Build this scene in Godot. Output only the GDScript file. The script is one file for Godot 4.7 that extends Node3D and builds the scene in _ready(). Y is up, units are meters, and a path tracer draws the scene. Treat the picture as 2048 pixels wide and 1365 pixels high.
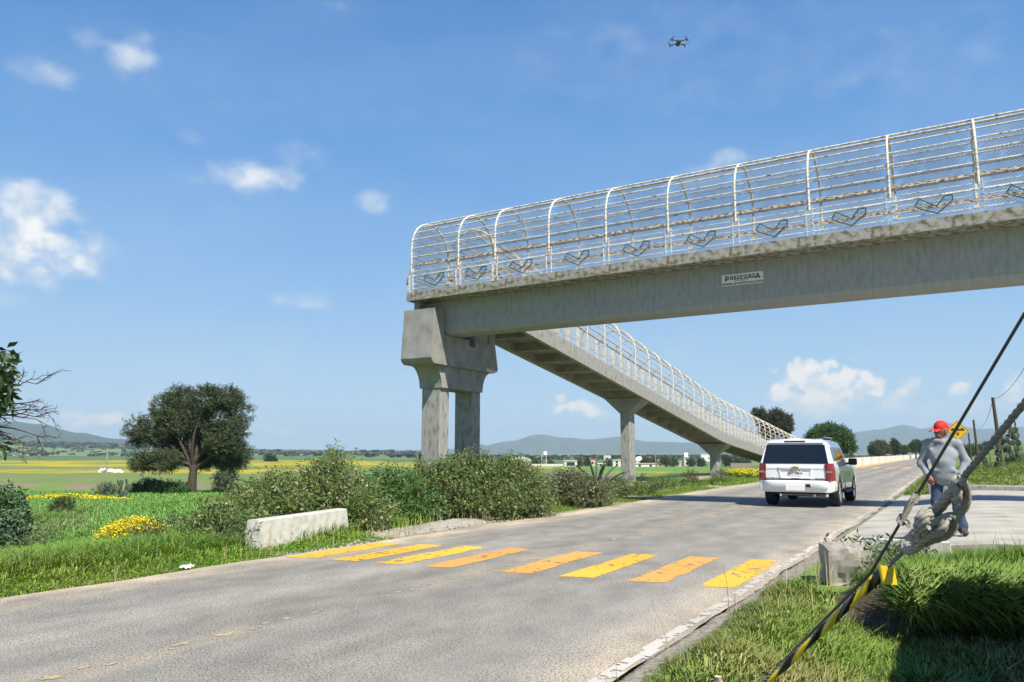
extends Node3D
# ---------------------------------------------------------------- camera numbers
const CAM := Vector3(0, 1.5, 0)
const YAW := 0.519595
const PITCH := 0.141585
const FOC := 1568.0
const SUN := Vector3(0.66, 1.0, 0.41)
var used := {}
var M := {}
var rng := RandomNumberGenerator.new()
var nz := FastNoiseLite.new()
var nf := FastNoiseLite.new()

# ---------------------------------------------------------------- mesh builder
class MB:
	var v := PackedVector3Array()
	var n := PackedVector3Array()
	var c := PackedColorArray()
	var uv := PackedVector2Array()
	var col := Color(1, 1, 1)
	var use_c := false
	var use_uv := false
	func tri(a: Vector3, b: Vector3, d: Vector3, na: Vector3, nb: Vector3, nd: Vector3) -> void:
		var g := (b - a).cross(d - a)
		if g.dot(na + nb + nd) > 0.0:
			v.append(a); v.append(d); v.append(b)
			n.append(na); n.append(nd); n.append(nb)
		else:
			v.append(a); v.append(b); v.append(d)
			n.append(na); n.append(nb); n.append(nd)
		c.append(col); c.append(col); c.append(col)
	func flat(a: Vector3, b: Vector3, d: Vector3, hint: Vector3) -> void:
		var g := (b - a).cross(d - a)
		if g.length_squared() < 1e-16:
			return
		g = g.normalized()
		if g.dot(hint) < 0.0:
			g = -g
		tri(a, b, d, g, g, g)
	func quad(a: Vector3, b: Vector3, d: Vector3, e: Vector3, hint: Vector3) -> void:
		flat(a, b, d, hint)
		flat(a, d, e, hint)
	func squad(a: Vector3, b: Vector3, d: Vector3, e: Vector3, na: Vector3, nb: Vector3, nd: Vector3, ne: Vector3) -> void:
		tri(a, b, d, na, nb, nd)
		tri(a, d, e, na, nd, ne)
	func hexa(p: Array) -> void:  # 8 corners: bottom ring 0-3, top ring 4-7
		var m := Vector3.ZERO
		for q in p:
			m += q
		m /= 8.0
		for f in [[0, 1, 2, 3], [4, 5, 6, 7], [0, 1, 5, 4], [1, 2, 6, 5], [2, 3, 7, 6], [3, 0, 4, 7]]:
			var k: Vector3 = (p[f[0]] + p[f[1]] + p[f[2]] + p[f[3]]) / 4.0 - m
			quad(p[f[0]], p[f[1]], p[f[2]], p[f[3]], k)
	func box(lo: Vector3, hi: Vector3) -> void:
		hexa([Vector3(lo.x, lo.y, lo.z), Vector3(hi.x, lo.y, lo.z), Vector3(hi.x, lo.y, hi.z), Vector3(lo.x, lo.y, hi.z),
			Vector3(lo.x, hi.y, lo.z), Vector3(hi.x, hi.y, lo.z), Vector3(hi.x, hi.y, hi.z), Vector3(lo.x, hi.y, hi.z)])
	func obox(ctr: Vector3, size: Vector3, bs: Basis) -> void:
		var p := []
		for s in [[-1, -1, -1], [1, -1, -1], [1, -1, 1], [-1, -1, 1], [-1, 1, -1], [1, 1, -1], [1, 1, 1], [-1, 1, 1]]:
			p.append(ctr + bs * (Vector3(s[0], s[1], s[2]) * size * 0.5))
		hexa(p)
	func cbox(lo: Vector3, hi: Vector3, ch: float) -> void:  # box whose edges are chamfered
		var m := (lo + hi) * 0.5
		var h := (hi - lo) * 0.5
		for ax in 3:
			var b := (ax + 1) % 3
			var d := (ax + 2) % 3
			for s in [-1.0, 1.0]:
				var q := []
				for k in [[-1, -1], [1, -1], [1, 1], [-1, 1]]:
					var p := m
					p[ax] += s * h[ax]
					p[b] += k[0] * (h[b] - ch)
					p[d] += k[1] * (h[d] - ch)
					q.append(p)
				var hn := Vector3.ZERO
				hn[ax] = s
				quad(q[0], q[1], q[2], q[3], hn)
			for s in [-1.0, 1.0]:
				for t in [-1.0, 1.0]:
					var q := []
					for e in [-1.0, 1.0]:
						var p := m
						p[ax] += e * (h[ax] - ch)
						p[b] += s * h[b]
						p[d] += t * (h[d] - ch)
						q.append(p)
						var p2 := m
						p2[ax] += e * (h[ax] - ch)
						p2[b] += s * (h[b] - ch)
						p2[d] += t * h[d]
						q.append(p2)
					var hn := Vector3.ZERO
					hn[b] = s
					hn[d] = t
					quad(q[0], q[1], q[3], q[2], hn)
		for sx in [-1.0, 1.0]:
			for sy in [-1.0, 1.0]:
				for sz in [-1.0, 1.0]:
					var s := Vector3(sx, sy, sz)
					var a := m + s * (h - Vector3(0, ch, ch))
					var b2 := m + s * (h - Vector3(ch, 0, ch))
					var d2 := m + s * (h - Vector3(ch, ch, 0))
					flat(a, b2, d2, s)
	func tube(path: PackedVector3Array, rad: Array, sides := 6, caps := true, flatten := 1.0) -> void:
		var m := path.size()
		var up := Vector3.UP
		var rings := []
		var norms := []
		var prev := Vector3.ZERO
		for i in m:
			var t := (path[mini(i + 1, m - 1)] - path[maxi(i - 1, 0)]).normalized()
			if i == 0:
				prev = t.cross(up if absf(t.y) < 0.9 else Vector3.RIGHT).normalized()
			else:
				prev = (prev - t * prev.dot(t)).normalized()
			var q := t.cross(prev).normalized()
			var r: float = rad[mini(i, rad.size() - 1)]
			var ring := PackedVector3Array()
			var nn := PackedVector3Array()
			for k in sides:
				var a := TAU * k / sides
				var o := prev * cos(a) + q * sin(a) * flatten
				ring.append(path[i] + o * r)
				nn.append(o.normalized())
			rings.append(ring)
			norms.append(nn)
		for i in m - 1:
			for k in sides:
				var k2 := (k + 1) % sides
				squad(rings[i][k], rings[i][k2], rings[i + 1][k2], rings[i + 1][k], norms[i][k], norms[i][k2], norms[i + 1][k2], norms[i + 1][k])
		if caps:
			for e in [0, m - 1]:
				var hn: Vector3 = (path[0] - path[1]) if e == 0 else (path[m - 1] - path[m - 2])
				for k in sides:
					flat(path[e], rings[e][k], rings[e][(k + 1) % sides], hn)
	func bar(a: Vector3, b: Vector3, r: float, sides := 6) -> void:
		tube(PackedVector3Array([a, b]), [r], sides)
	func sqbar(a: Vector3, b: Vector3, w: float, h: float, upv := Vector3.UP) -> void:
		var d := (b - a).normalized()
		var x := d.cross(upv).normalized()
		var y := x.cross(d).normalized()
		obox((a + b) * 0.5, Vector3(w, h, (b - a).length()), Basis(x, y, -d))
	func extrude(poly: PackedVector2Array, org: Vector3, ax: Vector3, ay: Vector3, depth: Vector3) -> void:
		var tris := Geometry2D.triangulate_polygon(poly)
		for s in [0, 1]:
			var o: Vector3 = org + depth * s
			var hn: Vector3 = depth * (1.0 if s == 1 else -1.0)
			for i in range(0, tris.size(), 3):
				var a := poly[tris[i]]
				var b := poly[tris[i + 1]]
				var d := poly[tris[i + 2]]
				flat(o + ax * a.x + ay * a.y, o + ax * b.x + ay * b.y, o + ax * d.x + ay * d.y, hn)
		var area := 0.0
		for i in poly.size():
			var a := poly[i]
			var b := poly[(i + 1) % poly.size()]
			area += a.x * b.y - b.x * a.y
		for i in poly.size():
			var a := poly[i]
			var b := poly[(i + 1) % poly.size()]
			var e := b - a
			var o2 := Vector2(e.y, -e.x) * signf(area)
			var pa := org + ax * a.x + ay * a.y
			var pb := org + ax * b.x + ay * b.y
			quad(pa, pb, pb + depth, pa + depth, ax * o2.x + ay * o2.y)
	func lathe(prof: Array, o: Vector3, axis: Vector3, sides := 20) -> void:  # prof: [radius, along]
		var x := axis.cross(Vector3.UP if absf(axis.y) < 0.9 else Vector3.RIGHT).normalized()
		var y := axis.cross(x).normalized()
		for i in prof.size() - 1:
			var r0: float = prof[i][0]
			var h0: float = prof[i][1]
			var r1: float = prof[i + 1][0]
			var h1: float = prof[i + 1][1]
			var sl := Vector2(h1 - h0, r0 - r1).normalized()
			for k in sides:
				var a := TAU * k / sides
				var b := TAU * (k + 1) / sides
				var da := x * cos(a) + y * sin(a)
				var db := x * cos(b) + y * sin(b)
				var na := da * sl.x + axis * sl.y
				var nb := db * sl.x + axis * sl.y
				squad(o + da * r0 + axis * h0, o + db * r0 + axis * h0, o + db * r1 + axis * h1, o + da * r1 + axis * h1, na, nb, nb, na)
	func mesh() -> ArrayMesh:
		var a := []
		a.resize(Mesh.ARRAY_MAX)
		a[Mesh.ARRAY_VERTEX] = v
		a[Mesh.ARRAY_NORMAL] = n
		if use_c:
			a[Mesh.ARRAY_COLOR] = c
		if use_uv:
			a[Mesh.ARRAY_TEX_UV] = uv
		var m := ArrayMesh.new()
		m.add_surface_from_arrays(Mesh.PRIMITIVE_TRIANGLES, a)
		return m

# ---------------------------------------------------------------- scene helpers
func numbered(called: String) -> String:
	if not used.has(called):
		used[called] = 0
		return called
	used[called] += 1
	return "%s_%03d" % [called, used[called]]
func tag(o: Node3D, label: String, category: String, group := "", kind := "") -> Node3D:
	if label: o.set_meta("label", label)
	if category: o.set_meta("category", category)
	if group: o.set_meta("group", group)
	if kind: o.set_meta("kind", kind)
	return o
func thing(called: String, label: String, category: String, at := Vector3.ZERO, turn := 0.0, group := "") -> Node3D:
	var o := Node3D.new()
	o.name = numbered(called)
	add_child(o)
	o.position = at
	o.rotation.y = turn
	tag(o, label, category, group)
	return o
func part(parent: Node3D, called: String, m: Mesh, mat: Material) -> MeshInstance3D:
	var o := MeshInstance3D.new()
	o.name = called
	o.mesh = m
	o.material_override = mat
	parent.add_child(o, true)
	return o
func single(called: String, m: Mesh, mat: Material, label: String, category: String, group := "") -> MeshInstance3D:
	var o := part(self, numbered(called), m, mat)
	tag(o, label, category, group)
	return o
func struct(called: String, m: Mesh, mat: Material, label: String) -> MeshInstance3D:
	var o := part(self, numbered(called), m, mat)
	tag(o, label, called.replace("_", " "), "", "structure")
	return o
func many(parent: Node3D, called: String, m: Mesh, mat: Material, xf: Array, cols: Array) -> MultiMeshInstance3D:
	var mm := MultiMesh.new()
	mm.transform_format = MultiMesh.TRANSFORM_3D
	mm.use_colors = true
	mm.mesh = m
	mm.instance_count = xf.size()
	for i in xf.size():
		mm.set_instance_transform(i, xf[i])
		mm.set_instance_color(i, cols[i % cols.size()])
	var o := MultiMeshInstance3D.new()
	o.name = called
	o.multimesh = mm
	o.material_override = mat
	parent.add_child(o, true)
	o.set_meta("kind", "stuff")
	return o
func lin(r: float, g: float, b: float) -> Color:
	return Color(r, g, b).linear_to_srgb()
func rf(a: float, b: float) -> float:
	return rng.randf_range(a, b)
func ss(a: float, b: float, x: float) -> float:
	return smoothstep(a, b, x)
# a pixel of the photograph is a direction; the distance comes from what the thing stands on
func ray(x: float, y: float) -> Vector3:
	var f := Vector3(-sin(YAW) * cos(PITCH), sin(PITCH), -cos(YAW) * cos(PITCH))
	var r := Vector3(cos(YAW), 0, -sin(YAW))
	var u := r.cross(f)
	return f + r * ((x - 1024.0) / FOC) - u * ((y - 682.5) / FOC)
func at_depth(x: float, y: float, d: float) -> Vector3:
	var q := ray(x, y)
	return CAM + q * (d / q.dot(Vector3(-sin(YAW), 0, -cos(YAW))))
func on_ground(x: float, d: float) -> Vector3:  # where column x of the photograph stands on the ground at depth d
	var p := at_depth(x, 906, d)
	p.y = gh(p.x, p.z)
	return p

# ---------------------------------------------------------------- materials
func noise_tex(freq: float, oct: int, stops: Array, size := 512, sd := 1, kind := FastNoiseLite.TYPE_SIMPLEX_SMOOTH) -> NoiseTexture2D:
	var t := NoiseTexture2D.new()
	var q := FastNoiseLite.new()
	q.noise_type = kind
	q.seed = sd
	q.frequency = freq
	q.fractal_octaves = oct
	q.fractal_type = FastNoiseLite.FRACTAL_FBM
	t.noise = q
	t.width = size
	t.height = size
	t.seamless = true
	t.seamless_blend_skirt = 0.15
	if stops:
		var g := Gradient.new()
		var off := PackedFloat32Array()
		var cl := PackedColorArray()
		for s in stops:
			off.append(s[0])
			cl.append(s[1])
		g.offsets = off
		g.colors = cl
		t.color_ramp = g
	return t
func mat(albedo: Color, rough := 0.8, metal := 0.0) -> StandardMaterial3D:
	var m := StandardMaterial3D.new()
	m.albedo_color = albedo
	m.roughness = rough
	m.metallic = metal
	return m
func tri_mat(tex: Texture2D, scale: Vector3, rough := 0.85, bump: Texture2D = null, bump_cm := 0.0, tint := Color.WHITE, world := true) -> StandardMaterial3D:
	var m := mat(tint, rough)
	m.albedo_texture = tex
	m.uv1_triplanar = true
	m.uv1_world_triplanar = world
	m.uv1_scale = scale
	if bump:
		m.heightmap_enabled = true
		m.heightmap_texture = bump
		m.heightmap_scale = bump_cm
	return m
func make_materials() -> void:
	var bump := noise_tex(0.05, 4, [], 512, 7)
	var grit := noise_tex(0.25, 3, [], 512, 8)
	var conc := noise_tex(0.012, 6, [[0.0, lin(0.17, 0.168, 0.158)], [0.3, lin(0.235, 0.232, 0.22)], [0.5, lin(0.262, 0.258, 0.246)], [0.7, lin(0.29, 0.286, 0.272)], [1.0, lin(0.35, 0.345, 0.33)]], 512, 3)
	M.conc = tri_mat(conc, Vector3(0.23, 0.19, 0.23), 0.9, grit, 0.3)
	var cst := noise_tex(0.02, 5, [[0.0, lin(0.1, 0.1, 0.095)], [0.22, lin(0.19, 0.188, 0.178)], [0.36, lin(0.265, 0.26, 0.248)], [0.6, lin(0.3, 0.295, 0.28)], [1.0, lin(0.36, 0.355, 0.34)]], 512, 13)
	M.conc_stain = tri_mat(cst, Vector3(0.5, 0.17, 0.5), 0.92, grit, 0.3)
	var cmoss := noise_tex(0.014, 5, [[0.0, lin(0.09, 0.085, 0.05)], [0.28, lin(0.15, 0.137, 0.085)], [0.4, lin(0.235, 0.225, 0.185)], [0.6, lin(0.3, 0.292, 0.27)], [1.0, lin(0.36, 0.352, 0.33)]], 512, 23)
	M.conc_moss = tri_mat(cmoss, Vector3(0.55, 0.5, 0.4), 0.95, grit, 0.4)
	var streak := noise_tex(0.02, 5, [[0.0, lin(0.225, 0.227, 0.22)], [0.25, lin(0.275, 0.277, 0.27)], [0.45, lin(0.305, 0.307, 0.3)], [0.65, lin(0.32, 0.322, 0.315)], [1.0, lin(0.36, 0.36, 0.35)]], 1024, 63)
	M.conc_beam = tri_mat(streak, Vector3(0.33, 0.09, 0.33), 0.9, grit, 0.3)
	var cpale := noise_tex(0.015, 5, [[0.0, lin(0.3, 0.29, 0.26)], [0.35, lin(0.46, 0.45, 0.41)], [0.6, lin(0.54, 0.53, 0.48)], [1.0, lin(0.62, 0.6, 0.55)]], 512, 33)
	M.conc_pale = tri_mat(cpale, Vector3(0.6, 0.6, 0.6), 0.9, grit, 0.25)
	M.conc_drive = tri_mat(cpale, Vector3(0.11, 0.11, 0.15), 0.9, grit, 0.1, lin(0.74, 0.725, 0.7))
	var asp := noise_tex(0.45, 2, [[0.0, lin(0.04, 0.04, 0.04)], [0.27, lin(0.2, 0.196, 0.185)], [0.38, lin(0.6, 0.585, 0.555)], [0.5, lin(0.8, 0.78, 0.74)], [0.62, lin(0.95, 0.92, 0.86)], [1.0, lin(1.0, 0.99, 0.95)]], 1024, 4)
	M.asphalt = tri_mat(asp, Vector3(0.13, 0.13, 0.13), 0.93, noise_tex(0.4, 2, [], 1024, 4), 1.0)
	M.asphalt.vertex_color_use_as_albedo = true
	var pnt := noise_tex(0.3, 3, [[0.0, lin(0.55, 0.55, 0.55)], [0.35, lin(0.85, 0.85, 0.85)], [1.0, lin(1, 1, 1)]], 512, 5)
	M.paint = tri_mat(pnt, Vector3(0.5, 0.5, 0.5), 0.8)
	M.paint.vertex_color_use_as_albedo = true
	var rust := noise_tex(0.02, 5, [[0.0, lin(0.74, 0.72, 0.67)], [0.55, lin(0.66, 0.63, 0.55)], [0.64, lin(0.52, 0.4, 0.26)], [0.71, lin(0.22, 0.095, 0.04)], [1.0, lin(0.1, 0.04, 0.02)]], 512, 15)
	M.rail = tri_mat(rust, Vector3(0.5, 1.2, 0.5), 0.55)
	var rust2 := noise_tex(0.02, 5, [[0.0, lin(0.66, 0.62, 0.54)], [0.46, lin(0.56, 0.5, 0.4)], [0.54, lin(0.4, 0.26, 0.15)], [0.62, lin(0.17, 0.07, 0.03)], [1.0, lin(0.08, 0.03, 0.02)]], 512, 25)
	M.rusty = tri_mat(rust2, Vector3(0.6, 1.5, 0.6), 0.7)
	M.wire = mat(lin(0.16, 0.165, 0.17), 0.6, 0.2)
	M.green_paint = mat(lin(0.008, 0.062, 0.042), 0.6)
	M.steel_dark = mat(lin(0.05, 0.045, 0.04), 0.7)
	var soil := noise_tex(0.05, 5, [[0.0, lin(0.07, 0.05, 0.035)], [0.5, lin(0.2, 0.155, 0.115)], [1.0, lin(0.36, 0.3, 0.23)]], 512, 6)
	M.soil = tri_mat(soil, Vector3(0.7, 0.7, 0.7), 0.95, bump, 3.0)
	var ground_t := noise_tex(0.11, 4, [[0.0, lin(0.5, 0.5, 0.5)], [0.5, lin(0.85, 0.85, 0.85)], [1.0, lin(1, 1, 1)]], 1024, 9)
	M.ground = tri_mat(ground_t, Vector3(0.33, 0.33, 0.33), 0.95, bump, 4.0)
	M.ground.vertex_color_use_as_albedo = true
	M.hill = mat(Color.WHITE, 0.95)
	M.hill.vertex_color_use_as_albedo = true
	M.leaf = mat(Color.WHITE, 0.55)
	M.leaf.vertex_color_use_as_albedo = true
	M.leaf.backlight_enabled = true
	M.leaf.backlight = lin(0.05, 0.08, 0.015)
	M.grass = mat(Color.WHITE, 0.6)
	M.grass.vertex_color_use_as_albedo = true
	M.grass.backlight_enabled = true
	M.grass.backlight = lin(0.1, 0.16, 0.02)
	M.petal = mat(Color.WHITE, 0.7)
	M.petal.vertex_color_use_as_albedo = true
	var bark := noise_tex(0.04, 5, [[0.0, lin(0.025, 0.02, 0.016)], [0.5, lin(0.085, 0.068, 0.052)], [1.0, lin(0.17, 0.14, 0.11)]], 512, 16)
	M.bark = tri_mat(bark, Vector3(2.0, 0.5, 2.0), 0.95, bump, 3.0)
	M.twig = mat(lin(0.07, 0.055, 0.045), 0.9)
	M.white_car = mat(lin(0.78, 0.79, 0.8), 0.22)
	M.white_car.clearcoat_enabled = true
	M.white_car.clearcoat = 1.0
	M.white_car.clearcoat_roughness = 0.03
	M.car_glass = mat(lin(0.006, 0.007, 0.008), 0.04)
	M.car_glass.metallic_specular = 0.7
	M.black_plastic = mat(lin(0.012, 0.012, 0.013), 0.55)
	M.rubber = mat(lin(0.016, 0.016, 0.016), 0.85)
	M.alloy = mat(lin(0.62, 0.63, 0.65), 0.28, 0.9)
	M.red_lamp = mat(lin(0.22, 0.005, 0.008), 0.15)
	M.red_lamp.clearcoat_enabled = true
	M.red_lamp_dark = mat(lin(0.09, 0.004, 0.006), 0.15)
	M.gold = mat(lin(0.5, 0.33, 0.09), 0.35, 0.7)
	M.chrome = mat(lin(0.6, 0.6, 0.62), 0.15, 1.0)
	M.ink = mat(lin(0.02, 0.02, 0.022), 0.8)
	M.white = mat(lin(0.75, 0.75, 0.73), 0.7)
	M.pane = mat(lin(0.02, 0.025, 0.03), 0.1)
	M.sign_yellow = mat(lin(0.62, 0.36, 0.01), 0.5)
	M.pole_wood = tri_mat(bark, Vector3(3.0, 0.3, 3.0), 0.95, null, 0.0, lin(0.9, 0.85, 0.8))
	M.skin = mat(lin(0.2, 0.105, 0.065), 0.6)
	M.skin.subsurf_scatter_enabled = true
	M.skin.subsurf_scatter_strength = 0.1
	var cloth := noise_tex(0.3, 3, [[0.0, lin(0.22, 0.255, 0.29)], [1.0, lin(0.33, 0.37, 0.41)]], 256, 19)
	M.hoodie = tri_mat(cloth, Vector3(3, 3, 3), 0.95, bump, 1.2)
	var denim := noise_tex(0.2, 4, [[0.0, lin(0.018, 0.032, 0.06)], [0.55, lin(0.04, 0.07, 0.12)], [1.0, lin(0.11, 0.16, 0.22)]], 256, 20)
	M.jeans = tri_mat(denim, Vector3(1.6, 1.2, 1.6), 0.9, bump, 1.2)
	M.cap = mat(lin(0.62, 0.015, 0.02), 0.75)
	M.hair = mat(lin(0.3, 0.29, 0.28), 0.8)
	var ropet := noise_tex(0.12, 4, [[0.0, lin(0.07, 0.06, 0.05)], [0.38, lin(0.2, 0.185, 0.16)], [0.5, lin(0.47, 0.445, 0.39)], [1.0, lin(0.72, 0.69, 0.63)]], 512, 21)
	M.rope = tri_mat(ropet, Vector3(9, 9, 9), 0.95, bump, 0.6)
	var ropeg := noise_tex(0.12, 4, [[0.0, lin(0.06, 0.055, 0.05)], [0.45, lin(0.16, 0.148, 0.138)], [0.53, lin(0.24, 0.225, 0.21)], [0.62, lin(0.5, 0.48, 0.45)], [1.0, lin(0.62, 0.6, 0.56)]], 512, 22)
	M.rope_dark = tri_mat(ropeg, Vector3(7, 7, 7), 0.95, bump, 0.6)
	M.cable = mat(lin(0.09, 0.08, 0.07), 0.85)
	M.tape_y = mat(lin(0.62, 0.46, 0.02), 0.35)
	M.tape_k = mat(lin(0.012, 0.012, 0.014), 0.35)
	M.tarp = mat(lin(0.55, 0.54, 0.5), 0.8)
	M.drone = mat(lin(0.03, 0.03, 0.032), 0.5)
	M.stucco = mat(Color.WHITE, 0.9)
	M.stucco.vertex_color_use_as_albedo = true
	M.gravel = tri_mat(noise_tex(0.3, 3, [[0.0, lin(0.18, 0.165, 0.14)], [0.5, lin(0.42, 0.39, 0.34)], [1.0, lin(0.62, 0.58, 0.52)]], 512, 44), Vector3(1.2, 1.2, 1.2), 0.95, grit, 2.0)

# ---------------------------------------------------------------- ground shape
func road_off(z: float) -> float:
	var d := -z
	return -0.0125 * maxf(0.0, d - 25.0) - (0.000006 * pow(maxf(0.0, d - 90.0), 2.0))
func road_l(z: float) -> float:
	return -8.78 - 0.35 * ss(14, 36, -z) + road_off(z)
func road_r(z: float) -> float:
	return -2.12 + road_off(z)
func gh(x: float, z: float) -> float:
	var d := -z
	var r := sqrt(x * x + z * z)
	var y := 0.0
	var tl := road_l(z) - x
	var tr := x - road_r(z)
	if tl > 0.0:
		var a := -0.04 - 1.12 * ss(0.5, 15.0, tl)
		var b := -0.04 - 0.12 * ss(0.3, 3.0, tl) - 0.85 * ss(11.0, 24.0, tl)
		y = lerpf(a, b, ss(12.5, 18.0, d))
		y += nz.get_noise_2d(x * 1.4, z * 1.4) * 0.16 * ss(0.4, 4.0, tl)
		# soil scarp behind the big tree
		var s := Vector2(x, z).dot(Vector2(-0.4965, -0.868))
		y += 0.3 * ss(52.0, 56.0, s) * ss(22.0, 27.0, tl) * (1.0 - ss(75.0, 110.0, s))
	elif tr > 0.0:
		var drive := 0.22 * ss(0.2, 2.6, tr)
		var low := -0.30 * ss(0.35, 1.5, tr)
		var cut := 8.85 + 0.35 * sin(x * 2.1) + 0.25 * nz.get_noise_2d(x * 6.0, 3.0) - 0.5 * ss(0.0, 2.0, x)
		y = lerpf(low, drive + 0.1 * ss(0.9, 1.6, tr) * (1.0 - ss(9.3, 10.2, d)) - 0.16 * ss(0.9, 1.6, tr) * ss(9.6, 11.5, d) * (1.0 - ss(12.6, 13.0, d)), ss(cut - 0.1, cut + 0.12, d))
		y += (2.3 * ss(2.0, 11.0, tr) + 0.25 * ss(0.6, 2.4, tr)) * ss(31.2, 37.0, d) * (1.0 - ss(140.0, 260.0, r))
		y += nz.get_noise_2d(x * 3.0, z * 3.0) * 0.1 * ss(0.3, 1.5, tr) * (1.0 - ss(11.8, 12.8, d) * (1.0 - ss(31.0, 33.0, d)))
	else:
		y = -0.05
	var off := maxf(tl, tr)
	if r > 60.0:
		var az := atan2(-x, -z)
		var wl := 1.0 - 0.9 * ss(0.5, 0.75, az)
		y -= wl * (2.6 * ss(80.0, 330.0, r) * ss(3.0, 30.0, off) + 1.4 * ss(200.0, 900.0, r))
		y += 34.0 * ss(800.0, 3000.0, r) * ss(0.74, 1.02, az)
	return y
func gcol(x: float, z: float) -> Color:
	var r := sqrt(x * x + z * z)
	var tl := road_l(z) - x
	var tr := x - road_r(z)
	var n1 := nz.get_noise_2d(x * 2.0, z * 2.0)
	var n2 := nf.get_noise_2d(x, z)
	var s := x * -0.4965 + z * -0.868
	var u := x * 0.868 - z * 0.4965
	var grass := Color(0.14, 0.25, 0.04).lerp(Color(0.22, 0.27, 0.07), clampf(0.5 + n1 * 1.3, 0, 1))
	var soil := Color(0.24, 0.18, 0.13)
	var c := grass
	if tr > 0.0 and r < 200.0:
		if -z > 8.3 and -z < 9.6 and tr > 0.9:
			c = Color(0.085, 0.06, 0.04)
		elif tr < 0.16 + 0.2 * n2:
			c = Color(0.3, 0.27, 0.22)
		elif -z < 8.6:
			if nf.get_noise_2d(x * 4.0 + 200.0, z * 4.0) < -0.2: grass = Color(0.3, 0.24, 0.17)
			c = Color(0.15, 0.21, 0.05).lerp(Color(0.25, 0.22, 0.11), clampf(n2 * 1.6 + 0.25, 0, 1))
	elif tl > 0.0 and r < 400.0:
		if tl < 0.35 + 0.25 * n2:
			c = Color(0.34, 0.29, 0.22)
		elif -z > 11.5 and -z < 17.5 and tl < 1.5 + n2 * 0.6:
			c = Color(0.5, 0.46, 0.38)  # pale gravel apron
		elif -z > 17.0 and tl < 9.0:
			c = grass.lerp(Color(0.46, 0.37, 0.25), ss(0.12, 0.35, n1 + 0.5 * n2 + 0.22 * ss(4.0, 7.0, tl) - 0.05))
		elif s > 20.0 and s < 50.5 + 2.0 * n1 and tl > 6.0 + 3.0 * n1:
			c = Color(0.09, 0.24, 0.05).lerp(Color(0.12, 0.28, 0.06), clampf(0.5 + n2, 0, 1))  # young wheat
		elif s >= 50.5 and s < 57.0:
			c = grass.lerp(Color(0.27, 0.2, 0.165), ss(-0.25, 0.05, n1 + 0.4 * n2 + (0.15 if u > -23.0 else -0.35)))
	var sn := s + 5.0 * n1 + 2.0 * n2
	if s > 57.0 and tl > 12.0:
		c = Color(0.15, 0.24, 0.05).lerp(Color(0.2, 0.25, 0.085), clampf(0.5 + n1, 0, 1))
		var yel := Color(0.5, 0.4, 0.012)
		if u < 12.0:
			if sn > 92.0 and sn < 122.0 and u < -30.0:
				c = c.lerp(yel, clampf(0.75 + 1.2 * n2, 0, 1))
			elif s > 84.0 and s < 92.0 and n1 > 0.05:
				c = soil.lerp(grass, 0.3)
			elif sn > 150.0 and sn < 290.0:
				c = c.lerp(yel, clampf(0.6 + 2.6 * nz.get_noise_2d(x * 0.35, z * 0.35) + 0.8 * n2, 0, 1))
			elif sn >= 290.0 and sn < 330.0:
				c = Color(0.05, 0.14, 0.03)
		else:
			c = Color(0.12, 0.27, 0.04).lerp(Color(0.16, 0.29, 0.04), clampf(0.5 + n1, 0, 1))
			if sn > 66.0 and sn < 74.0 and n1 > -0.15:
				c = c.lerp(yel, 0.8)
			elif sn > 100.0 and sn < 116.0:
				c = c.lerp(yel, clampf(0.2 + 2.0 * n2, 0, 0.6))
	if s > 300.0 or r > 420.0:
		var cell := floorf(s / (90.0 + s * 0.12)) * 7.3 + floorf((u + 0.25 * s) / (150.0 + s * 0.1)) * 3.1
		var h := fposmod(sin(cell * 12.9898) * 43758.5453, 1.0)
		if h < 0.3:
			c = Color(0.13, 0.22, 0.07)
		elif h < 0.55:
			c = Color(0.18, 0.25, 0.09)
		elif h < 0.72:
			c = Color(0.22, 0.22, 0.11)
		elif h < 0.82 and s < 900.0 and u < 40.0:
			c = Color(0.42, 0.36, 0.02)
		else:
			c = Color(0.1, 0.18, 0.055)
		c = c.lerp(Color(0.06, 0.1, 0.035), clampf(nf.get_noise_2d(x * 0.05, z * 0.05) * 1.5, 0, 0.7))
	return c
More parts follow.
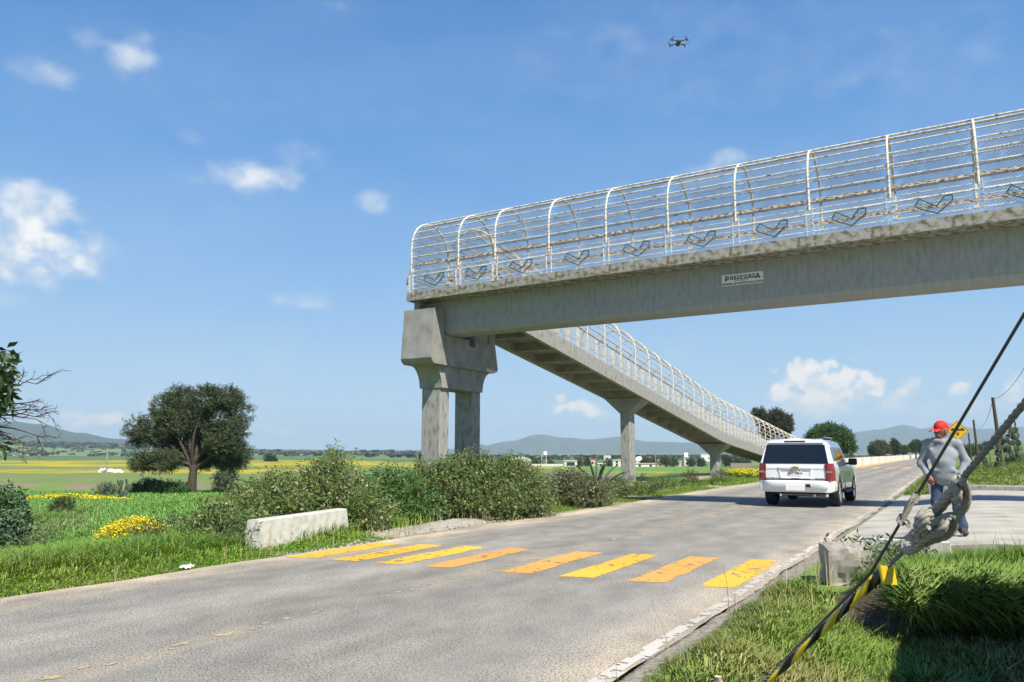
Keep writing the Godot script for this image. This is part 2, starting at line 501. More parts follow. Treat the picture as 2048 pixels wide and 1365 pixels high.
func make_ground() -> void:
	var angs := []
	var a := -180.0
	while a < 180.0:
		angs.append(a)
		a += 0.33 if (a > -42.0 and a < 78.0) else 3.0
	var rads := [0.0]
	var r := 1.2
	while r < 7200.0:
		rads.append(r)
		r *= 1.0165 if r < 900.0 else 1.04
	var na := angs.size()
	var vs := PackedVector3Array()
	var cs := PackedColorArray()
	var ns := PackedVector3Array()
	for ri in rads.size():
		for ai in na:
			var q: float = deg_to_rad(angs[ai])
			var x: float = -sin(q) * rads[ri]
			var z: float = -cos(q) * rads[ri]
			vs.append(Vector3(x, gh(x, z), z))
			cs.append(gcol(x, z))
	ns.resize(vs.size())
	var idx := PackedInt32Array()
	for ri in rads.size() - 1:
		for ai in na:
			var i0 := ri * na + ai
			var i1 := ri * na + (ai + 1) % na
			var j0 := i0 + na
			var j1 := i1 + na
			for t in [[i0, i1, j0], [i1, j1, j0]]:
				var g: Vector3 = (vs[t[1]] - vs[t[0]]).cross(vs[t[2]] - vs[t[0]])
				var tt: Array = t
				if g.y > 0.0:
					tt = [t[0], t[2], t[1]]
				else:
					g = -g
				for k in tt:
					idx.append(k)
					ns[k] += g
	for i in ns.size():
		ns[i] = ns[i].normalized() if ns[i].length_squared() > 0.0 else Vector3.UP
	var arr := []
	arr.resize(Mesh.ARRAY_MAX)
	arr[Mesh.ARRAY_VERTEX] = vs
	arr[Mesh.ARRAY_NORMAL] = ns
	arr[Mesh.ARRAY_COLOR] = cs
	arr[Mesh.ARRAY_INDEX] = idx
	var m := ArrayMesh.new()
	m.add_surface_from_arrays(Mesh.PRIMITIVE_TRIANGLES, arr)
	struct("ground", m, M.ground, "green and yellow farmland plain with grassy road verges")
func ridge(label: String, pts: Array, dist: float, depth: float, c: Color) -> void:
	# pts: photograph columns and the height of the skyline above the horizon line there; built as a real massif at its distance
	var m := MB.new()
	m.use_c = true
	var cols := []
	var n := 90
	for i in n + 1:
		var x: float = lerpf(pts[0][0], pts[pts.size() - 1][0], float(i) / n)
		var h := 0.0
		for k in pts.size() - 1:
			if x >= pts[k][0] and x <= pts[k + 1][0]:
				var t: float = (x - pts[k][0]) / (pts[k + 1][0] - pts[k][0])
				h = lerpf(pts[k][1], pts[k + 1][1], t * t * (3.0 - 2.0 * t))
		var dir := at_depth(x, 906, 1.0) - CAM
		dir.y = 0.0
		var hm := h * dist / 1584.0 + 1.5
		var line := []
		for j in 13:
			var t := j / 12.0
			var dd := dist - depth * 0.5 + depth * t
			var p := dir * dd
			var sh := sin(PI * clampf(t * 1.0, 0, 1))
			var wob := nf.get_noise_2d(p.x * 40.0 / dist, p.z * 40.0 / dist)
			p.y = -12.0 + (hm + 12.0) * pow(sh, 0.8) * (1.0 + 0.12 * wob * (1.0 if t < 0.5 else 0.0) * 2.0 * sh) + 0.03 * hm * nf.get_noise_2d(x * 3.0, t * 40.0)
			line.append(p)
		cols.append(line)
	for i in n:
		for j in 12:
			var w := nf.get_noise_2d(i * 9.0, j * 25.0)
			m.col = c * (1.0 + 0.5 * w)
			m.col.a = 1.0
			m.quad(cols[i][j], cols[i + 1][j], cols[i + 1][j + 1], cols[i][j + 1], Vector3.UP)
	struct("hill", m.mesh(), M.hill, label)
func paint_area(poly: PackedVector2Array, cell: float, keep: float, c: Color, y: float, m: MB, sd: float, low := 0.4) -> void:
	var lo := poly[0]
	var hi := poly[0]
	for p in poly:
		lo = lo.min(p)
		hi = hi.max(p)
	var nx := int(ceil((hi.x - lo.x) / cell))
	var ny := int(ceil((hi.y - lo.y) / cell))
	for i in nx:
		for j in ny:
			var p := Vector2(lo.x + (i + 0.5) * cell, lo.y + (j + 0.5) * cell)
			var w := nf.get_noise_2d(p.x * 130.0 + sd, p.y * 90.0) * 0.75 + nf.get_noise_2d(p.x * 24.0 + sd, p.y * 12.0) * low
			var q := p + Vector2(nf.get_noise_2d(p.y * 25.0, sd), nf.get_noise_2d(p.x * 25.0, sd + 9.0)) * 0.03
			if w < keep and Geometry2D.is_point_in_polygon(q, poly):
				m.col = c * (1.0 + 0.25 * nf.get_noise_2d(p.x * 4.0 + sd, p.y * 4.0))
				m.col.a = 1.0
				var a := Vector3(p.x - cell * 0.5, y, p.y - cell * 0.5)
				m.quad(a, a + Vector3(cell, 0, 0), a + Vector3(cell, 0, cell), a + Vector3(0, 0, cell), Vector3.UP)
func make_road() -> void:
	var m := MB.new()
	m.use_c = true
	var zs := []
	var d := -8.0
	while d < 420.0:
		zs.append(-d)
		d += 0.16 if d < 30.0 else (0.16 + (d - 30.0) * 0.03)
	var nx := 64
	var rows := []
	for z in zs:
		var row := []
		for i in nx + 1:
			var t := float(i) / nx
			var x := lerpf(road_l(z), road_r(z), t)
			if i == 0: x += 0.10 * nf.get_noise_2d(z * 9.0, 1.0) - 0.02
			if i == nx: x += 0.08 * nf.get_noise_2d(z * 9.0, 7.0) + 0.02
			var y := 0.0
			# the road's dust, tyre polish and patches, laid along it as in the photograph
			var w := nf.get_noise_2d(x * 14.0, z * 0.9) * 0.5 + nz.get_noise_2d(x * 9.0, z * 3.0) * 0.5
			var fine := nf.get_noise_2d(x * 40.0, z * 22.0)
			var c := Color(0.345, 0.335, 0.312)
			var track := exp(-pow((t - 0.2) / 0.06, 2.0)) + exp(-pow((t - 0.42) / 0.05, 2.0)) + exp(-pow((t - 0.6) / 0.06, 2.0)) + exp(-pow((t - 0.82) / 0.05, 2.0))
			c = c.lerp(Color(0.24, 0.236, 0.228), clampf(track * (0.6 + w), 0, 1))
			c = c.lerp(Color(0.56, 0.475, 0.37), clampf((ss(0.15, 0.02, t) + 0.55 * ss(0.88, 0.99, t)) * (0.85 + 1.2 * w + 0.4 * fine), 0, 1))
			c = c.lerp(Color(0.45, 0.37, 0.26), clampf(exp(-pow((t - 0.5 + 0.01 * w) / 0.025, 2.0)) * (0.35 + 0.9 * w + 0.6 * fine), 0, 0.8))
			c = c * (1.06 + 0.42 * w + 0.3 * fine)
			c.a = 1.0
			row.append([Vector3(x, y, z), c])
		rows.append(row)
	var vs := PackedVector3Array()
	var cs := PackedColorArray()
	var ns := PackedVector3Array()
	var idx := PackedInt32Array()
	for row in rows:
		for q in row:
			vs.append(q[0])
			cs.append(q[1])
			ns.append(Vector3.UP)
	for j in rows.size() - 1:
		for i in nx:
			var p := j * (nx + 1) + i
			idx.append_array(PackedInt32Array([p, p + nx + 1, p + 1, p + 1, p + nx + 1, p + nx + 2]))
	# clockwise from above
	var g := (vs[idx[1]] - vs[idx[0]]).cross(vs[idx[2]] - vs[idx[0]])
	if g.y > 0.0:
		for i in range(0, idx.size(), 3):
			var k := idx[i + 1]
			idx[i + 1] = idx[i + 2]
			idx[i + 2] = k
	var arr := []
	arr.resize(Mesh.ARRAY_MAX)
	arr[Mesh.ARRAY_VERTEX] = vs
	arr[Mesh.ARRAY_NORMAL] = ns
	arr[Mesh.ARRAY_COLOR] = cs
	arr[Mesh.ARRAY_INDEX] = idx
	var am := ArrayMesh.new()
	am.add_surface_from_arrays(Mesh.PRIMITIVE_TRIANGLES, arr)
	var road := struct("road", am, M.asphalt, "worn grey asphalt two lane road with dusty edges")
	# crossing stripes
	var xs := [[-8.66, -8.2], [-7.9, -7.43], [-7.14, -6.7], [-6.36, -5.95], [-5.24, -4.8], [-4.4, -3.98], [-3.56, -3.13], [-2.71, -2.32]]
	for i in 8:
		var x0: float = xs[i][0]
		var x1: float = xs[i][1]
		var za := -8.5 - 0.075 * i
		var zb := -10.65 - 0.14 * i
		var s := MB.new()
		s.use_c = true
		var c := Color(0.7, 0.43, 0.045) if i in [0, 1, 2, 5, 7] else Color(0.66, 0.35, 0.085)
		paint_area(PackedVector2Array([Vector2(x0, za), Vector2(x1, za - 0.1), Vector2(x1 - 0.04, zb - 0.04), Vector2(x0 - 0.02, zb)]), 0.03, 0.34, c, 0.004, s, i * 31.0)
		part(road, "crossing_stripe", s.mesh(), M.paint)
	var e := MB.new()
	e.use_c = true
	var z := -1.5
	while z > -120.0:
		var l := 3.0
		var xr := road_r(z - 1.5) - 0.15
		paint_area(PackedVector2Array([Vector2(xr, z), Vector2(xr + 0.11, z), Vector2(xr + 0.11 + road_off(z - l) - road_off(z), z - l), Vector2(xr + road_off(z - l) - road_off(z), z - l)]), 0.035 if z > -30.0 else 0.14, 0.1, Color(0.56, 0.54, 0.5), 0.004, e, 5.0, 0.2)
		z -= l
	part(road, "edge_line", e.mesh(), M.paint)
	var cl := MB.new()
	cl.use_c = true
	z = 2.0
	while z > -140.0:
		var l := 3.0
		var xc := (road_l(z) + road_r(z)) * 0.5
		paint_area(PackedVector2Array([Vector2(xc - 0.06, z), Vector2(xc + 0.06, z), Vector2(xc + 0.06, z - l), Vector2(xc - 0.06, z - l)]), 0.04 if z > -30.0 else 0.12, -0.2 if z > -12.0 else (-0.1 if z > -30.0 else 0.1), Color(0.46, 0.385, 0.24), 0.004, cl, 77.0, 0.12)
		z -= l
	part(road, "centre_line", cl.mesh(), M.paint)
	# far speed table with yellow chevrons, and the yellow strip at the foot of the parapet
	for k in 5:
		var s := MB.new()
		s.use_c = true
		var x0 := road_l(-88.0) + 0.4 + k * 1.35
		paint_area(PackedVector2Array([Vector2(x0, -84.0), Vector2(x0 + 0.75, -84.0), Vector2(x0 + 0.75, -92.0), Vector2(x0, -92.0)]), 0.15, 0.5, Color(0.66, 0.36, 0.05), 0.006, s, k * 3.0)
		part(road, "crossing_stripe", s.mesh(), M.paint)
	var ys := MB.new()
	ys.use_c = true
	z = -62.0
	while z > -230.0:
		var x0 := road_l(z) - 0.1
		var x1 := road_l(z - 4.0) - 0.1
		paint_area(PackedVector2Array([Vector2(x0, z), Vector2(x0 + 0.45, z), Vector2(x1 + 0.45, z - 4.0), Vector2(x1, z - 4.0)]), 0.15, 0.4, Color(0.68, 0.38, 0.06), 0.006, ys, 12.0)
		z -= 4.0
	part(road, "kerb_line", ys.mesh(), M.paint)
	# concrete driveway on the right with its joints
	var dr := thing("driveway", "pale concrete driveway slab joining the road beside the man", "driveway")
	dr.set_meta("kind", "structure")
	var zz := [-12.9, -15.4, -18.8, -23.2, -27.6, -31.0]
	for i in 5:
		for k in 2:
			var s := MB.new()
			var xa: float = road_r(zz[i]) + 0.16 if k == 0 else 0.602
			var xb: float = 0.6 if k == 0 else 5.5
			var za: float = zz[i] - (0.0 if i == 0 else 0.004)
			var zb: float = zz[i + 1]
			var n := 8
			for q in n:
				var p0 := lerpf(xa, xb, float(q) / n)
				var p1 := lerpf(xa, xb, float(q + 1) / n)
				var y0 := 0.02 + 0.24 * ss(0.2, 2.6, p0 - road_r(-14.0))
				var y1 := 0.02 + 0.24 * ss(0.2, 2.6, p1 - road_r(-14.0))
				s.quad(Vector3(p0, y0, za), Vector3(p1, y1, za), Vector3(p1, y1, zb), Vector3(p0, y0, zb), Vector3.UP)
				s.quad(Vector3(p0, y0, za), Vector3(p1, y1, za), Vector3(p1, y1 - 0.4, za), Vector3(p0, y0 - 0.4, za), Vector3.BACK)
			part(dr, "slab", s.mesh(), M.conc_drive)
	var kb := MB.new()
	kb.cbox(Vector3(-1.2, 0.0, -31.35), Vector3(9.0, 0.42, -31.05), 0.03)
	single("kerb", kb.mesh(), M.conc_stain, "low weathered concrete kerb between driveway and grassy bank", "kerb")

# ---------------------------------------------------------------- footbridge
const ARC_SPRING := 1.62
const ARC_R := 1.12
func deck_y(x: float) -> float:
	return 7.06 + 0.0135 * (x + 16.6)
# the cage is described by points (across, up) from the near foot; across runs from 0 to 2.24
func cage_profile() -> PackedVector2Array:
	var p := PackedVector2Array([Vector2(0.0, 0.72), Vector2(0.0, ARC_SPRING)])
	for i in range(1, 13):
		var a := PI * i / 12.0
		p.append(Vector2(ARC_R - cos(a) * ARC_R, ARC_SPRING + sin(a) * ARC_R))
	p.append(Vector2(ARC_R * 2.0, 0.72))
	return p
func cage_point(s: float) -> Vector2:  # s in [0,1] from near foot over the top to the far foot
	var straight := ARC_SPRING
	var total := straight * 2.0 + PI * ARC_R
	var d := s * total
	if d < straight:
		return Vector2(0, d)
	d -= straight
	if d < PI * ARC_R:
		var a := d / ARC_R
		return Vector2(ARC_R - cos(a) * ARC_R, ARC_SPRING + sin(a) * ARC_R)
	return Vector2(ARC_R * 2.0, straight - (d - PI * ARC_R))
# a cage along a path: f(t) gives the near foot, ac the direction across
func cage(t: Node3D, feet: PackedVector3Array, ac: Vector3, chevrons: bool, wires: bool, posts_dense: bool) -> void:
	var n := feet.size()
	var along := (feet[n - 1] - feet[0]).normalized()
	var flat_al := Vector3(along.x, 0, along.z).normalized()
	var prof := cage_profile()
	# arches: one shared mesh
	var ab := MB.new()
	var pth := PackedVector3Array()
	for p in prof:
		pth.append(ac * (p.x - 0.03 if p.x < 0.5 else (p.x + 0.03 if p.x > 1.8 else p.x)) + Vector3.UP * p.y)
	ab.tube(pth, [0.034], 8)
	var am := ab.mesh()
	var pb := MB.new()
	# folded plate post below each arch foot: goes out, then back to the deck
	var pms := []
	for side in [0.0, 2.24]:
		var sg := -1.0 if side < 1.0 else 1.0
		pb = MB.new()
		for w in [-0.085, 0.085]:
			var q0: Vector3 = ac * side + flat_al * w
			pb.sqbar(q0, q0 + ac * (sg * 0.05) + Vector3.UP * 0.42, 0.012, 0.05, ac)
			pb.sqbar(q0 + ac * (sg * 0.05) + Vector3.UP * 0.42, q0 + Vector3.UP * 0.86, 0.012, 0.05, ac)
		pb.sqbar(ac * side - flat_al * 0.09 + Vector3.UP * 0.8, ac * side + flat_al * 0.09 + Vector3.UP * 0.8, 0.01, 0.07)
		pms.append(pb.mesh())
	for i in n:
		var a := part(t, "arch", am, M.rail)
		a.position = feet[i]
		for pm in pms:
			part(t, "post", pm, M.rail).position = feet[i]
			if posts_dense and i < n - 1:
				part(t, "post", pm, M.rail).position = feet[i].lerp(feet[i + 1], 0.5)
	# lengthwise rails
	var list := []
	for h in [0.14, 0.3, 0.46, 0.76]:
		list.append([Vector2(0.0, h), 0.011, false])
		list.append([Vector2(2.24, h), 0.011, false])
	for x in [0.0, 2.24]:
		list.append([Vector2(x, 0.6), 0.02, false])
		list.append([Vector2(x, 0.98), 0.034, true])
	for s in [1.28, 1.6]:
		list.append([Vector2(0.0, s), 0.021, false])
		list.append([Vector2(2.24, s), 0.021, false])
	for a in [0.28, 0.56, 0.84]:
		for q in [a, PI - a]:
			list.append([Vector2(ARC_R - cos(q) * ARC_R, ARC_SPRING + sin(q) * ARC_R), 0.021, false])
	for q in [PI * 0.5 - 0.13, PI * 0.5 + 0.13]:
		list.append([Vector2(ARC_R - cos(q) * ARC_R, ARC_SPRING + sin(q) * ARC_R + 0.03), 0.028, false])
	for l in list:
		var rb := MB.new()
		var path := PackedVector3Array()
		for f in feet:
			path.append(f + ac * l[0].x + Vector3.UP * l[0].y)
		if l[2]:
			for i in n - 1:
				rb.sqbar(path[i], path[i + 1], 0.05, 0.075)
		else:
			rb.tube(path, [l[1]], 6)
		part(t, "rail", rb.mesh(), M.rusty if l[2] else M.rail)
	if posts_dense:
		list = []
		for h in [0.22, 0.38, 0.53, 0.68]:
			list.append(Vector2(0.0, h))
			list.append(Vector2(2.24, h))
		for l in list:
			var rb := MB.new()
			var path := PackedVector3Array()
			for f in feet:
				path.append(f + ac * l.x + Vector3.UP * l.y)
			rb.tube(path, [0.012], 5)
			part(t, "rail", rb.mesh(), M.rail)
	if wires:
		# chain link on both sides, from the deck to the haunch of the arch
		var total := ARC_SPRING * 2.0 + PI * ARC_R
		for bay in n - 1:
			var wb := MB.new()
			var L := (feet[bay + 1] - feet[bay]).length()
			for side in 2:
				var s_hi := 2.62
				var pitch := 0.085
				var cnt := int((L + s_hi) / pitch)
				for dirn in [1.0, -1.0]:
					for k in cnt:
						var t0 := k * pitch - (s_hi if dirn > 0 else 0.0)
						var pts := PackedVector3Array()
						for q in 8:
							var hgt := 0.06 + (s_hi - 0.06) * q / 7.0
							var al: float = t0 + (hgt if dirn > 0 else -hgt) + (0.0 if dirn > 0 else 0.0)
							if al < 0.0 or al > L:
								continue
							var c := cage_point(hgt / total if side == 0 else 1.0 - hgt / total)
							pts.append(feet[bay].lerp(feet[bay + 1], al / L) + ac * c.x + Vector3.UP * c.y)
						for q in pts.size() - 1:
							wb.tube(PackedVector3Array([pts[q], pts[q + 1]]), [0.0042], 3, false)
			if wb.v.size() > 0:
				part(t, "wire_mesh", wb.mesh(), M.wire)
	if chevrons:
		var o := [Vector2(-0.5, 0.36), Vector2(-0.37, 0.53), Vector2(0.06, 0.25), Vector2(0.27, 0.52), Vector2(0.47, 0.53), Vector2(0.47, 0.37), Vector2(0.06, 0.04), Vector2(-0.43, 0.27)]
		var cb := MB.new()
		for i in o.size():
			var p: Vector2 = o[i]
			var q: Vector2 = o[(i + 1) % o.size()]
			cb.bar(flat_al * p.x + Vector3.UP * p.y, flat_al * q.x + Vector3.UP * q.y, 0.018, 5)
		var cm := cb.mesh()
		for bay in n - 1:
			for side in [-0.04, 2.28]:
				var e := part(t, "chevron_emblem", cm, M.green_paint)
				e.position = (feet[bay] + feet[bay + 1]) * 0.5 + ac * side + Vector3.UP * 0.1
				e.scale = Vector3.ONE * 0.86
func make_bridge() -> void:
	var b := thing("footbridge", "concrete footbridge span with white caged railing crossing over the road", "footbridge")
	# slab follows the deck's slight rise
	var xl := -16.62
	var xr := 12.0
	var zf := -21.6
	var zb := -24.12
	var s := MB.new()
	var n := 18
	for i in n:
		var xa := lerpf(xl, xr, float(i) / n)
		var xb := lerpf(xl, xr, float(i + 1) / n)
		var ya := deck_y(xa)
		var yb := deck_y(xb)
		s.hexa([Vector3(xa, ya - 0.3, zb), Vector3(xb, yb - 0.3, zb), Vector3(xb, yb - 0.3, zf), Vector3(xa, ya - 0.3, zf), Vector3(xa, ya, zb), Vector3(xb, yb, zb), Vector3(xb, yb, zf), Vector3(xa, ya, zf)])
	part(b, "deck_slab", s.mesh(), M.conc_moss)
	var g := MB.new()
	# girder: sides splayed a little, lower edges chamfered
	var prof := PackedVector2Array([Vector2(-22.36, 0), Vector2(-22.4, -1.02), Vector2(-22.5, -1.16), Vector2(-23.3, -1.16), Vector2(-23.4, -1.02), Vector2(-23.44, 0)])
	for i in n:
		var xa := lerpf(-16.45, xr, float(i) / n)
		var xb := lerpf(-16.45, xr, float(i + 1) / n)
		for k in prof.size():
			var p := prof[k]
			var q := prof[(k + 1) % prof.size()]
			var ya := deck_y(xa) - 0.303
			var yb := deck_y(xb) - 0.303
			if p.y < -0.5: ya -= 0.0085 * (xa + 16.6); yb -= 0.0085 * (xb + 16.6)
			var ya2 := deck_y(xa) - 0.303
			var yb2 := deck_y(xb) - 0.303
			if q.y < -0.5: ya2 -= 0.0085 * (xa + 16.6); yb2 -= 0.0085 * (xb + 16.6)
			var hn := Vector3(0, p.y + q.y + 1.16, (p.x + q.x) * 0.5 + 22.9)
			g.quad(Vector3(xa, ya + p.y, p.x), Vector3(xb, yb + p.y, p.x), Vector3(xb, yb2 + q.y, q.x), Vector3(xa, ya2 + q.y, q.x), hn)
	part(b, "girder", g.mesh(), M.conc_beam)
	# name board on the girder
	var sg := MB.new()
	sg.cbox(Vector3(-5.77, 6.27, -22.372), Vector3(-4.6, 6.6, -22.35), 0.004)
	var board := part(b, "name_board", sg.mesh(), M.white)
	board.set_meta("label", "small white board with black lettering fixed to the girder")
	var put := func(txt: String, sx: float, h: float, x: float, y: float, wide: float, m: Material) -> void:
		var tm := TextMesh.new()
		tm.text = txt
		var f := SystemFont.new()
		f.font_names = PackedStringArray(["Droid Sans"])
		f.font_weight = 700
		tm.font = f
		tm.font_size = 32
		tm.pixel_size = h / 23.0
		tm.depth = 0.004
		var o := part(board, "lettering", tm, m)
		o.position = Vector3(x, y, -22.347)
		o.scale = Vector3(wide, 1, 1)
	put.call("P", 1, 0.15, -5.62, 6.475, 1.1, M.ink)
	put.call("RESFORZ", 1, 0.095, -5.18, 6.5, 1.3, M.ink)
	put.call("A", 1, 0.15, -4.75, 6.475, 1.1, M.ink)
	put.call("S.A. de C.V.", 1, 0.05, -5.2, 6.405, 1.1, M.ink)
	put.call("www.presforza.com", 1, 0.075, -5.18, 6.325, 1.15, M.ink)
	var ul := MB.new()
	ul.box(Vector3(-5.7, 6.437, -22.35), Vector3(-4.66, 6.452, -22.346))
	part(board, "underline", ul.mesh(), M.green_paint)
	var feet := PackedVector3Array()
	var xs := [-16.5, -14.52, -13.06]
	var x := -11.06
	while x < 8.0:
		xs.append(x)
		x += 1.97
	for q in xs:
		feet.append(Vector3(q, deck_y(q), -21.72))
	cage(b, feet, Vector3(0, 0, -1), true, true, false)
	# closed end of the cage over the pier: rails across the end and its mesh
	for h in [0.14, 0.3, 0.46, 0.6, 0.76, 0.98, 1.28, 1.6, 1.95, 2.3]:
		var half := 1.12 if h < ARC_SPRING else sqrt(maxf(0.01, ARC_R * ARC_R - pow(h - ARC_SPRING, 2.0)))
		var e := MB.new()
		e.bar(Vector3(-16.53, deck_y(-16.5) + h, -22.84 + half), Vector3(-16.53, deck_y(-16.5) + h, -22.84 - half), 0.018, 6)
		part(b, "rail", e.mesh(), M.rail)
	var we := MB.new()
	for k in 58:
		for dirn in [-1.0, 1.0]:
			var pts := PackedVector3Array()
			for q in 14:
				var h := 0.06 + q * 0.19
				var c: float = (k * 0.085 - 2.5) + dirn * (h - 1.25)
				var half := 1.12 if h < ARC_SPRING else sqrt(maxf(0.0, ARC_R * ARC_R - pow(h - ARC_SPRING, 2.0)))
				if absf(c) <= half:
					pts.append(Vector3(-16.5, deck_y(-16.5) + h, -22.84 + c))
			if pts.size() > 1:
				we.tube(PackedVector3Array([pts[0], pts[pts.size() - 1]]), [0.0042], 3, false)
	part(b, "wire_mesh", we.mesh(), M.wire)
	# rusty end plate at the deck corner
	var ep := MB.new()
	ep.sqbar(Vector3(-16.56, 7.06, -21.68), Vector3(-16.66, 7.42, -21.68), 0.03, 0.09, Vector3.BACK)
	ep.sqbar(Vector3(-16.66, 7.42, -21.68), Vector3(-16.58, 7.78, -21.68), 0.03, 0.09, Vector3.BACK)
	part(b, "end_plate", ep.mesh(), M.rusty)
	# ---- pier under the span's end
	var p := thing("bridge_pier", "concrete pier with two columns and a flared cap under the footbridge end", "pier", Vector3(-16.15, -0.2, -23.7))
	var o := Vector3(16.15, 0.2, 23.7)
	var up := MB.new()
	var poly := PackedVector2Array([Vector2(-21.62, 4.62), Vector2(-21.575, 4.72), Vector2(-21.72, 6.45), Vector2(-22.34, 6.45), Vector2(-22.34, 5.58), Vector2(-23.95, 5.58), Vector2(-23.95, 5.36), Vector2(-24.35, 5.36), Vector2(-24.35, 5.62), Vector2(-25.78, 5.62), Vector2(-25.99, 4.7), Vector2(-25.94, 4.6), Vector2(-25.8, 4.53), Vector2(-21.75, 4.53)])
	up.extrude(poly, o + Vector3(-16.8, 0, 0), Vector3(0, 0, 1), Vector3.UP, Vector3(1.3, 0, 0))
	part(p, "cap", up.mesh(), M.conc)
	var cb := MB.new()
	var cp := PackedVector2Array()
	for i in 9:
		var a := PI * 0.5 * i / 8.0
		cp.append(Vector2(-21.85 - 0.62 * sin(a), 4.53 - 0.78 * (1.0 - cos(a))))
	for i in 9:
		var a := PI * 0.5 * (8 - i) / 8.0
		cp.append(Vector2(-25.75 + 0.6 * sin(a), 4.53 - 0.78 * (1.0 - cos(a))))
	cb.extrude(cp, o + Vector3(-16.63, 0, 0), Vector3(0, 0, 1), Vector3.UP, Vector3(0.96, 0, 0))
	part(p, "corbel", cb.mesh(), M.conc)
	for zc in [-22.775, -24.865]:
		var c := MB.new()
		c.cbox(o + Vector3(-16.55, -0.6, zc - 0.275), o + Vector3(-15.76, 3.76, zc + 0.275), 0.02)
		part(p, "column", c.mesh(), M.conc_stain)
	var tb := MB.new()
	tb.box(o + Vector3(-16.4, -0.6, -24.6), o + Vector3(-15.9, 1.25, -23.05))
	part(p, "tie_wall", tb.mesh(), M.conc_stain)
	var bl := MB.new()
	bl.box(o + Vector3(-16.5, 6.45, -22.2), o + Vector3(-16.28, 6.76, -21.9))
	part(p, "bearing_block", bl.mesh(), M.conc)
	var bl2 := MB.new()
	bl2.box(o + Vector3(-15.95, 5.62, -25.7), o + Vector3(-15.45, 6.3, -25.25))
	part(p, "bearing_block", bl2.mesh(), M.conc)
	# ---- ramp
	var r := thing("access_ramp", "long concrete access ramp with white caged railing sloping down beside the road", "ramp")
	var zs := PackedFloat32Array()
	var z := -24.1
	while z > -88.0:
		zs.append(z)
		z -= 2.0
	var near := -14.4
	var far := -16.62
	for side in [[near, near - 0.2], [far + 0.2, far]]:
		var m := MB.new()
		for i in zs.size() - 1:
			var za := zs[i]
			var zc := zs[i + 1]
			var a := ramp_y(za)
			var c := ramp_y(zc)
			var x0: float = side[1]
			var x1: float = side[0]
			m.hexa([Vector3(x0, c, zc), Vector3(x1, c, zc), Vector3(x1, a, za), Vector3(x0, a, za), Vector3(x0, c + 0.64, zc), Vector3(x1, c + 0.64, zc), Vector3(x1, a + 0.64, za), Vector3(x0, a + 0.64, za)])
		part(r, "side_beam", m.mesh(), M.conc_stain)
	var sl := MB.new()
	for i in zs.size() - 1:
		var a := ramp_y(zs[i])
		var c := ramp_y(zs[i + 1])
		sl.hexa([Vector3(far + 0.2, c + 0.4, zs[i + 1]), Vector3(near - 0.2, c + 0.4, zs[i + 1]), Vector3(near - 0.2, a + 0.4, zs[i]), Vector3(far + 0.2, a + 0.4, zs[i]), Vector3(far + 0.2, c + 0.55, zs[i + 1]), Vector3(near - 0.2, c + 0.55, zs[i + 1]), Vector3(near - 0.2, a + 0.55, zs[i]), Vector3(far + 0.2, a + 0.55, zs[i])])
	part(r, "deck_slab", sl.mesh(), M.conc)
	var lb := MB.new()
	lb.cbox(Vector3(-16.56, 5.63, -25.68), Vector3(-15.5, 6.46, -24.3), 0.02)
	part(r, "landing_beam", lb.mesh(), M.conc)
	for i in zs.size() - 3:
		var rb := MB.new()
		var zc := zs[i] - 1.0
		var y := ramp_y(zc)
		rb.box(Vector3(far + 0.2, y + 0.06, zc - 0.14), Vector3(near - 0.2, y + 0.42, zc + 0.14))
		part(r, "cross_rib", rb.mesh(), M.conc)
	var rfeet := PackedVector3Array()
	for q in zs:
		rfeet.append(Vector3(near - 0.07, ramp_y(q) + 0.64, q))
	cage(r, rfeet.slice(0, 31), Vector3(-0.929, 0, 0), false, false, true)
	var cs := [[-39.5, "slender concrete column holding the ramp, its foot next to the agave"], [-56.2, "shorter concrete column holding the low end of the ramp"]]
	for k in cs:
		var zc: float = k[0]
		var t := thing("ramp_column", k[1], "column", Vector3(-15.5, gh(-15.5, zc), zc), 0.0, "columns under the access ramp")
		var y := ramp_y(zc)
		var c := MB.new()
		c.cbox(Vector3(-0.25, -0.4, -0.4), Vector3(0.25, y - 0.6 - t.position.y, 0.4), 0.015)
		part(t, "shaft", c.mesh(), M.conc_stain)
		var h := MB.new()
		var top := y - t.position.y
		h.hexa([Vector3(-0.28, top - 0.72, -0.42), Vector3(0.28, top - 0.72, -0.42), Vector3(0.28, top - 0.72, 0.42), Vector3(-0.28, top - 0.72, 0.42),
			Vector3(-1.1, top - 0.09, -0.55), Vector3(1.1, top - 0.09, -0.55), Vector3(1.1, top + 0.06, 0.5), Vector3(-1.1, top + 0.06, 0.5)])
		part(t, "head", h.mesh(), M.conc)
func ramp_y(z: float) -> float:
	var d := -z
	if d < 55.0:
		return 6.42 - 0.137 * (d - 24.0)
	return 6.42 - 0.137 * 31.0 - 0.078 * (d - 55.0)

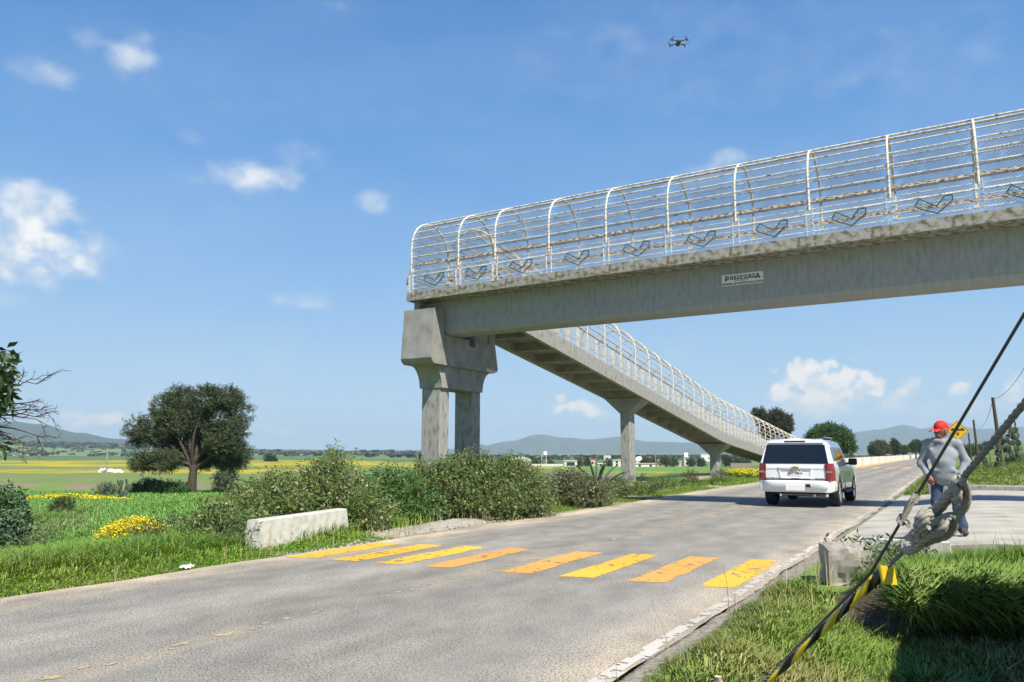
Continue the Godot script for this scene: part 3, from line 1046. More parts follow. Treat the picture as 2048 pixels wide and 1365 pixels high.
# ---------------------------------------------------------------- plants
func leaf_mesh(l: float, w: float, fold := 0.25) -> ArrayMesh:
	var m := MB.new()
	m.use_c = true
	var a := Vector3.ZERO
	var t := Vector3(0, l, 0)
	var p := Vector3(w, l * 0.45, w * fold)
	var q := Vector3(-w, l * 0.45, w * fold)
	var np := (t - a).cross(p - a).normalized()
	var nq := (q - a).cross(t - a).normalized()
	m.tri(a, p, t, np, np, np)
	m.tri(a, t, q, nq, nq, nq)
	return m.mesh()
func spray_mesh(cnt: int, l: float, leaf_l: float, leaf_w: float, sd: int) -> ArrayMesh:  # a twig with leaves along it
	var m := MB.new()
	m.use_c = true
	var g := RandomNumberGenerator.new()
	g.seed = sd
	for i in cnt:
		var t := (i + 0.5) / cnt
		var o := Vector3(0.08 * sin(t * 3.0) * l, t * l, 0.1 * t * t * l)
		var az := i * 2.4
		var d := Vector3(cos(az), 0.55 + g.randf() * 0.4, sin(az)).normalized()
		var sdv := d.cross(Vector3(g.randf() - 0.5, g.randf() - 0.5, g.randf() - 0.5)).normalized()
		var ll := leaf_l * g.randf_range(0.7, 1.2)
		var tip := o + d * ll
		var b := g.randf_range(0.75, 1.2)
		m.col = Color(b, b, b)
		var n2 := d.cross(sdv).normalized()
		var p := o + d * ll * 0.45 + sdv * leaf_w + n2 * leaf_w * 0.3
		var q := o + d * ll * 0.45 - sdv * leaf_w + n2 * leaf_w * 0.3
		m.flat(o, p, tip, n2)
		m.flat(o, tip, q, n2)
	return m.mesh()
func tuft_mesh(blades: int, h: float, spread: float, w: float, sd: int, bend := 0.5) -> ArrayMesh:
	var m := MB.new()
	m.use_c = true
	var g := RandomNumberGenerator.new()
	g.seed = sd
	for i in blades:
		var a := g.randf() * TAU
		var o := Vector3(cos(a), 0, sin(a)) * spread * sqrt(g.randf())
		var d := Vector3(cos(a + g.randf_range(-0.8, 0.8)), 0, sin(a + g.randf_range(-0.8, 0.8)))
		var hh := h * g.randf_range(0.5, 1.1)
		var bb := bend * g.randf_range(0.3, 1.2)
		var sd2 := d.cross(Vector3.UP)
		var p1 := o + Vector3.UP * hh * 0.55 + d * hh * bb * 0.3
		var p2 := o + Vector3.UP * hh * (1.0 - 0.25 * bb) + d * hh * bb
		var b := g.randf_range(0.75, 1.25)
		var yl := g.randf()
		m.col = Color(b * (1.0 + 0.35 * yl * yl), b, b)
		var nn := (d * 0.4 + Vector3.UP).normalized()
		m.tri(o - sd2 * w, o + sd2 * w, p1 + sd2 * w * 0.8, nn, nn, nn)
		m.tri(o - sd2 * w, p1 + sd2 * w * 0.8, p1 - sd2 * w * 0.8, nn, nn, nn)
		m.tri(p1 - sd2 * w * 0.8, p1 + sd2 * w * 0.8, p2, nn, nn, nn)
	return m.mesh()
func rand_basis(sc: float) -> Basis:
	return Basis.from_euler(Vector3(rf(0, TAU), rf(0, TAU), rf(0, TAU))).scaled(Vector3.ONE * sc)
# crown from lobes: each lobe [centre, radii]; leaves sit in clumps near the lobes' skins, sprays point outwards and hang by droop
func crown(lobes: Array, clump_r: float, per_m2: float, per_clump: int, droop: float, sc0: float, sc1: float) -> Array:
	var xf := []
	for l in lobes:
		var ctr: Vector3 = l[0]
		var rad: Vector3 = l[1]
		var area := 4.0 * PI * pow((pow(rad.x * rad.y, 1.6) + pow(rad.x * rad.z, 1.6) + pow(rad.y * rad.z, 1.6)) / 3.0, 1.0 / 1.6)
		var k := maxi(3, int(area * per_m2))
		for i in k:
			var d := Vector3(rng.randfn(), rng.randfn(), rng.randfn()).normalized()
			var cc := ctr + d * rad * rf(0.6, 1.0)
			var cr := clump_r * rf(0.6, 1.35)
			for j in per_clump:
				var e := Vector3(rng.randfn(), rng.randfn(), rng.randfn()).normalized()
				var p := cc + e * cr * pow(rng.randf(), 0.5)
				var dirn := (e * 0.8 + d * 0.7 + Vector3(0, 0.25 - droop * 1.6, 0) + Vector3(rf(-0.4, 0.4), rf(-0.4, 0.4), rf(-0.4, 0.4))).normalized()
				var sx := dirn.cross(Vector3(rf(-1, 1), rf(-1, 1), rf(-1, 1))).normalized()
				var s := rf(sc0, sc1)
				xf.append(Transform3D(Basis(sx * s, dirn * s, sx.cross(dirn) * s), p))
	return xf
func shades(base: Color, vary: float, n := 37) -> Array:
	var a := []
	for i in n:
		var b := rf(1.0 - vary, 1.0 + vary)
		var w := rf(-0.12, 0.16)
		a.append(Color(base.r * b * (1.0 + w), base.g * b, base.b * b * (1.0 - w)))
	return a
func limb(m: MB, a: Vector3, b: Vector3, r0: float, r1: float, bow: float, sides := 7) -> void:
	var p := PackedVector3Array()
	var rr := []
	var side := Vector3(rf(-1, 1), rf(-0.2, 0.5), rf(-1, 1)) * bow * (b - a).length()
	for i in 7:
		var t := i / 6.0
		p.append(a.lerp(b, t) + side * sin(PI * t) + Vector3(rf(-1, 1), 0, rf(-1, 1)) * r0 * 0.3)
		rr.append(lerpf(r0, r1, t))
	m.tube(p, rr, sides, false)
func tree(called: String, label: String, cat: String, at: Vector3, trunk_h: float, trunk_r: float, lobes: Array, leaf: Mesh, base: Color, clump_r: float, per_m2: float, per_clump: int, droop: float, sc0: float, sc1: float, group := "") -> Node3D:
	var t := thing(called, label, cat, at, 0.0, group)
	var m := MB.new()
	var top := Vector3(rf(-0.1, 0.1), trunk_h, rf(-0.1, 0.1))
	var pth := PackedVector3Array([Vector3(0, -0.3, 0), Vector3(0, 0.15, 0), Vector3(0.03, trunk_h * 0.5, 0.02), top])
	m.tube(pth, [trunk_r * 1.5, trunk_r * 1.15, trunk_r * 0.95, trunk_r * 0.8], 10, false)
	for l in lobes:
		var c: Vector3 = l[0]
		limb(m, top.lerp(Vector3(0, trunk_h * 0.7, 0), rng.randf()), c, trunk_r * 0.5, trunk_r * 0.12, 0.12)
		for k in 4:
			var e: Vector3 = c + Vector3(rf(-1, 1), rf(-0.6, 1), rf(-1, 1)) * l[1] * 0.75
			limb(m, c.lerp(top, 0.25 * rng.randf()), e, trunk_r * 0.16, trunk_r * 0.04, 0.12, 5)
	part(t, "trunk", m.mesh(), M.bark)
	many(t, "crown", leaf, M.leaf, crown(lobes, clump_r, per_m2, per_clump, droop, sc0, sc1), shades(base, 0.3))
	return t
func bush(called: String, label: String, at: Vector3, lobes: Array, leaf: Mesh, base: Color, per_m2: float, per_clump: int, flower: float, sc0 := 0.7, sc1 := 1.25, group := "", clump_r := 0.24) -> Node3D:
	var t := thing(called, label, "bush", at, 0.0, group)
	var m := MB.new()
	for l in lobes:
		for k in 5:
			var e: Vector3 = l[0] + Vector3(rf(-1, 1), rf(-0.3, 1), rf(-1, 1)) * l[1] * 0.7
			limb(m, Vector3(l[0].x * 0.6 + rf(-0.15, 0.15), -0.15, l[0].z * 0.6 + rf(-0.15, 0.15)), e, 0.02, 0.006, 0.1, 5)
	part(t, "stems", m.mesh(), M.twig)
	var xf := crown(lobes, clump_r, per_m2, per_clump, 0.0, sc0, sc1)
	many(t, "foliage", leaf, M.leaf, xf, shades(base, 0.35))
	if flower > 0.0:
		var fx := []
		for i in int(xf.size() * flower * 1.3):
			var x: Transform3D = xf[rng.randi() % xf.size()]
			fx.append(Transform3D(rand_basis(rf(0.7, 1.3)), x.origin + x.basis.y.normalized() * 0.12))
		var fm := MB.new()
		fm.use_c = true
		for i in 5:
			var d := Vector3(cos(i * 2.4), 0.4 * (i - 2), sin(i * 2.4)) * 0.014
			fm.box(d - Vector3.ONE * 0.008, d + Vector3.ONE * 0.008)
		many(t, "blossoms", fm.mesh(), M.petal, fx, shades(Color(0.5, 0.47, 0.29), 0.3))
	return t
func make_plants() -> void:
	var lanc := spray_mesh(9, 0.3, 0.11, 0.014, 5)
	var wide := spray_mesh(8, 0.26, 0.12, 0.03, 6)
	var hang := spray_mesh(13, 0.5, 0.22, 0.03, 8)
	# --- big flowering shrubs between road and pier
	var g := "flowering shrubs along the verge"
	var dk := Color(0.11, 0.165, 0.042)
	var defs := [
		["tall flowering shrub with cream blossoms behind the concrete barrier block", 612.0, 16.0, [[-0.75, 0.8, 0.2, 0.85, 0.9, 0.8], [0.25, 1.0, -0.1, 0.95, 1.0, 0.9], [0.62, 1.75, -0.3, 0.42, 0.6, 0.45], [-0.3, 0.6, 0.8, 0.8, 0.7, 0.6], [1.1, 0.75, -0.2, 0.8, 0.85, 0.8], [-1.1, 0.4, 0.3, 0.4, 0.5, 0.5]], dk, 0.16],
		["dark green leafy shrub between two flowering shrubs on the verge", 790.0, 18.5, [[-0.4, 0.75, 0.0, 0.9, 0.85, 0.8], [0.6, 0.7, 0.0, 0.8, 0.8, 0.8], [0.1, 1.15, -0.2, 0.6, 0.5, 0.6]], Color(0.08, 0.18, 0.04), 0.02],
		["widest flowering shrub, in front of the bridge pier's foot", 945.0, 19.2, [[-1.1, 0.9, 0.1, 0.95, 0.95, 0.9], [0.0, 1.15, 0.0, 1.1, 1.1, 1.0], [0.95, 1.0, -0.1, 1.0, 1.0, 0.9], [1.0, 1.55, -0.2, 0.5, 0.5, 0.5], [1.55, 0.55, 0.2, 0.7, 0.65, 0.7], [-0.3, 0.6, 0.6, 1.0, 0.65, 0.6], [0.7, 0.5, 0.7, 0.9, 0.6, 0.6], [-0.2, 1.75, -0.2, 0.5, 0.4, 0.4]], dk, 0.14],
		["dull brownish shrub with thin stems beside the agave", 1130.0, 23.0, [[-0.7, 0.55, 0.0, 0.8, 0.65, 0.7], [0.4, 0.6, 0.0, 0.9, 0.7, 0.7], [0.0, 1.05, -0.2, 0.6, 0.35, 0.5], [1.0, 0.45, 0.1, 0.5, 0.5, 0.5]], Color(0.13, 0.145, 0.07), 0.08]]
	for d in defs:
		var lobes := []
		for l in d[3]:
			var o := Basis(Vector3.UP, YAW) * Vector3(l[0] * 0.92, l[1] * 0.66, l[2] * 0.8)
			lobes.append([o, Vector3(l[3] * rf(0.68, 0.85), l[4] * rf(0.56, 0.68), l[5] * 0.8)])
		bush("flowering_shrub", d[0], on_ground(d[1], d[2]), lobes, lanc, d[4], 17.0, 14, d[5], 0.4, 1.0, g, 0.2)
	# low flowering clump to the left of the barrier block
	bush("flowering_shrub", "low sprawling flowering shrub at the left end of the barrier block", on_ground(478.0, 14.2), [[Vector3(0, 0.3, 0), Vector3(0.35, 0.4, 0.5)], [Vector3(-0.2, 0.15, 0.2), Vector3(0.35, 0.25, 0.4)], [Vector3(0.3, 0.2, 0.5), Vector3(0.5, 0.35, 0.4)]], lanc, dk, 15.0, 10, 0.2, 0.6, 1.0, g)
	# --- bushes at the left edge of the meadow
	bush("round_bush", "large round dark green bush at the edge of the meadow under bare twigs", on_ground(0.0, 21.5), [[Vector3(-0.6, 0.75, 0), Vector3(1.1, 0.85, 0.9)], [Vector3(0.3, 0.7, 0.2), Vector3(0.75, 0.7, 0.7)]], wide, Color(0.055, 0.12, 0.045), 15.0, 14, 0.0)
	bush("round_bush", "lower bluish green bush in front of the large round bush", on_ground(2.0, 18.5), [[Vector3(-0.1, 0.4, 0), Vector3(0.7, 0.5, 0.6)], [Vector3(-0.9, 0.4, 0), Vector3(0.7, 0.5, 0.6)]], wide, Color(0.065, 0.13, 0.06), 14.0, 10, 0.0)
	bush("round_bush", "small solitary ball shaped bush in dry grass", on_ground(134.0, 29.0), [[Vector3(0, 0.3, 0), Vector3(0.36, 0.3, 0.36)]], wide, Color(0.045, 0.08, 0.02), 20.0, 12, 0.0, 0.4, 0.7, "", 0.1)
	bush("low_bush", "pale grey green bush beside the bare soil strip", on_ground(213.0, 44.0), [[Vector3(0, 0.35, 0), Vector3(0.5, 0.4, 0.4)]], wide, Color(0.1, 0.14, 0.08), 14.0, 8, 0.0, 0.6, 1.0)
	bush("low_bush", "dense green bush at the left of the big tree's trunk", on_ground(300.0, 48.0), [[Vector3(-0.4, 0.3, 0), Vector3(0.8, 0.4, 0.5)], [Vector3(0.6, 0.3, 0), Vector3(0.8, 0.45, 0.5)]], wide, Color(0.04, 0.1, 0.025), 14.0, 8, 0.0)
	bush("low_bush", "spreading green bush right at the big tree's foot", on_ground(345.0, 46.5), [[Vector3(-0.5, 0.2, 0), Vector3(0.8, 0.35, 0.5)], [Vector3(0.6, 0.2, 0), Vector3(0.7, 0.3, 0.5)]], wide, Color(0.045, 0.11, 0.025), 14.0, 8, 0.0)
	bush("low_bush", "grey green bush hanging over the soil scarp beyond the big tree", on_ground(455.0, 53.0), [[Vector3(0, 0.5, 0), Vector3(0.8, 0.7, 0.6)]], wide, Color(0.09, 0.13, 0.06), 12.0, 8, 0.0)
	for k in [[358.0, 20.5, 0.3], [95.0, 18.5, 0.25], [320.0, 13.2, 0.25], [1250.0, 31.0, 0.4], [1290.0, 30.0, 0.4], [1380.0, 36.0, 0.45], [1440.0, 40.0, 0.4], [480.0, 12.6, 0.22], [1330.0, 33.0, 0.3]]:
		bush("weed_clump", "small scrubby weed clump growing in the verge grass", on_ground(k[0], k[1]), [[Vector3(0, k[2] * 0.8, 0), Vector3(k[2], k[2] * 0.8, k[2])]], lanc, Color(0.08, 0.11, 0.045), 16.0, 7, 0.03, 0.5, 0.9, "weed clumps in the verge", 0.12)
	# --- the big pepper tree in the meadow
	rng.seed = 771
	var S := 46.5 / 1584.0
	var lb := []
	for l in [[322, 826, 27, 26], [350, 803, 28, 20], [415, 808, 24, 24], [446, 806, 28, 22], [470, 838, 22, 28], [385, 842, 34, 30], [430, 850, 36, 34], [340, 856, 34, 28], [280, 862, 18, 20], [272, 884, 16, 16], [308, 880, 24, 24], [352, 896, 40, 28], [400, 892, 44, 34], [452, 888, 36, 34], [478, 880, 16, 34], [300, 930, 32, 11], [268, 936, 14, 9], [350, 928, 26, 16], [400, 926, 34, 16], [446, 926, 32, 20], [472, 922, 14, 20]]:
		var c := Basis(Vector3.UP, YAW) * Vector3((l[0] - 387.0) * S, 0.0, rf(-1.4, 1.4))
		c.y = (998.0 - l[1]) * S
		lb.append([c, Vector3(l[2], l[3], l[2]) * S * 0.85])
	tree("pepper_tree", "large dense dark olive tree with drooping foliage standing alone in the meadow", "tree", on_ground(387.0, 46.5), 1.8, 0.25, lb, hang, Color(0.058, 0.082, 0.027), 0.27, 6.0, 15, 0.35, 0.4, 0.8)
	# --- tree leaning in from beyond the left edge: leafy bough and bare twigs
	var lt := thing("leaning_tree", "leafy tree with a tangle of bare dead twigs reaching in over the meadow", "tree", on_ground(-420.0, 11.0))
	var lm := MB.new()
	var org := lt.position
	var P := func(x: float, y: float, d: float) -> Vector3: return at_depth(x, y, d) - org
	lm.tube(PackedVector3Array([Vector3(0, -0.3, 0), Vector3(0.05, 1.0, 0), P.call(-330.0, 870.0, 11.0), P.call(-150.0, 800.0, 11.0), P.call(-20.0, 770.0, 11.0)]), [0.16, 0.13, 0.1, 0.05, 0.02], 8, false)
	lm.tube(PackedVector3Array([P.call(-330.0, 870.0, 11.0), P.call(-150.0, 840.0, 11.0), P.call(-40.0, 830.0, 11.0)]), [0.08, 0.045, 0.025], 8, false)
	part(lt, "trunk", lm.mesh(), M.bark)
	var tw := MB.new()
	var roots := [[-40, 830, 122, 826], [-40, 835, 112, 815], [-40, 800, 100, 752], [-40, 820, 105, 850], [-40, 850, 80, 915], [-40, 840, 60, 900], [-30, 790, 60, 745], [-40, 860, 45, 920], [-40, 830, 75, 800], [-40, 845, 90, 872]]
	for q in roots:
		twig(tw, P.call(q[0], q[1], 11.0), P.call(q[2], q[3], 11.0 + rf(-0.5, 0.5)), 0.013, 3)
	part(lt, "bare_twigs", tw.mesh(), M.twig)
	var lx := []
	var big := leaf_mesh(0.2, 0.045)
	for i in 700:
		var p: Vector3 = P.call(rf(-150, 30) - pow(rf(0, 1), 2.0) * 10.0, rf(695, 822), 11.0 + rf(-0.45, 0.45))
		var d := Vector3(rf(-0.7, 0.9), rf(-1.3, 0.3), rf(-0.7, 0.7)).normalized()
		var sx := d.cross(Vector3(rf(-1, 1), rf(-1, 1), rf(-1, 1))).normalized()
		var s := rf(0.7, 1.25)
		lx.append(Transform3D(Basis(sx * s, d * s, sx.cross(d) * s), p))
	for i in 40:
		var p: Vector3 = P.call(rf(-60, 6), rf(830, 900), 11.0 + rf(-0.4, 0.4))
		var d := Vector3(rf(-0.7, 0.9), rf(-1.3, 0.3), rf(-0.7, 0.7)).normalized()
		var sx := d.cross(Vector3(rf(-1, 1), rf(-1, 1), rf(-1, 1))).normalized()
		lx.append(Transform3D(Basis(sx, d, sx.cross(d)), p))
	many(lt, "leaves", big, M.leaf, lx, shades(Color(0.04, 0.085, 0.022), 0.35))
	# --- trees beyond the road
	var far_defs := [
		["eucalyptus_tree", "tall open crowned eucalyptus rising behind the ramp's low end", 1550.0, 95.0, [[-18, 60, 12, 12], [-28, 78, 10, 10], [0, 55, 12, 11], [12, 62, 13, 12], [24, 52, 11, 10], [6, 74, 13, 10], [-10, 42, 13, 10], [16, 38, 12, 9], [28, 66, 8, 7]], 0.18, 26.0, Color(0.045, 0.06, 0.028), 0.35],
		["round_tree", "wide dense round crowned tree behind the white parapet", 1660.0, 84.0, [[-22, 22, 22, 20], [0, 34, 28, 20], [22, 26, 22, 20], [0, 16, 36, 16], [-34, 14, 14, 13], [34, 14, 14, 13], [10, 42, 18, 10]], 0.22, 6.0, Color(0.045, 0.1, 0.025), 0.35],
		["cactus_tree", "grey green prickly crown of a tall cactus behind the parapet", 1757.0, 128.0, [[-8, 10, 10, 9], [6, 14, 11, 9], [14, 8, 8, 8], [-2, 4, 14, 7]], 0.15, 4.0, Color(0.09, 0.12, 0.07), 0.3],
		["conifer", "small pointed conifer behind the parapet", 1791.0, 175.0, [[0, 6, 11, 6], [0, 14, 8, 6], [0, 22, 4, 5]], 0.15, 4.0, Color(0.035, 0.06, 0.03), 0.4],
		["low_tree", "low bushy tree right of the pointed conifer", 1808.0, 185.0, [[0, 6, 10, 6], [-14, 5, 8, 5]], 0.12, 3.0, Color(0.05, 0.09, 0.03), 0.4],
		["roadside_tree", "dark roadside tree to the left of the red capped man", 1832.0, 196.0, [[-6, 10, 8, 8], [4, 16, 8, 8], [12, 10, 8, 8]], 0.2, 4.0, Color(0.035, 0.065, 0.025), 0.45],
		["roadside_tree", "dark roadside tree behind the red capped man", 1856.0, 198.0, [[-4, 14, 8, 8], [4, 18, 8, 7], [10, 10, 10, 9], [-10, 8, 8, 7]], 0.2, 4.0, Color(0.04, 0.07, 0.025), 0.45],
		["roadside_tree", "low dark tree beyond the warning sign", 1968.0, 150.0, [[-6, 6, 9, 7], [5, 9, 9, 8]], 0.2, 3.0, Color(0.045, 0.075, 0.028), 0.45],
		["low_tree", "low shrubby tree at the road's far right edge", 1935.0, 120.0, [[-8, 4, 10, 7], [8, 5, 10, 7]], 0.15, 3.0, Color(0.045, 0.085, 0.03), 0.4],
		["field_tree", "dark field tree, the tallest of three to the left of the pier", 850.0, 330.0, [[0, 7, 8, 8], [0, 14, 5, 6]], 0.3, 3.0, Color(0.03, 0.05, 0.022), 1.0],
		["field_tree", "dark field tree, the middle of three to the left of the pier", 908.0, 330.0, [[0, 6, 6, 6]], 0.3, 3.0, Color(0.03, 0.05, 0.022), 1.0],
		["field_tree", "dark field tree closest to the bridge pier", 957.0, 330.0, [[0, 5, 6, 5]], 0.3, 3.0, Color(0.03, 0.05, 0.022), 1.0],
		["field_tree", "lone tree among yellow fields beyond the tall flowering shrub", 541.0, 250.0, [[0, 5, 8, 5], [5, 3, 5, 4]], 0.25, 3.0, Color(0.04, 0.06, 0.025), 0.8]]
	for d in far_defs:
		var at := on_ground(d[2], d[3])
		var k: float = d[3] / 1584.0
		var lobes := []
		for l in d[4]:
			var c := Basis(Vector3.UP, YAW) * Vector3(l[0] * k, 0.0, rf(-0.3, 0.3) * l[2] * k)
			c.y = l[1] * k + (1.5 - at.y if d[3] < 200.0 else 0.0)
			lobes.append([c, Vector3(l[2], l[3], l[2]) * k])
		var top: Vector3 = lobes[0][0]
		var sz: float = d[8]
		tree(d[0], d[1], "tree", at, maxf(0.6, top.y * 0.6), d[5], lobes, wide if d[3] > 90.0 else wide, d[7], sz * 1.1, 2.4 / (sz * sz) * 0.4, 26, 0.1, sz * 2.0, sz * 3.6)
	# village trees among the houses
	for v in [[1015, 300, 14], [1068, 300, 13], [1078, 305, 9], [1155, 290, 15], [1172, 295, 13], [1215, 300, 12], [1228, 310, 14], [1290, 280, 16], [1305, 285, 14], [1330, 280, 18], [1345, 285, 16], [1382, 290, 14], [1400, 285, 15], [1452, 270, 20], [1470, 275, 18], [1490, 270, 16], [1318, 300, 12], [1100, 305, 10]]:
		var at := on_ground(v[0], v[1])
		var h: float = v[2] * v[1] / 1584.0
		tree("village_tree", "dark leafy tree standing among the village houses", "tree", at, h * 0.35, 0.15, [[Vector3(0, h * 0.62, 0), Vector3(h * 0.45, h * 0.42, h * 0.45)], [Vector3(h * 0.3, h * 0.45, 0), Vector3(h * 0.35, h * 0.3, h * 0.35)]], wide, Color(0.04, 0.065, 0.028).lerp(Color(0.07, 0.1, 0.04), rng.randf()), 0.6, 1.3, 16, 0.0, 1.6, 2.8, "trees among the village houses")
	# far tree lines: nobody could count these
	var clump := MB.new()
	clump.use_c = true
	for i in 26:
		var d := Vector3(rf(-1, 1), rf(0, 1), rf(-1, 1)).normalized()
		var p := d * rf(0.5, 1.0)
		var b := rf(0.7, 1.3)
		clump.col = Color(b, b, b)
		var s := Vector3(rf(-1, 1), rf(-1, 1), rf(-1, 1)).normalized()
		var e := d.cross(s).normalized()
		clump.quad(p + s * 0.4, p + e * 0.4, p - s * 0.4, p - e * 0.4, d)
	var cm := clump.mesh()
	var tx := []
	for i in 900:
		var px := rf(60, 860)
		var p := on_ground(px, 1500.0 + rf(-60, 200))
		var s := rf(5.0, 9.0) * (1.0 + 0.5 * nf.get_noise_1d(px * 2.0))
		tx.append(Transform3D(Basis.from_euler(Vector3(0, rf(0, 6), 0)).scaled(Vector3(s * 1.3, s, s * 1.3)), p))
	for i in 500:
		var p := on_ground(rf(960, 1850), 900.0 + rf(-250, 500))
		var s := rf(2.0, 4.5)
		tx.append(Transform3D(Basis.from_euler(Vector3(0, rf(0, 6), 0)).scaled(Vector3(s * 1.5, s, s * 1.5)), p))
	for i in 260:
		var p := on_ground(rf(-100, 900), 500.0 + pow(rf(0, 1), 0.7) * 900.0)
		var s := rf(1.5, 3.5)
		tx.append(Transform3D(Basis.from_euler(Vector3(0, rf(0, 6), 0)).scaled(Vector3(s * 1.4, s, s * 1.4)), p))
	var tl := many(self, "tree_line", cm, M.leaf, tx, shades(Color(0.035, 0.055, 0.025), 0.25))
	tag(tl, "far belts of dark trees and hedges across the plain", "trees")
	# --- agave beside the ramp column
	agave("big grey green agave with long curved leaves at the ramp column's foot", on_ground(1192.0, 33.0), [[-1.0, 1.2, 0.35], [-0.45, 1.55, 0.16], [0.05, 1.6, 0.02], [0.5, 1.4, -0.2], [1.0, 1.15, -0.5], [1.35, 0.9, -0.2], [1.1, 0.35, 0.4], [-1.1, 0.5, 0.6], [0.3, 1.2, 0.9], [-0.6, 1.0, -0.8]], 0.11)
	agave("small agave at the foot of the ramp column", on_ground(1235.0, 36.5), [[-0.5, 0.5, 0.2], [-0.2, 0.6, 0.2], [0.15, 0.6, 0.0], [0.5, 0.45, 0.1], [0.6, 0.2, 0.2], [-0.6, 0.2, -0.2]], 0.06)
	# --- prickly pears
	cactus("prickly pear cactus standing in the meadow left of the big tree", on_ground(250.0, 42.0), 1.15, 0.9, 26)
	cactus("large prickly pear on the bank, by the pole that overlaps it", at_bank(2030.0, 41.0), 2.1, 2.2, 80)
	cactus("dark prickly pear lower on the bank by the wooden pole", at_bank(1992.0, 38.0), 1.2, 1.3, 40)
	cactus("prickly pear topmost on the grassy bank", at_bank(2075.0, 39.0), 2.2, 1.8, 60)
	# --- yellow flowers
	yellow_patch("dense patch of bright yellow wildflowers by the meadow's dip", on_ground(272.0, 19.0), 0.72, 0.7, 0.62, 1100, 0.5)
	yellow_patch("thin strip of yellow wildflowers at the wheat field's edge", on_ground(150.0, 41.0), 3.2, 0.8, 0.35, 500, 0.9)
	yellow_patch("yellow flowers in the grass behind the far ramp column", on_ground(1492.0, 52.0), 1.6, 0.8, 0.6, 420, 0.9)
func at_bank(x: float, d: float) -> Vector3:
	return on_ground(x, d)
func twig(m: MB, a: Vector3, b: Vector3, r: float, lev: int) -> void:
	var L := (b - a).length()
	var p := PackedVector3Array([a])
	var n := 6
	var rr := [r]
	for i in range(1, n + 1):
		p.append(a.lerp(b, float(i) / n) + Vector3(rf(-1, 1), rf(-1, 1), rf(-1, 1)) * L * 0.045)
		rr.append(lerpf(r, r * 0.3, float(i) / n))
	m.tube(p, rr, 4, false)
	if lev <= 0:
		return
	for k in 3 + (1 if lev > 1 else 0):
		var i := 1 + rng.randi() % (n - 1)
		var d := (b - a).normalized()
		var e := (d * 0.9 + Vector3(rf(-1, 1), rf(-0.9, 1), rf(-1, 1)) * 0.75).normalized()
		twig(m, p[i], p[i] + e * L * rf(0.25, 0.45), r * 0.55, lev - 1)
func agave(label: String, at: Vector3, leaves: Array, w: float) -> void:
	var t := thing("agave", label, "agave", at, YAW, "agaves by the ramp")
	for l in leaves:
		var m := MB.new()
		m.use_c = true
		var tip := Vector3(l[0], l[1], l[2])
		var side := Vector3(tip.z, 0, -tip.x)
		side = side.normalized() if side.length() > 0.05 else Vector3.RIGHT
		var nn := side.cross(tip).normalized()
		if nn.y < 0.0:
			nn = -nn
		var prev := []
		for i in 9:
			var s := i / 8.0
			var c := Vector3(tip.x * s, 0, tip.z * s) + Vector3.UP * tip.y * (1.0 - pow(1.0 - s, 1.6))
			var ww := w * (0.7 + 0.9 * s) * pow(1.0 - s, 0.6) + 0.004
			var row := [c - side * ww + nn * ww * 0.5, c - nn * ww * 0.25, c + side * ww + nn * ww * 0.5]
			if prev:
				for q in 2:
					m.col = Color(0.085, 0.12, 0.085) * rf(0.9, 1.1)
					m.quad(prev[q], prev[q + 1], row[q + 1], row[q], nn)
			prev = row
		part(t, "leaf", m.mesh(), M.hill)
func cactus(label: String, at: Vector3, h: float, w: float, pads: int) -> void:
	var t := thing("prickly_pear", label, "cactus", at, rf(0, 3), "prickly pear cacti")
	var pm := MB.new()
	pm.use_c = true
	pm.lathe([[0.0, -0.02], [0.09, -0.02], [0.12, 0.0], [0.09, 0.02], [0.0, 0.02]], Vector3(0, 0.14, 0), Vector3.BACK, 12)
	var mesh := pm.mesh()
	var mt := mat(lin(0.055, 0.085, 0.05), 0.6)
	var bases := [Vector3.ZERO]
	for i in pads:
		var b: Vector3 = bases[rng.randi() % bases.size()] if i > 4 else Vector3(rf(-0.3, 0.3) * w, 0, rf(-0.2, 0.2) * w)
		if b.y > h - 0.2:
			b = bases[rng.randi() % mini(bases.size(), 5)]
		var lean := rf(-0.8, 0.8)
		var o := part(t, "pad", mesh, mt)
		var s := rf(0.8, 1.3)
		o.transform = Transform3D(Basis.from_euler(Vector3(rf(-0.3, 0.3), rf(0, PI), lean)).scaled(Vector3(s, s * 1.25, s)), b)
		bases.append(b + o.transform.basis.y.normalized() * 0.3 * s)
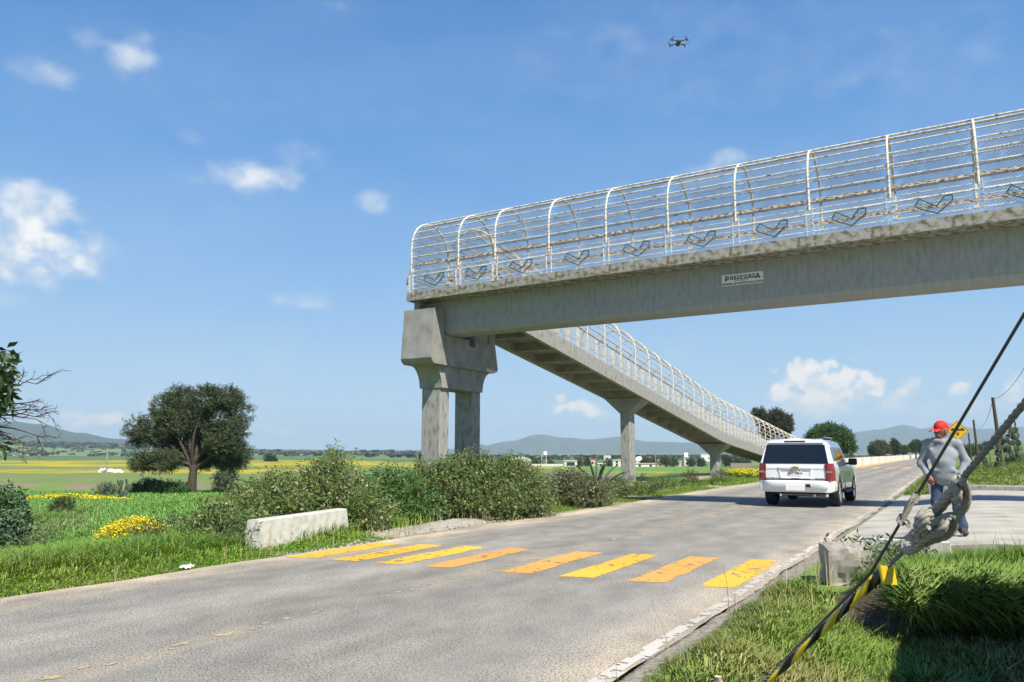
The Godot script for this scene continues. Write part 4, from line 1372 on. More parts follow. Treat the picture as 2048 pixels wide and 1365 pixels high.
func yellow_patch(label: String, at: Vector3, lx: float, lz: float, h: float, n: int, sc: float) -> void:
	var t := thing("wildflower_patch", label, "wildflowers", at, YAW)
	t.set_meta("kind", "stuff")
	var st := MB.new()
	st.use_c = true
	var fx := []
	var fl := MB.new()
	fl.use_c = true
	for k in 4:
		var d := Vector3(cos(k * PI * 0.5), 0.25, sin(k * PI * 0.5)) * 0.035
		var e := Vector3(-sin(k * PI * 0.5), 0, cos(k * PI * 0.5)) * 0.016
		fl.quad(Vector3.ZERO, d * 0.6 + e, d, d * 0.6 - e, Vector3.UP)
	for i in n:
		var a := rf(0, TAU)
		var r := sqrt(rng.randf())
		var p := Vector3(cos(a) * r * lx, 0, sin(a) * r * lz)
		var wp := t.transform * p
		p.y = gh(wp.x, wp.z) - at.y
		var hh := h * rf(0.6, 1.15) * (1.0 - 0.4 * r * r)
		var top := p + Vector3(rf(-0.08, 0.08), hh, rf(-0.08, 0.08))
		st.col = Color(0.08, 0.15, 0.03) * rf(0.8, 1.2)
		st.tube(PackedVector3Array([p, p.lerp(top, 0.5) + Vector3(rf(-0.03, 0.03), 0, 0), top]), [0.006, 0.005, 0.003], 3, false)
		for k in 9:
			var q := top - Vector3(rf(-0.07, 0.07), rf(0.0, 0.2) * h, rf(-0.07, 0.07))
			fx.append(Transform3D(Basis.from_euler(Vector3(rf(-0.7, 0.7), rf(0, 6), rf(-0.7, 0.7))).scaled(Vector3.ONE * rf(0.7, 1.4) * (sc * 0.9 + 0.12)), q))
	part(t, "stalks", st.mesh(), M.grass)
	many(t, "flowers", fl.mesh(), M.petal, fx, shades(Color(0.68, 0.6, 0.02), 0.2))
func patchy(xf: Array, a: Color, b: Color, f: float) -> Array:
	var out := []
	for x in xf:
		var p: Vector3 = x.origin
		var c := a.lerp(b, clampf(0.22 + 1.1 * nf.get_noise_2d(p.x * f + 90.0, p.z * f) + rf(-0.3, 0.3), 0, 1)) * rf(0.7, 1.25)
		c.a = 1.0
		out.append(c)
	return out
func make_grass() -> void:
	var xf := []
	var short := tuft_mesh(14, 0.16, 0.09, 0.0045, 3, 0.7)
	var tall := tuft_mesh(16, 0.42, 0.12, 0.006, 4, 0.6)
	var field := tuft_mesh(12, 0.5, 0.25, 0.012, 5, 0.25)
	# right verge in the foreground
	var tallx := []
	for i in 30000:
		var z := -rf(2.2, 9.4)
		var x := rf(road_r(z) + 0.12, 3.2)
		var tr := x - road_r(z)
		if x > 0.12 * -z + 0.8: continue
		var n1 := nf.get_noise_2d(x * 9.0, z * 9.0)
		if tr < 0.2 and n1 < 0.1: continue
		if nf.get_noise_2d(x * 4.0 + 200.0, z * 4.0) < -0.2 and rng.randf() < 0.75: continue
		if -z > 8.3 and tr < 1.5 and n1 < 0.25: continue
		var s := rf(0.5, 1.1) * (1.0 + 0.7 * n1) * ss(0.0, 0.55, tr) + 0.2
		xf.append(Transform3D(Basis.from_euler(Vector3(rf(-0.25, 0.25), rf(0, 6.3), rf(-0.25, 0.25))).scaled(Vector3(s, s * rf(0.6, 1.1), s)), Vector3(x, gh(x, z) - 0.01, z)))
	for i in 8000:
		var z := -rf(8.8, 12.85)
		var x := rf(-1.05, 2.8)
		if gh(x, z) < 0.02: continue
		if x < -0.75 and rng.randf() < 0.7: continue
		if -z > 10.4 and rng.randf() < 0.35: continue
		var s := rf(0.5, 1.0) * (0.75 + 0.3 * ss(-0.6, 0.8, x)) * (1.0 - 0.5 * ss(9.6, 11.5, -z))
		tallx.append(Transform3D(Basis.from_euler(Vector3(rf(-0.2, 0.3), rf(0, 6.28), rf(-0.3, 0.3))).scaled(Vector3(s, s, s)), Vector3(x, gh(x, z) - 0.02, z)))
	# blades hanging over the lip of the cut
	for i in 1700:
		var x := rf(-0.6, 2.5)
		tallx.append(Transform3D(Basis.from_euler(Vector3(rf(0.5, 2.3), rf(-0.7, 0.7), rf(-0.5, 0.5))).scaled(Vector3.ONE * rf(0.4, 0.9)), Vector3(x, 0.27 + rf(-0.14, 0.08), -lip_z(x) + rf(-0.35, 0.02))))
	# tufts at the foot of the cut and along the verge
	for i in 500:
		var z := -rf(5.5, 8.3)
		var x := rf(-1.7, 1.0)
		var n1 := nf.get_noise_2d(x * 5.0 + 40.0, z * 5.0)
		if n1 < 0.12: continue
		tallx.append(Transform3D(Basis.from_euler(Vector3(rf(-0.3, 0.3), rf(0, 6), rf(-0.3, 0.3))).scaled(Vector3.ONE * rf(0.35, 0.75)), Vector3(x, gh(x, z) - 0.02, z)))
	var a := many(self, "verge_grass", short, M.grass, xf, patchy(xf, Color(0.19, 0.3, 0.045), Color(0.36, 0.33, 0.13), 7.0))
	tag(a, "short sunlit grass covering the verge around the rope stake", "grass")
	var b := many(self, "bank_grass", tall, M.grass, tallx, patchy(tallx, Color(0.12, 0.24, 0.025), Color(0.2, 0.29, 0.055), 5.0))
	tag(b, "long lush grass hanging over the cut edge by the driveway", "grass")
	# left verge, swale and bank
	var lx := []
	var lt := []
	for i in 90000:
		var d := 5.0 + 42.0 * pow(rng.randf(), 1.3)
		var px := rf(-60, 1560)
		var p := at_depth(px, 906, d)
		var tl := road_l(p.z) - p.x
		if tl < 0.15 or tl > 22.0: continue
		var n1 := nf.get_noise_2d(p.x * 3.0, p.z * 3.0)
		if -p.z > 11.5 and -p.z < 17.5 and tl < 1.7 + 0.6 * nf.get_noise_2d(p.x, p.z): continue
		if tl < 0.5 and n1 < 0.0: continue
		if -p.z > 17.0 and tl < 9.0 and nz.get_noise_2d(p.x * 2.0, p.z * 2.0) + 0.5 * nf.get_noise_2d(p.x, p.z) + 0.22 * ss(4.0, 7.0, tl) > 0.28: continue
		p.y = gh(p.x, p.z) - 0.01
		var s := rf(0.6, 1.2) * (1.0 + 0.5 * n1) * (0.35 + 0.65 * ss(0.2, 1.6, tl))
		if n1 > 0.22 and tl > 1.0:
			lt.append(Transform3D(Basis.from_euler(Vector3(rf(-0.2, 0.2), rf(0, 6), rf(-0.2, 0.2))).scaled(Vector3(s, s * 0.75, s)), p))
		else:
			s *= 1.3
			lx.append(Transform3D(Basis.from_euler(Vector3(rf(-0.2, 0.2), rf(0, 6), rf(-0.2, 0.2))).scaled(Vector3(s * 1.5, s, s * 1.5)), p))
	var c := many(self, "meadow_grass", short, M.grass, lx, patchy(lx, Color(0.2, 0.39, 0.03), Color(0.3, 0.36, 0.07), 2.0))
	tag(c, "bright green grass on the verge and meadow across the road", "grass")
	var e := many(self, "meadow_tufts", tall, M.grass, lt, patchy(lt, Color(0.17, 0.32, 0.035), Color(0.27, 0.34, 0.07), 2.0))
	tag(e, "taller grass tufts scattered over the meadow and shrub feet", "grass")
	# dry grass patch round the ball bush
	var dx := []
	for i in 450:
		var p := on_ground(rf(60, 200) + rng.randfn() * 15.0, 26.5 + rng.randfn() * 1.8)
		dx.append(Transform3D(Basis.from_euler(Vector3(rf(-0.2, 0.2), rf(0, 6), rf(-0.2, 0.2))).scaled(Vector3.ONE * rf(0.6, 1.3)), p))
	tag(many(self, "dry_grass", tall, M.grass, dx, patchy(dx, Color(0.22, 0.34, 0.08), Color(0.36, 0.38, 0.2), 3.0)), "greyish dry grass patch around the ball shaped bush", "grass")
	# wheat field
	var wx := []
	for i in 26000:
		var d := 19.0 + 31.0 * rng.randf()
		var p := at_depth(rf(-40, 560), 906, d)
		var tl := road_l(p.z) - p.x
		var n1 := nz.get_noise_2d(p.x * 2.0, p.z * 2.0)
		if tl < 6.0 + 3.0 * n1 or d > 50.0 + 2.0 * n1: continue
		p.y = gh(p.x, p.z) - 0.02
		wx.append(Transform3D(Basis.from_euler(Vector3(rf(-0.1, 0.1), rf(0, 6), rf(-0.1, 0.1))).scaled(Vector3(1, rf(0.4, 0.6), 1)), p))
	tag(many(self, "wheat", field, M.grass, wx, shades(Color(0.19, 0.42, 0.09), 0.12)), "young deep green wheat in front of the big tree", "wheat")
	# grass on the bank at the right
	var rx := []
	for i in 9000:
		var z := -rf(31.3, 60.0)
		var x := rf(road_r(z) + 0.3, 9.0)
		rx.append(Transform3D(Basis.from_euler(Vector3(rf(-0.2, 0.2), rf(0, 6), rf(-0.2, 0.2))).scaled(Vector3.ONE * rf(0.7, 1.7)), Vector3(x, gh(x, z) - 0.01, z)))
	tag(many(self, "slope_grass", short, M.grass, rx, shades(Color(0.2, 0.28, 0.05), 0.3)), "grass on the bank behind the driveway kerb", "grass")
	# dry seed stalks in the verge and along the road's edge
	var stalk := tuft_mesh(5, 0.5, 0.05, 0.0025, 31, 0.35)
	var sx := []
	for i in 120:
		var z := -rf(3.5, 12.5)
		var x := rf(road_r(z) + 0.1, 1.4)
		sx.append(Transform3D(Basis.from_euler(Vector3(rf(-0.2, 0.2), rf(0, 6), rf(-0.2, 0.2))).scaled(Vector3.ONE * rf(0.4, 1.1)), Vector3(x, gh(x, z), z)))
	for i in 160:
		var z := -rf(6.0, 16.0)
		var x := road_l(z) - rf(0.0, 1.2)
		sx.append(Transform3D(Basis.from_euler(Vector3(rf(-0.2, 0.2), rf(0, 6), rf(-0.2, 0.2))).scaled(Vector3.ONE * rf(0.3, 0.9)), Vector3(x, gh(x, z), z)))
	tag(many(self, "dry_stalks", stalk, M.grass, sx, shades(Color(0.4, 0.34, 0.18), 0.3)), "thin dry straw coloured stalks along both road edges", "dry stalks")
	# leafy weeds hanging and growing by the broken blocks
	var weed := spray_mesh(12, 0.4, 0.09, 0.016, 12)
	var hx := []
	for i in 170:
		var z := -rf(9.4, 12.2)
		var x := rf(-0.95, -0.4) if z > -10.7 else rf(-1.6, -0.5)
		hx.append(Transform3D(Basis.from_euler(Vector3(rf(-0.5, 0.5), rf(0, 6), rf(-0.5, 0.5))).scaled(Vector3.ONE * rf(0.5, 1.1)), Vector3(x, gh(x, z) - 0.03, z)))
	tag(many(self, "leafy_weeds", weed, M.leaf, hx, shades(Color(0.13, 0.17, 0.07), 0.3)), "leafy weeds growing around the broken concrete blocks", "weeds")

# ---------------------------------------------------------------- car
func car_zr(y: float) -> float:
	if y < 1.17:
		return 1.1
	return 1.1 - (y - 1.17) * 0.36 - 0.12 * ss(1.74, 1.9, y)
func car_green(z: float) -> float:  # 1 over the cabin, 0 over the bonnet
	return 1.0 - ss(-1.45, -2.55, z) if z > -2.55 else 0.0
func car_arch(z: float) -> float:
	var y := 0.42
	for c in [0.0, -3.15]:
		var d := absf(z - c)
		if d < 0.49:
			y = maxf(y, 0.4 + sqrt(0.49 * 0.49 - d * d))
	return y
func car_pt(z: float, k: int) -> Vector3:
	var S := [[0.93, 0.42], [0.995, 0.46], [1.015, 0.72], [1.01, 0.98], [0.99, 1.14], [0.965, 1.24], [0.855, 1.68], [0.79, 1.8], [0.6, 1.865], [0.0, 1.9]]
	var x: float = S[k][0]
	var y: float = S[k][1]
	var yb := car_arch(z)
	y = maxf(y, yb + 0.012 * k)
	if k >= 5:
		var g := car_green(z)
		y = 1.14 + (y - 1.14) * g + (0.03 * (k - 4) * (1.0 - g) * (1.0 if z > -3.9 else 0.3) * 0.3)
	var zr := car_zr(y)
	var zz := minf(z, zr)
	var e := clampf(1.0 - (zr - zz) / 0.16, 0.0, 1.0)
	x *= 1.0 - 0.045 * e * e
	var fr := clampf((-zz - 3.7) / 0.55, 0.0, 1.0)
	x *= 1.0 - 0.12 * fr * fr
	return Vector3(x, y, zz)
func grid_mesh(rows: Array, hint: Callable) -> ArrayMesh:
	var m := MB.new()
	var nr := rows.size()
	var nc: int = rows[0].size()
	var nn := []
	for i in nr:
		var l := []
		for j in nc:
			l.append(Vector3.ZERO)
		nn.append(l)
	for i in nr - 1:
		for j in nc - 1:
			var g: Vector3 = (rows[i + 1][j + 1] - rows[i][j]).cross(rows[i][j + 1] - rows[i + 1][j])
			var c: Vector3 = (rows[i][j] + rows[i + 1][j + 1]) * 0.5
			if g.dot(hint.call(c)) < 0.0:
				g = -g
			for q in [[i, j], [i + 1, j], [i, j + 1], [i + 1, j + 1]]:
				nn[q[0]][q[1]] += g
	for i in nr - 1:
		for j in nc - 1:
			var a: Vector3 = rows[i][j]
			var b: Vector3 = rows[i + 1][j]
			var c: Vector3 = rows[i + 1][j + 1]
			var d: Vector3 = rows[i][j + 1]
			if (c - a).cross(d - b).length() < 1e-7:
				continue
			m.squad(a, b, c, d, nn[i][j].normalized(), nn[i + 1][j].normalized(), nn[i + 1][j + 1].normalized(), nn[i][j + 1].normalized())
	return m.mesh()
func text_part(parent: Node3D, called: String, txt: String, h: float, at: Vector3, wide: float, m: Material, depth := 0.004) -> MeshInstance3D:
	var tm := TextMesh.new()
	tm.text = txt
	var f := SystemFont.new()
	f.font_names = PackedStringArray(["Droid Sans"])
	f.font_weight = 700
	tm.font = f
	tm.font_size = 32
	tm.pixel_size = h / 23.0
	tm.depth = depth
	var o := part(parent, called, tm, m)
	o.position = at
	o.scale = Vector3(wide, 1, 1)
	return o
func make_car() -> void:
	var t := thing("sport_utility_vehicle", "white sport utility vehicle driving away under the footbridge", "car", Vector3(-4.12, 0.0, -24.15), 0.0)
	var st := []
	var z := 1.1
	while z > -4.3:
		st.append(z)
		z -= 0.03 if (z > 0.6 or absf(z) < 0.52 or absf(z + 3.15) < 0.52) else 0.1
	st.append(-4.3)
	var rows := []
	for q in st:
		var row := []
		for k in 10:
			row.append(car_pt(q, k))
		for k in range(8, -1, -1):
			var p := car_pt(q, k)
			row.append(Vector3(-p.x, p.y, p.z))
		rows.append(row)
	var last := []
	for p in rows[rows.size() - 1]:
		last.append(Vector3(p.x * 0.9, 0.55 + (p.y - 0.55) * 0.9, -4.4))
	rows.append(last)
	var fin := []
	for p in last:
		fin.append(Vector3(0, 0.7, -4.42))
	rows.append(fin)
	part(t, "body", grid_mesh(rows, func(c: Vector3) -> Vector3: return Vector3(c.x, c.y - 0.9, -1.0 if c.z < -4.2 else 0.0)), M.white_car)
	# tailgate: closes the rear, slightly crowned
	var rr := []
	for k in range(0, 10):
		var p := car_pt(1.2, k)
		var row := []
		for i in 17:
			var u := -1.0 + i / 8.0
			row.append(Vector3(p.x * u, p.y + (0.035 * (1.0 - u * u) if k > 7 else 0.0) * 0.0, p.z + 0.025 * (1.0 - pow(absf(u), 4.0))))
		rr.append(row)
	var gate := part(t, "tailgate", grid_mesh(rr, func(_c: Vector3) -> Vector3: return Vector3.BACK), M.white_car)
	var rear := func(x: float, y: float, off: float) -> Vector3:
		return Vector3(x, y, car_zr(y) + 0.025 * (1.0 - pow(absf(x) / 0.95, 4.0)) + off)
	# rear window
	var wr := []
	for j in 7:
		var y := 1.2 + 0.52 * j / 6.0
		var row := []
		for i in 13:
			var u := -1.0 + i / 6.0
			row.append(rear.call(u * lerpf(0.875, 0.775, j / 6.0), y, 0.008))
		wr.append(row)
	part(gate, "rear_window", grid_mesh(wr, func(_c: Vector3) -> Vector3: return Vector3.BACK), M.car_glass)
	var seam := MB.new()
	seam.sqbar(Vector3(-0.88, 1.055, 1.128), Vector3(-0.42, 1.055, 1.128), 0.004, 0.008)
	seam.sqbar(Vector3(0.42, 1.055, 1.128), Vector3(0.88, 1.055, 1.128), 0.004, 0.008)
	part(gate, "seam", seam.mesh(), M.black_plastic)
	# framed plate recess
	var pf := MB.new()
	pf.cbox(Vector3(-0.45, 1.055, 1.1), Vector3(0.45, 1.125, 1.165), 0.02)
	pf.cbox(Vector3(-0.38, 0.78, 1.1), Vector3(0.38, 0.835, 1.165), 0.02)
	pf.hexa([Vector3(-0.395, 0.8, 1.1), Vector3(-0.37, 0.8, 1.1), Vector3(-0.37, 0.8, 1.145), Vector3(-0.395, 0.8, 1.145), Vector3(-0.45, 1.1, 1.1), Vector3(-0.425, 1.1, 1.1), Vector3(-0.425, 1.1, 1.145), Vector3(-0.45, 1.1, 1.145)])
	pf.hexa([Vector3(0.37, 0.8, 1.1), Vector3(0.395, 0.8, 1.1), Vector3(0.395, 0.8, 1.145), Vector3(0.37, 0.8, 1.145), Vector3(0.425, 1.1, 1.1), Vector3(0.45, 1.1, 1.1), Vector3(0.45, 1.1, 1.145), Vector3(0.425, 1.1, 1.145)])
	part(gate, "plate_surround", pf.mesh(), M.white_car)
	var hd := MB.new()
	hd.box(Vector3(-0.1, 0.788, 1.16), Vector3(0.1, 0.805, 1.168))
	part(gate, "handle", hd.mesh(), M.black_plastic)
	var pl := MB.new()
	pl.cbox(Vector3(-0.155, 0.86, 1.128), Vector3(0.155, 1.02, 1.14), 0.004)
	var plate := part(t, "licence_plate", pl.mesh(), M.white)
	text_part(plate, "lettering", "RSC-109-A", 0.07, Vector3(0, 0.935, 1.142), 0.82, M.ink)
	var ps := MB.new()
	ps.box(Vector3(-0.14, 0.995, 1.139), Vector3(-0.08, 1.012, 1.143))
	ps.box(Vector3(0.08, 0.995, 1.139), Vector3(0.14, 1.012, 1.143))
	part(plate, "state_mark", ps.mesh(), M.red_lamp_dark)
	var bt := MB.new()
	bt.extrude(PackedVector2Array([Vector2(-0.105, -0.03), Vector2(-0.04, -0.03), Vector2(-0.045, -0.045), Vector2(0.045, -0.045), Vector2(0.045, -0.03), Vector2(0.095, -0.03), Vector2(0.115, 0.03), Vector2(0.045, 0.03), Vector2(0.045, 0.045), Vector2(-0.04, 0.045), Vector2(-0.04, 0.03), Vector2(-0.085, 0.03)]), Vector3(0, 1.085, 1.16), Vector3.RIGHT, Vector3.UP, Vector3(0, 0, 0.018))
	part(t, "emblem", bt.mesh(), M.gold)
	text_part(t, "model_lettering", "SUBURBAN", 0.055, Vector3(-0.66, 0.79, 1.128), 1.3, M.chrome, 0.01)
	text_part(t, "trim_lettering", "PREMIER", 0.04, Vector3(0.68, 0.79, 1.128), 1.4, M.chrome, 0.01)
	# spoiler with brake lamp
	var sp := MB.new()
	sp.hexa([Vector3(-0.8, 1.76, 0.6), Vector3(0.8, 1.76, 0.6), Vector3(0.74, 1.77, 0.98), Vector3(-0.74, 1.77, 0.98), Vector3(-0.66, 1.885, 0.6), Vector3(0.66, 1.885, 0.6), Vector3(0.68, 1.85, 0.97), Vector3(-0.68, 1.85, 0.97)])
	part(t, "spoiler", sp.mesh(), M.white_car)
	var bl := MB.new()
	bl.cbox(Vector3(-0.28, 1.79, 0.955), Vector3(0.28, 1.83, 0.985), 0.006)
	part(t, "brake_lamp", bl.mesh(), M.red_lamp_dark)
	# tail lamps wrap the corners
	for s in [-1.0, 1.0]:
		var l := MB.new()
		var prev := []
		for j in 7:
			var y := 0.74 + 0.47 * j / 6.0
			var inner := 0.80 + 0.02 * sin(j)
			var ow := 1.0 - 0.03 * ss(1.0, 1.25, y)
			var row := [Vector3(s * inner, y, 1.118), Vector3(s * inner, y, 1.142), Vector3(s * (ow - 0.1), y, 1.135), Vector3(s * (ow - 0.02), y, 1.1), Vector3(s * (ow + 0.012), y, 1.02), Vector3(s * (ow + 0.016), y, 0.9 + 0.05 * j / 6.0), Vector3(s * (ow - 0.02), y, 0.9 + 0.05 * j / 6.0)]
			if prev:
				for q in 6:
					l.quad(prev[q], prev[q + 1], row[q + 1], row[q], Vector3(s * 0.6, 0, 0.8) if q < 5 else Vector3(s, 0, -1))
			prev = row
		var lamp := part(t, "tail_lamp", l.mesh(), M.red_lamp)
		var dk := MB.new()
		dk.cbox(Vector3(s * 0.9 - 0.085, 0.95, 1.12), Vector3(s * 0.9 + 0.07, 1.0, 1.146), 0.004)
		part(lamp, "reverse_lens", dk.mesh(), M.chrome)
		var dd := MB.new()
		dd.box(Vector3(s * 0.81 - 0.012, 0.735, 1.1), Vector3(s * 0.81 + 0.012, 1.21, 1.1435))
		part(lamp, "lens_edge", dd.mesh(), M.red_lamp_dark)
	# bumper
	var bm := MB.new()
	var brow := []
	for y in [[0.44, 0.9, 1.1], [0.46, 0.985, 1.19], [0.6, 1.02, 1.24], [0.7, 1.02, 1.245], [0.74, 1.01, 1.22], [0.75, 0.98, 1.1]]:
		var row := []
		for i in 21:
			var u := -1.0 + i / 10.0
			var e := pow(absf(u), 5.0)
			row.append(Vector3(u * y[1], y[0], y[2] - 0.42 * pow(absf(u), 9.0) - 0.05 * e))
		brow.append(row)
	part(t, "bumper", grid_mesh(brow, func(c: Vector3) -> Vector3: return Vector3(c.x * 0.4, c.y - 0.6, 1.0)), M.white_car)
	var tw := MB.new()
	tw.cbox(Vector3(-0.26, 0.46, 1.2), Vector3(0.24, 0.64, 1.252), 0.01)
	part(t, "tow_cover", tw.mesh(), M.white_car)
	var sk := MB.new()
	sk.box(Vector3(0.28, 0.56, 1.2), Vector3(0.4, 0.65, 1.252))
	part(t, "trailer_socket", sk.mesh(), M.black_plastic)
	var bs := MB.new()
	bs.box(Vector3(-0.84, 0.745, 1.05), Vector3(0.84, 0.775, 1.165))
	part(t, "step_pad", bs.mesh(), M.black_plastic)
	# side glass
	for s in [-1.0, 1.0]:
		for w in [[0.72, -0.02, 0.0], [-0.16, -0.98, 0.0], [-1.08, -2.0, 0.3]]:
			var gr := []
			for j in 6:
				var v := 0.08 + 0.86 * j / 5.0
				var row := []
				for i in 9:
					var zz := lerpf(w[0], w[1], i / 8.0)
					if w[0] > 0.0: zz -= 0.14 * v * (1.0 - i / 8.0)
					var g := car_green(zz)
					row.append(Vector3(s * (lerpf(0.965, 0.855, v) + 0.007), 1.14 + (lerpf(1.24, 1.68, v) - 1.14) * g, zz))
				gr.append(row)
			part(t, "side_window", grid_mesh(gr, func(c: Vector3) -> Vector3: return Vector3(c.x, 0, 0)), M.car_glass)
		var tr := MB.new()
		for zz in [-0.09, -1.03]:
			tr.hexa([Vector3(s * 1.0, 0.5, zz - 0.004), Vector3(s * 1.018, 0.5, zz - 0.004), Vector3(s * 1.018, 0.5, zz + 0.004), Vector3(s * 1.0, 0.5, zz + 0.004), Vector3(s * 0.975, 1.13, zz - 0.004), Vector3(s * 0.995, 1.13, zz - 0.004), Vector3(s * 0.995, 1.13, zz + 0.004), Vector3(s * 0.975, 1.13, zz + 0.004)])
		part(t, "door_seam", tr.mesh(), M.black_plastic)
		for zz in [-0.3, -1.25]:
			var dh := MB.new()
			dh.cbox(Vector3(s * 1.01 - 0.02, 1.02, zz - 0.12), Vector3(s * 1.01 + 0.03, 1.06, zz + 0.1), 0.01)
			part(t, "door_handle", dh.mesh(), M.white_car)
		var mr := MB.new()
		mr.cbox(Vector3(s * 1.14 - 0.12, 1.13, -2.02), Vector3(s * 1.14 + 0.12, 1.33, -1.9), 0.03)
		mr.sqbar(Vector3(s * 0.96, 1.17, -1.97), Vector3(s * 1.06, 1.2, -1.97), 0.06, 0.06)
		part(t, "wing_mirror", mr.mesh(), M.black_plastic)
		var rl := MB.new()
		rl.tube(PackedVector3Array([Vector3(s * 0.66, 1.86, 0.5), Vector3(s * 0.68, 1.925, 0.4), Vector3(s * 0.69, 1.93, -1.0), Vector3(s * 0.67, 1.86, -1.3)]), [0.02], 6)
		part(t, "roof_rail", rl.mesh(), M.chrome)
		var rb := MB.new()
		rb.cbox(Vector3(s * 1.0 - 0.12, 0.36, -2.55), Vector3(s * 1.0 + 0.1, 0.41, -0.6), 0.012)
		part(t, "running_board", rb.mesh(), M.black_plastic)
		for zc in [0.0, -3.15]:
			var wn := Node3D.new()
			wn.name = "wheel"
			t.add_child(wn, true)
			wn.position = Vector3(s * 0.87, 0.4, zc)
			var ty := MB.new()
			ty.lathe([[0.27, -0.13], [0.36, -0.14], [0.395, -0.11], [0.402, 0.0], [0.395, 0.11], [0.36, 0.14], [0.27, 0.13]], Vector3.ZERO, Vector3.RIGHT, 32)
			part(wn, "tyre", ty.mesh(), M.rubber)
			var ri := MB.new()
			ri.lathe([[0.285, 0.132 * s], [0.25, 0.11 * s], [0.245, -0.1 * s]], Vector3.ZERO, Vector3.RIGHT, 32)
			ri.lathe([[0.07, 0.11 * s], [0.06, 0.125 * s], [0.0, 0.13 * s]], Vector3.ZERO, Vector3.RIGHT, 16)
			for k in 6:
				for dv in [-0.13, 0.13]:
					var a = TAU * k / 6.0 + dv
					ri.sqbar(Vector3(0.1 * s, cos(a) * 0.05, sin(a) * 0.05), Vector3(0.115 * s, cos(a) * 0.27, sin(a) * 0.27), 0.03, 0.035)
			part(wn, "rim", ri.mesh(), M.alloy)
			var hb := MB.new()
			hb.lathe([[0.24, 0.0], [0.0, 0.02 * s]], Vector3.ZERO, Vector3.RIGHT, 20)
			part(wn, "brake_disc", hb.mesh(), M.steel_dark)
	var ch := MB.new()
	ch.box(Vector3(-0.72, 0.36, -3.9), Vector3(0.72, 0.85, 0.95))
	ch.box(Vector3(-0.9, 0.45, -2.6), Vector3(0.9, 0.8, -0.55))
	part(t, "chassis", ch.mesh(), M.black_plastic)
	var ex := MB.new()
	ex.bar(Vector3(0.42, 0.34, 0.2), Vector3(0.48, 0.34, 1.12), 0.035, 8)
	ex.bar(Vector3(-0.6, 0.3, 0.0), Vector3(0.6, 0.3, 0.0), 0.045, 8)
	part(t, "exhaust", ex.mesh(), M.alloy)

# ---------------------------------------------------------------- person
func field(p: Vector3, bones: Array, k: float) -> float:
	var acc := 0.0
	for b in bones:
		var a: Vector3 = b[0]
		var ab: Vector3 = b[1] - a
		var h := clampf((p - a).dot(ab) / maxf(ab.length_squared(), 1e-9), 0.0, 1.0)
		var q := p - a - ab * h
		if b.size() > 4:
			q.z /= b[4]
		acc += exp(-k * (q.length() - lerpf(b[2], b[3], h)))
	return -log(maxf(acc, 1e-30)) / k
func nets(bones: Array, k: float, cell: float) -> ArrayMesh:
	var lo := Vector3.ONE * 1e9
	var hi := -lo
	for b in bones:
		var r: float = maxf(b[2], b[3]) * 1.25 + 2.0 * cell
		for e in [b[0], b[1]]:
			lo = lo.min(e - Vector3.ONE * r)
			hi = hi.max(e + Vector3.ONE * r)
	var n := Vector3i(((hi - lo) / cell).ceil()) + Vector3i.ONE
	var val := PackedFloat32Array()
	val.resize(n.x * n.y * n.z)
	for z in n.z:
		for y in n.y:
			for x in n.x:
				val[(z * n.y + y) * n.x + x] = field(lo + Vector3(x, y, z) * cell, bones, k)
	var vid := {}
	var vs := PackedVector3Array()
	for z in n.z - 1:
		for y in n.y - 1:
			for x in n.x - 1:
				var i := (z * n.y + y) * n.x + x
				var sum := Vector3.ZERO
				var cnt := 0
				for e in [[0, 0, 0, 0], [0, 1, 0, 0], [0, 0, 1, 0], [0, 1, 1, 0], [1, 0, 0, 0], [1, 1, 0, 0], [1, 0, 0, 1], [1, 1, 0, 1], [2, 0, 0, 0], [2, 1, 0, 0], [2, 0, 1, 0], [2, 1, 1, 0]]:
					# edges along z, y and x of the cell
					var o := Vector3i.ZERO
					var d := Vector3i.ZERO
					if e[0] == 0: o = Vector3i(e[1], e[2], 0); d = Vector3i(0, 0, 1)
					elif e[0] == 1: o = Vector3i(e[1], 0, e[3]); d = Vector3i(0, 1, 0)
					else: o = Vector3i(0, e[1], e[2]); d = Vector3i(1, 0, 0)
					var a := val[i + (o.z * n.y + o.y) * n.x + o.x]
					var oo := o + d
					var b := val[i + (oo.z * n.y + oo.y) * n.x + oo.x]
					if (a < 0.0) != (b < 0.0):
						sum += Vector3(o) + Vector3(d) * (a / (a - b))
						cnt += 1
				if cnt > 0:
					vid[i] = vs.size()
					vs.append(lo + (Vector3(x, y, z) + sum / cnt) * cell)
	var m := MB.new()
	var ns := PackedVector3Array()
	for p in vs:
		var e := cell * 0.5
		ns.append(Vector3(field(p + Vector3(e, 0, 0), bones, k) - field(p - Vector3(e, 0, 0), bones, k), field(p + Vector3(0, e, 0), bones, k) - field(p - Vector3(0, e, 0), bones, k), field(p + Vector3(0, 0, e), bones, k) - field(p - Vector3(0, 0, e), bones, k)).normalized())
	var step := [1, n.x, n.x * n.y]
	for z in range(1, n.z - 1):
		for y in range(1, n.y - 1):
			for x in range(1, n.x - 1):
				var i := (z * n.y + y) * n.x + x
				for ax in 3:
					if (val[i] < 0.0) == (val[i + step[ax]] < 0.0):
						continue
					var u: int = step[(ax + 1) % 3]
					var w: int = step[(ax + 2) % 3]
					var q := [i, i - u, i - u - w, i - w]
					if q.all(func(c: int) -> bool: return vid.has(c)):
						var a: int = vid[q[0]]
						var b: int = vid[q[1]]
						var c: int = vid[q[2]]
						var d: int = vid[q[3]]
						m.squad(vs[a], vs[b], vs[c], vs[d], ns[a], ns[b], ns[c], ns[d])
	return m.mesh()
func V(x: float, y: float, z: float) -> Vector3:
	return Vector3(x, y, z)
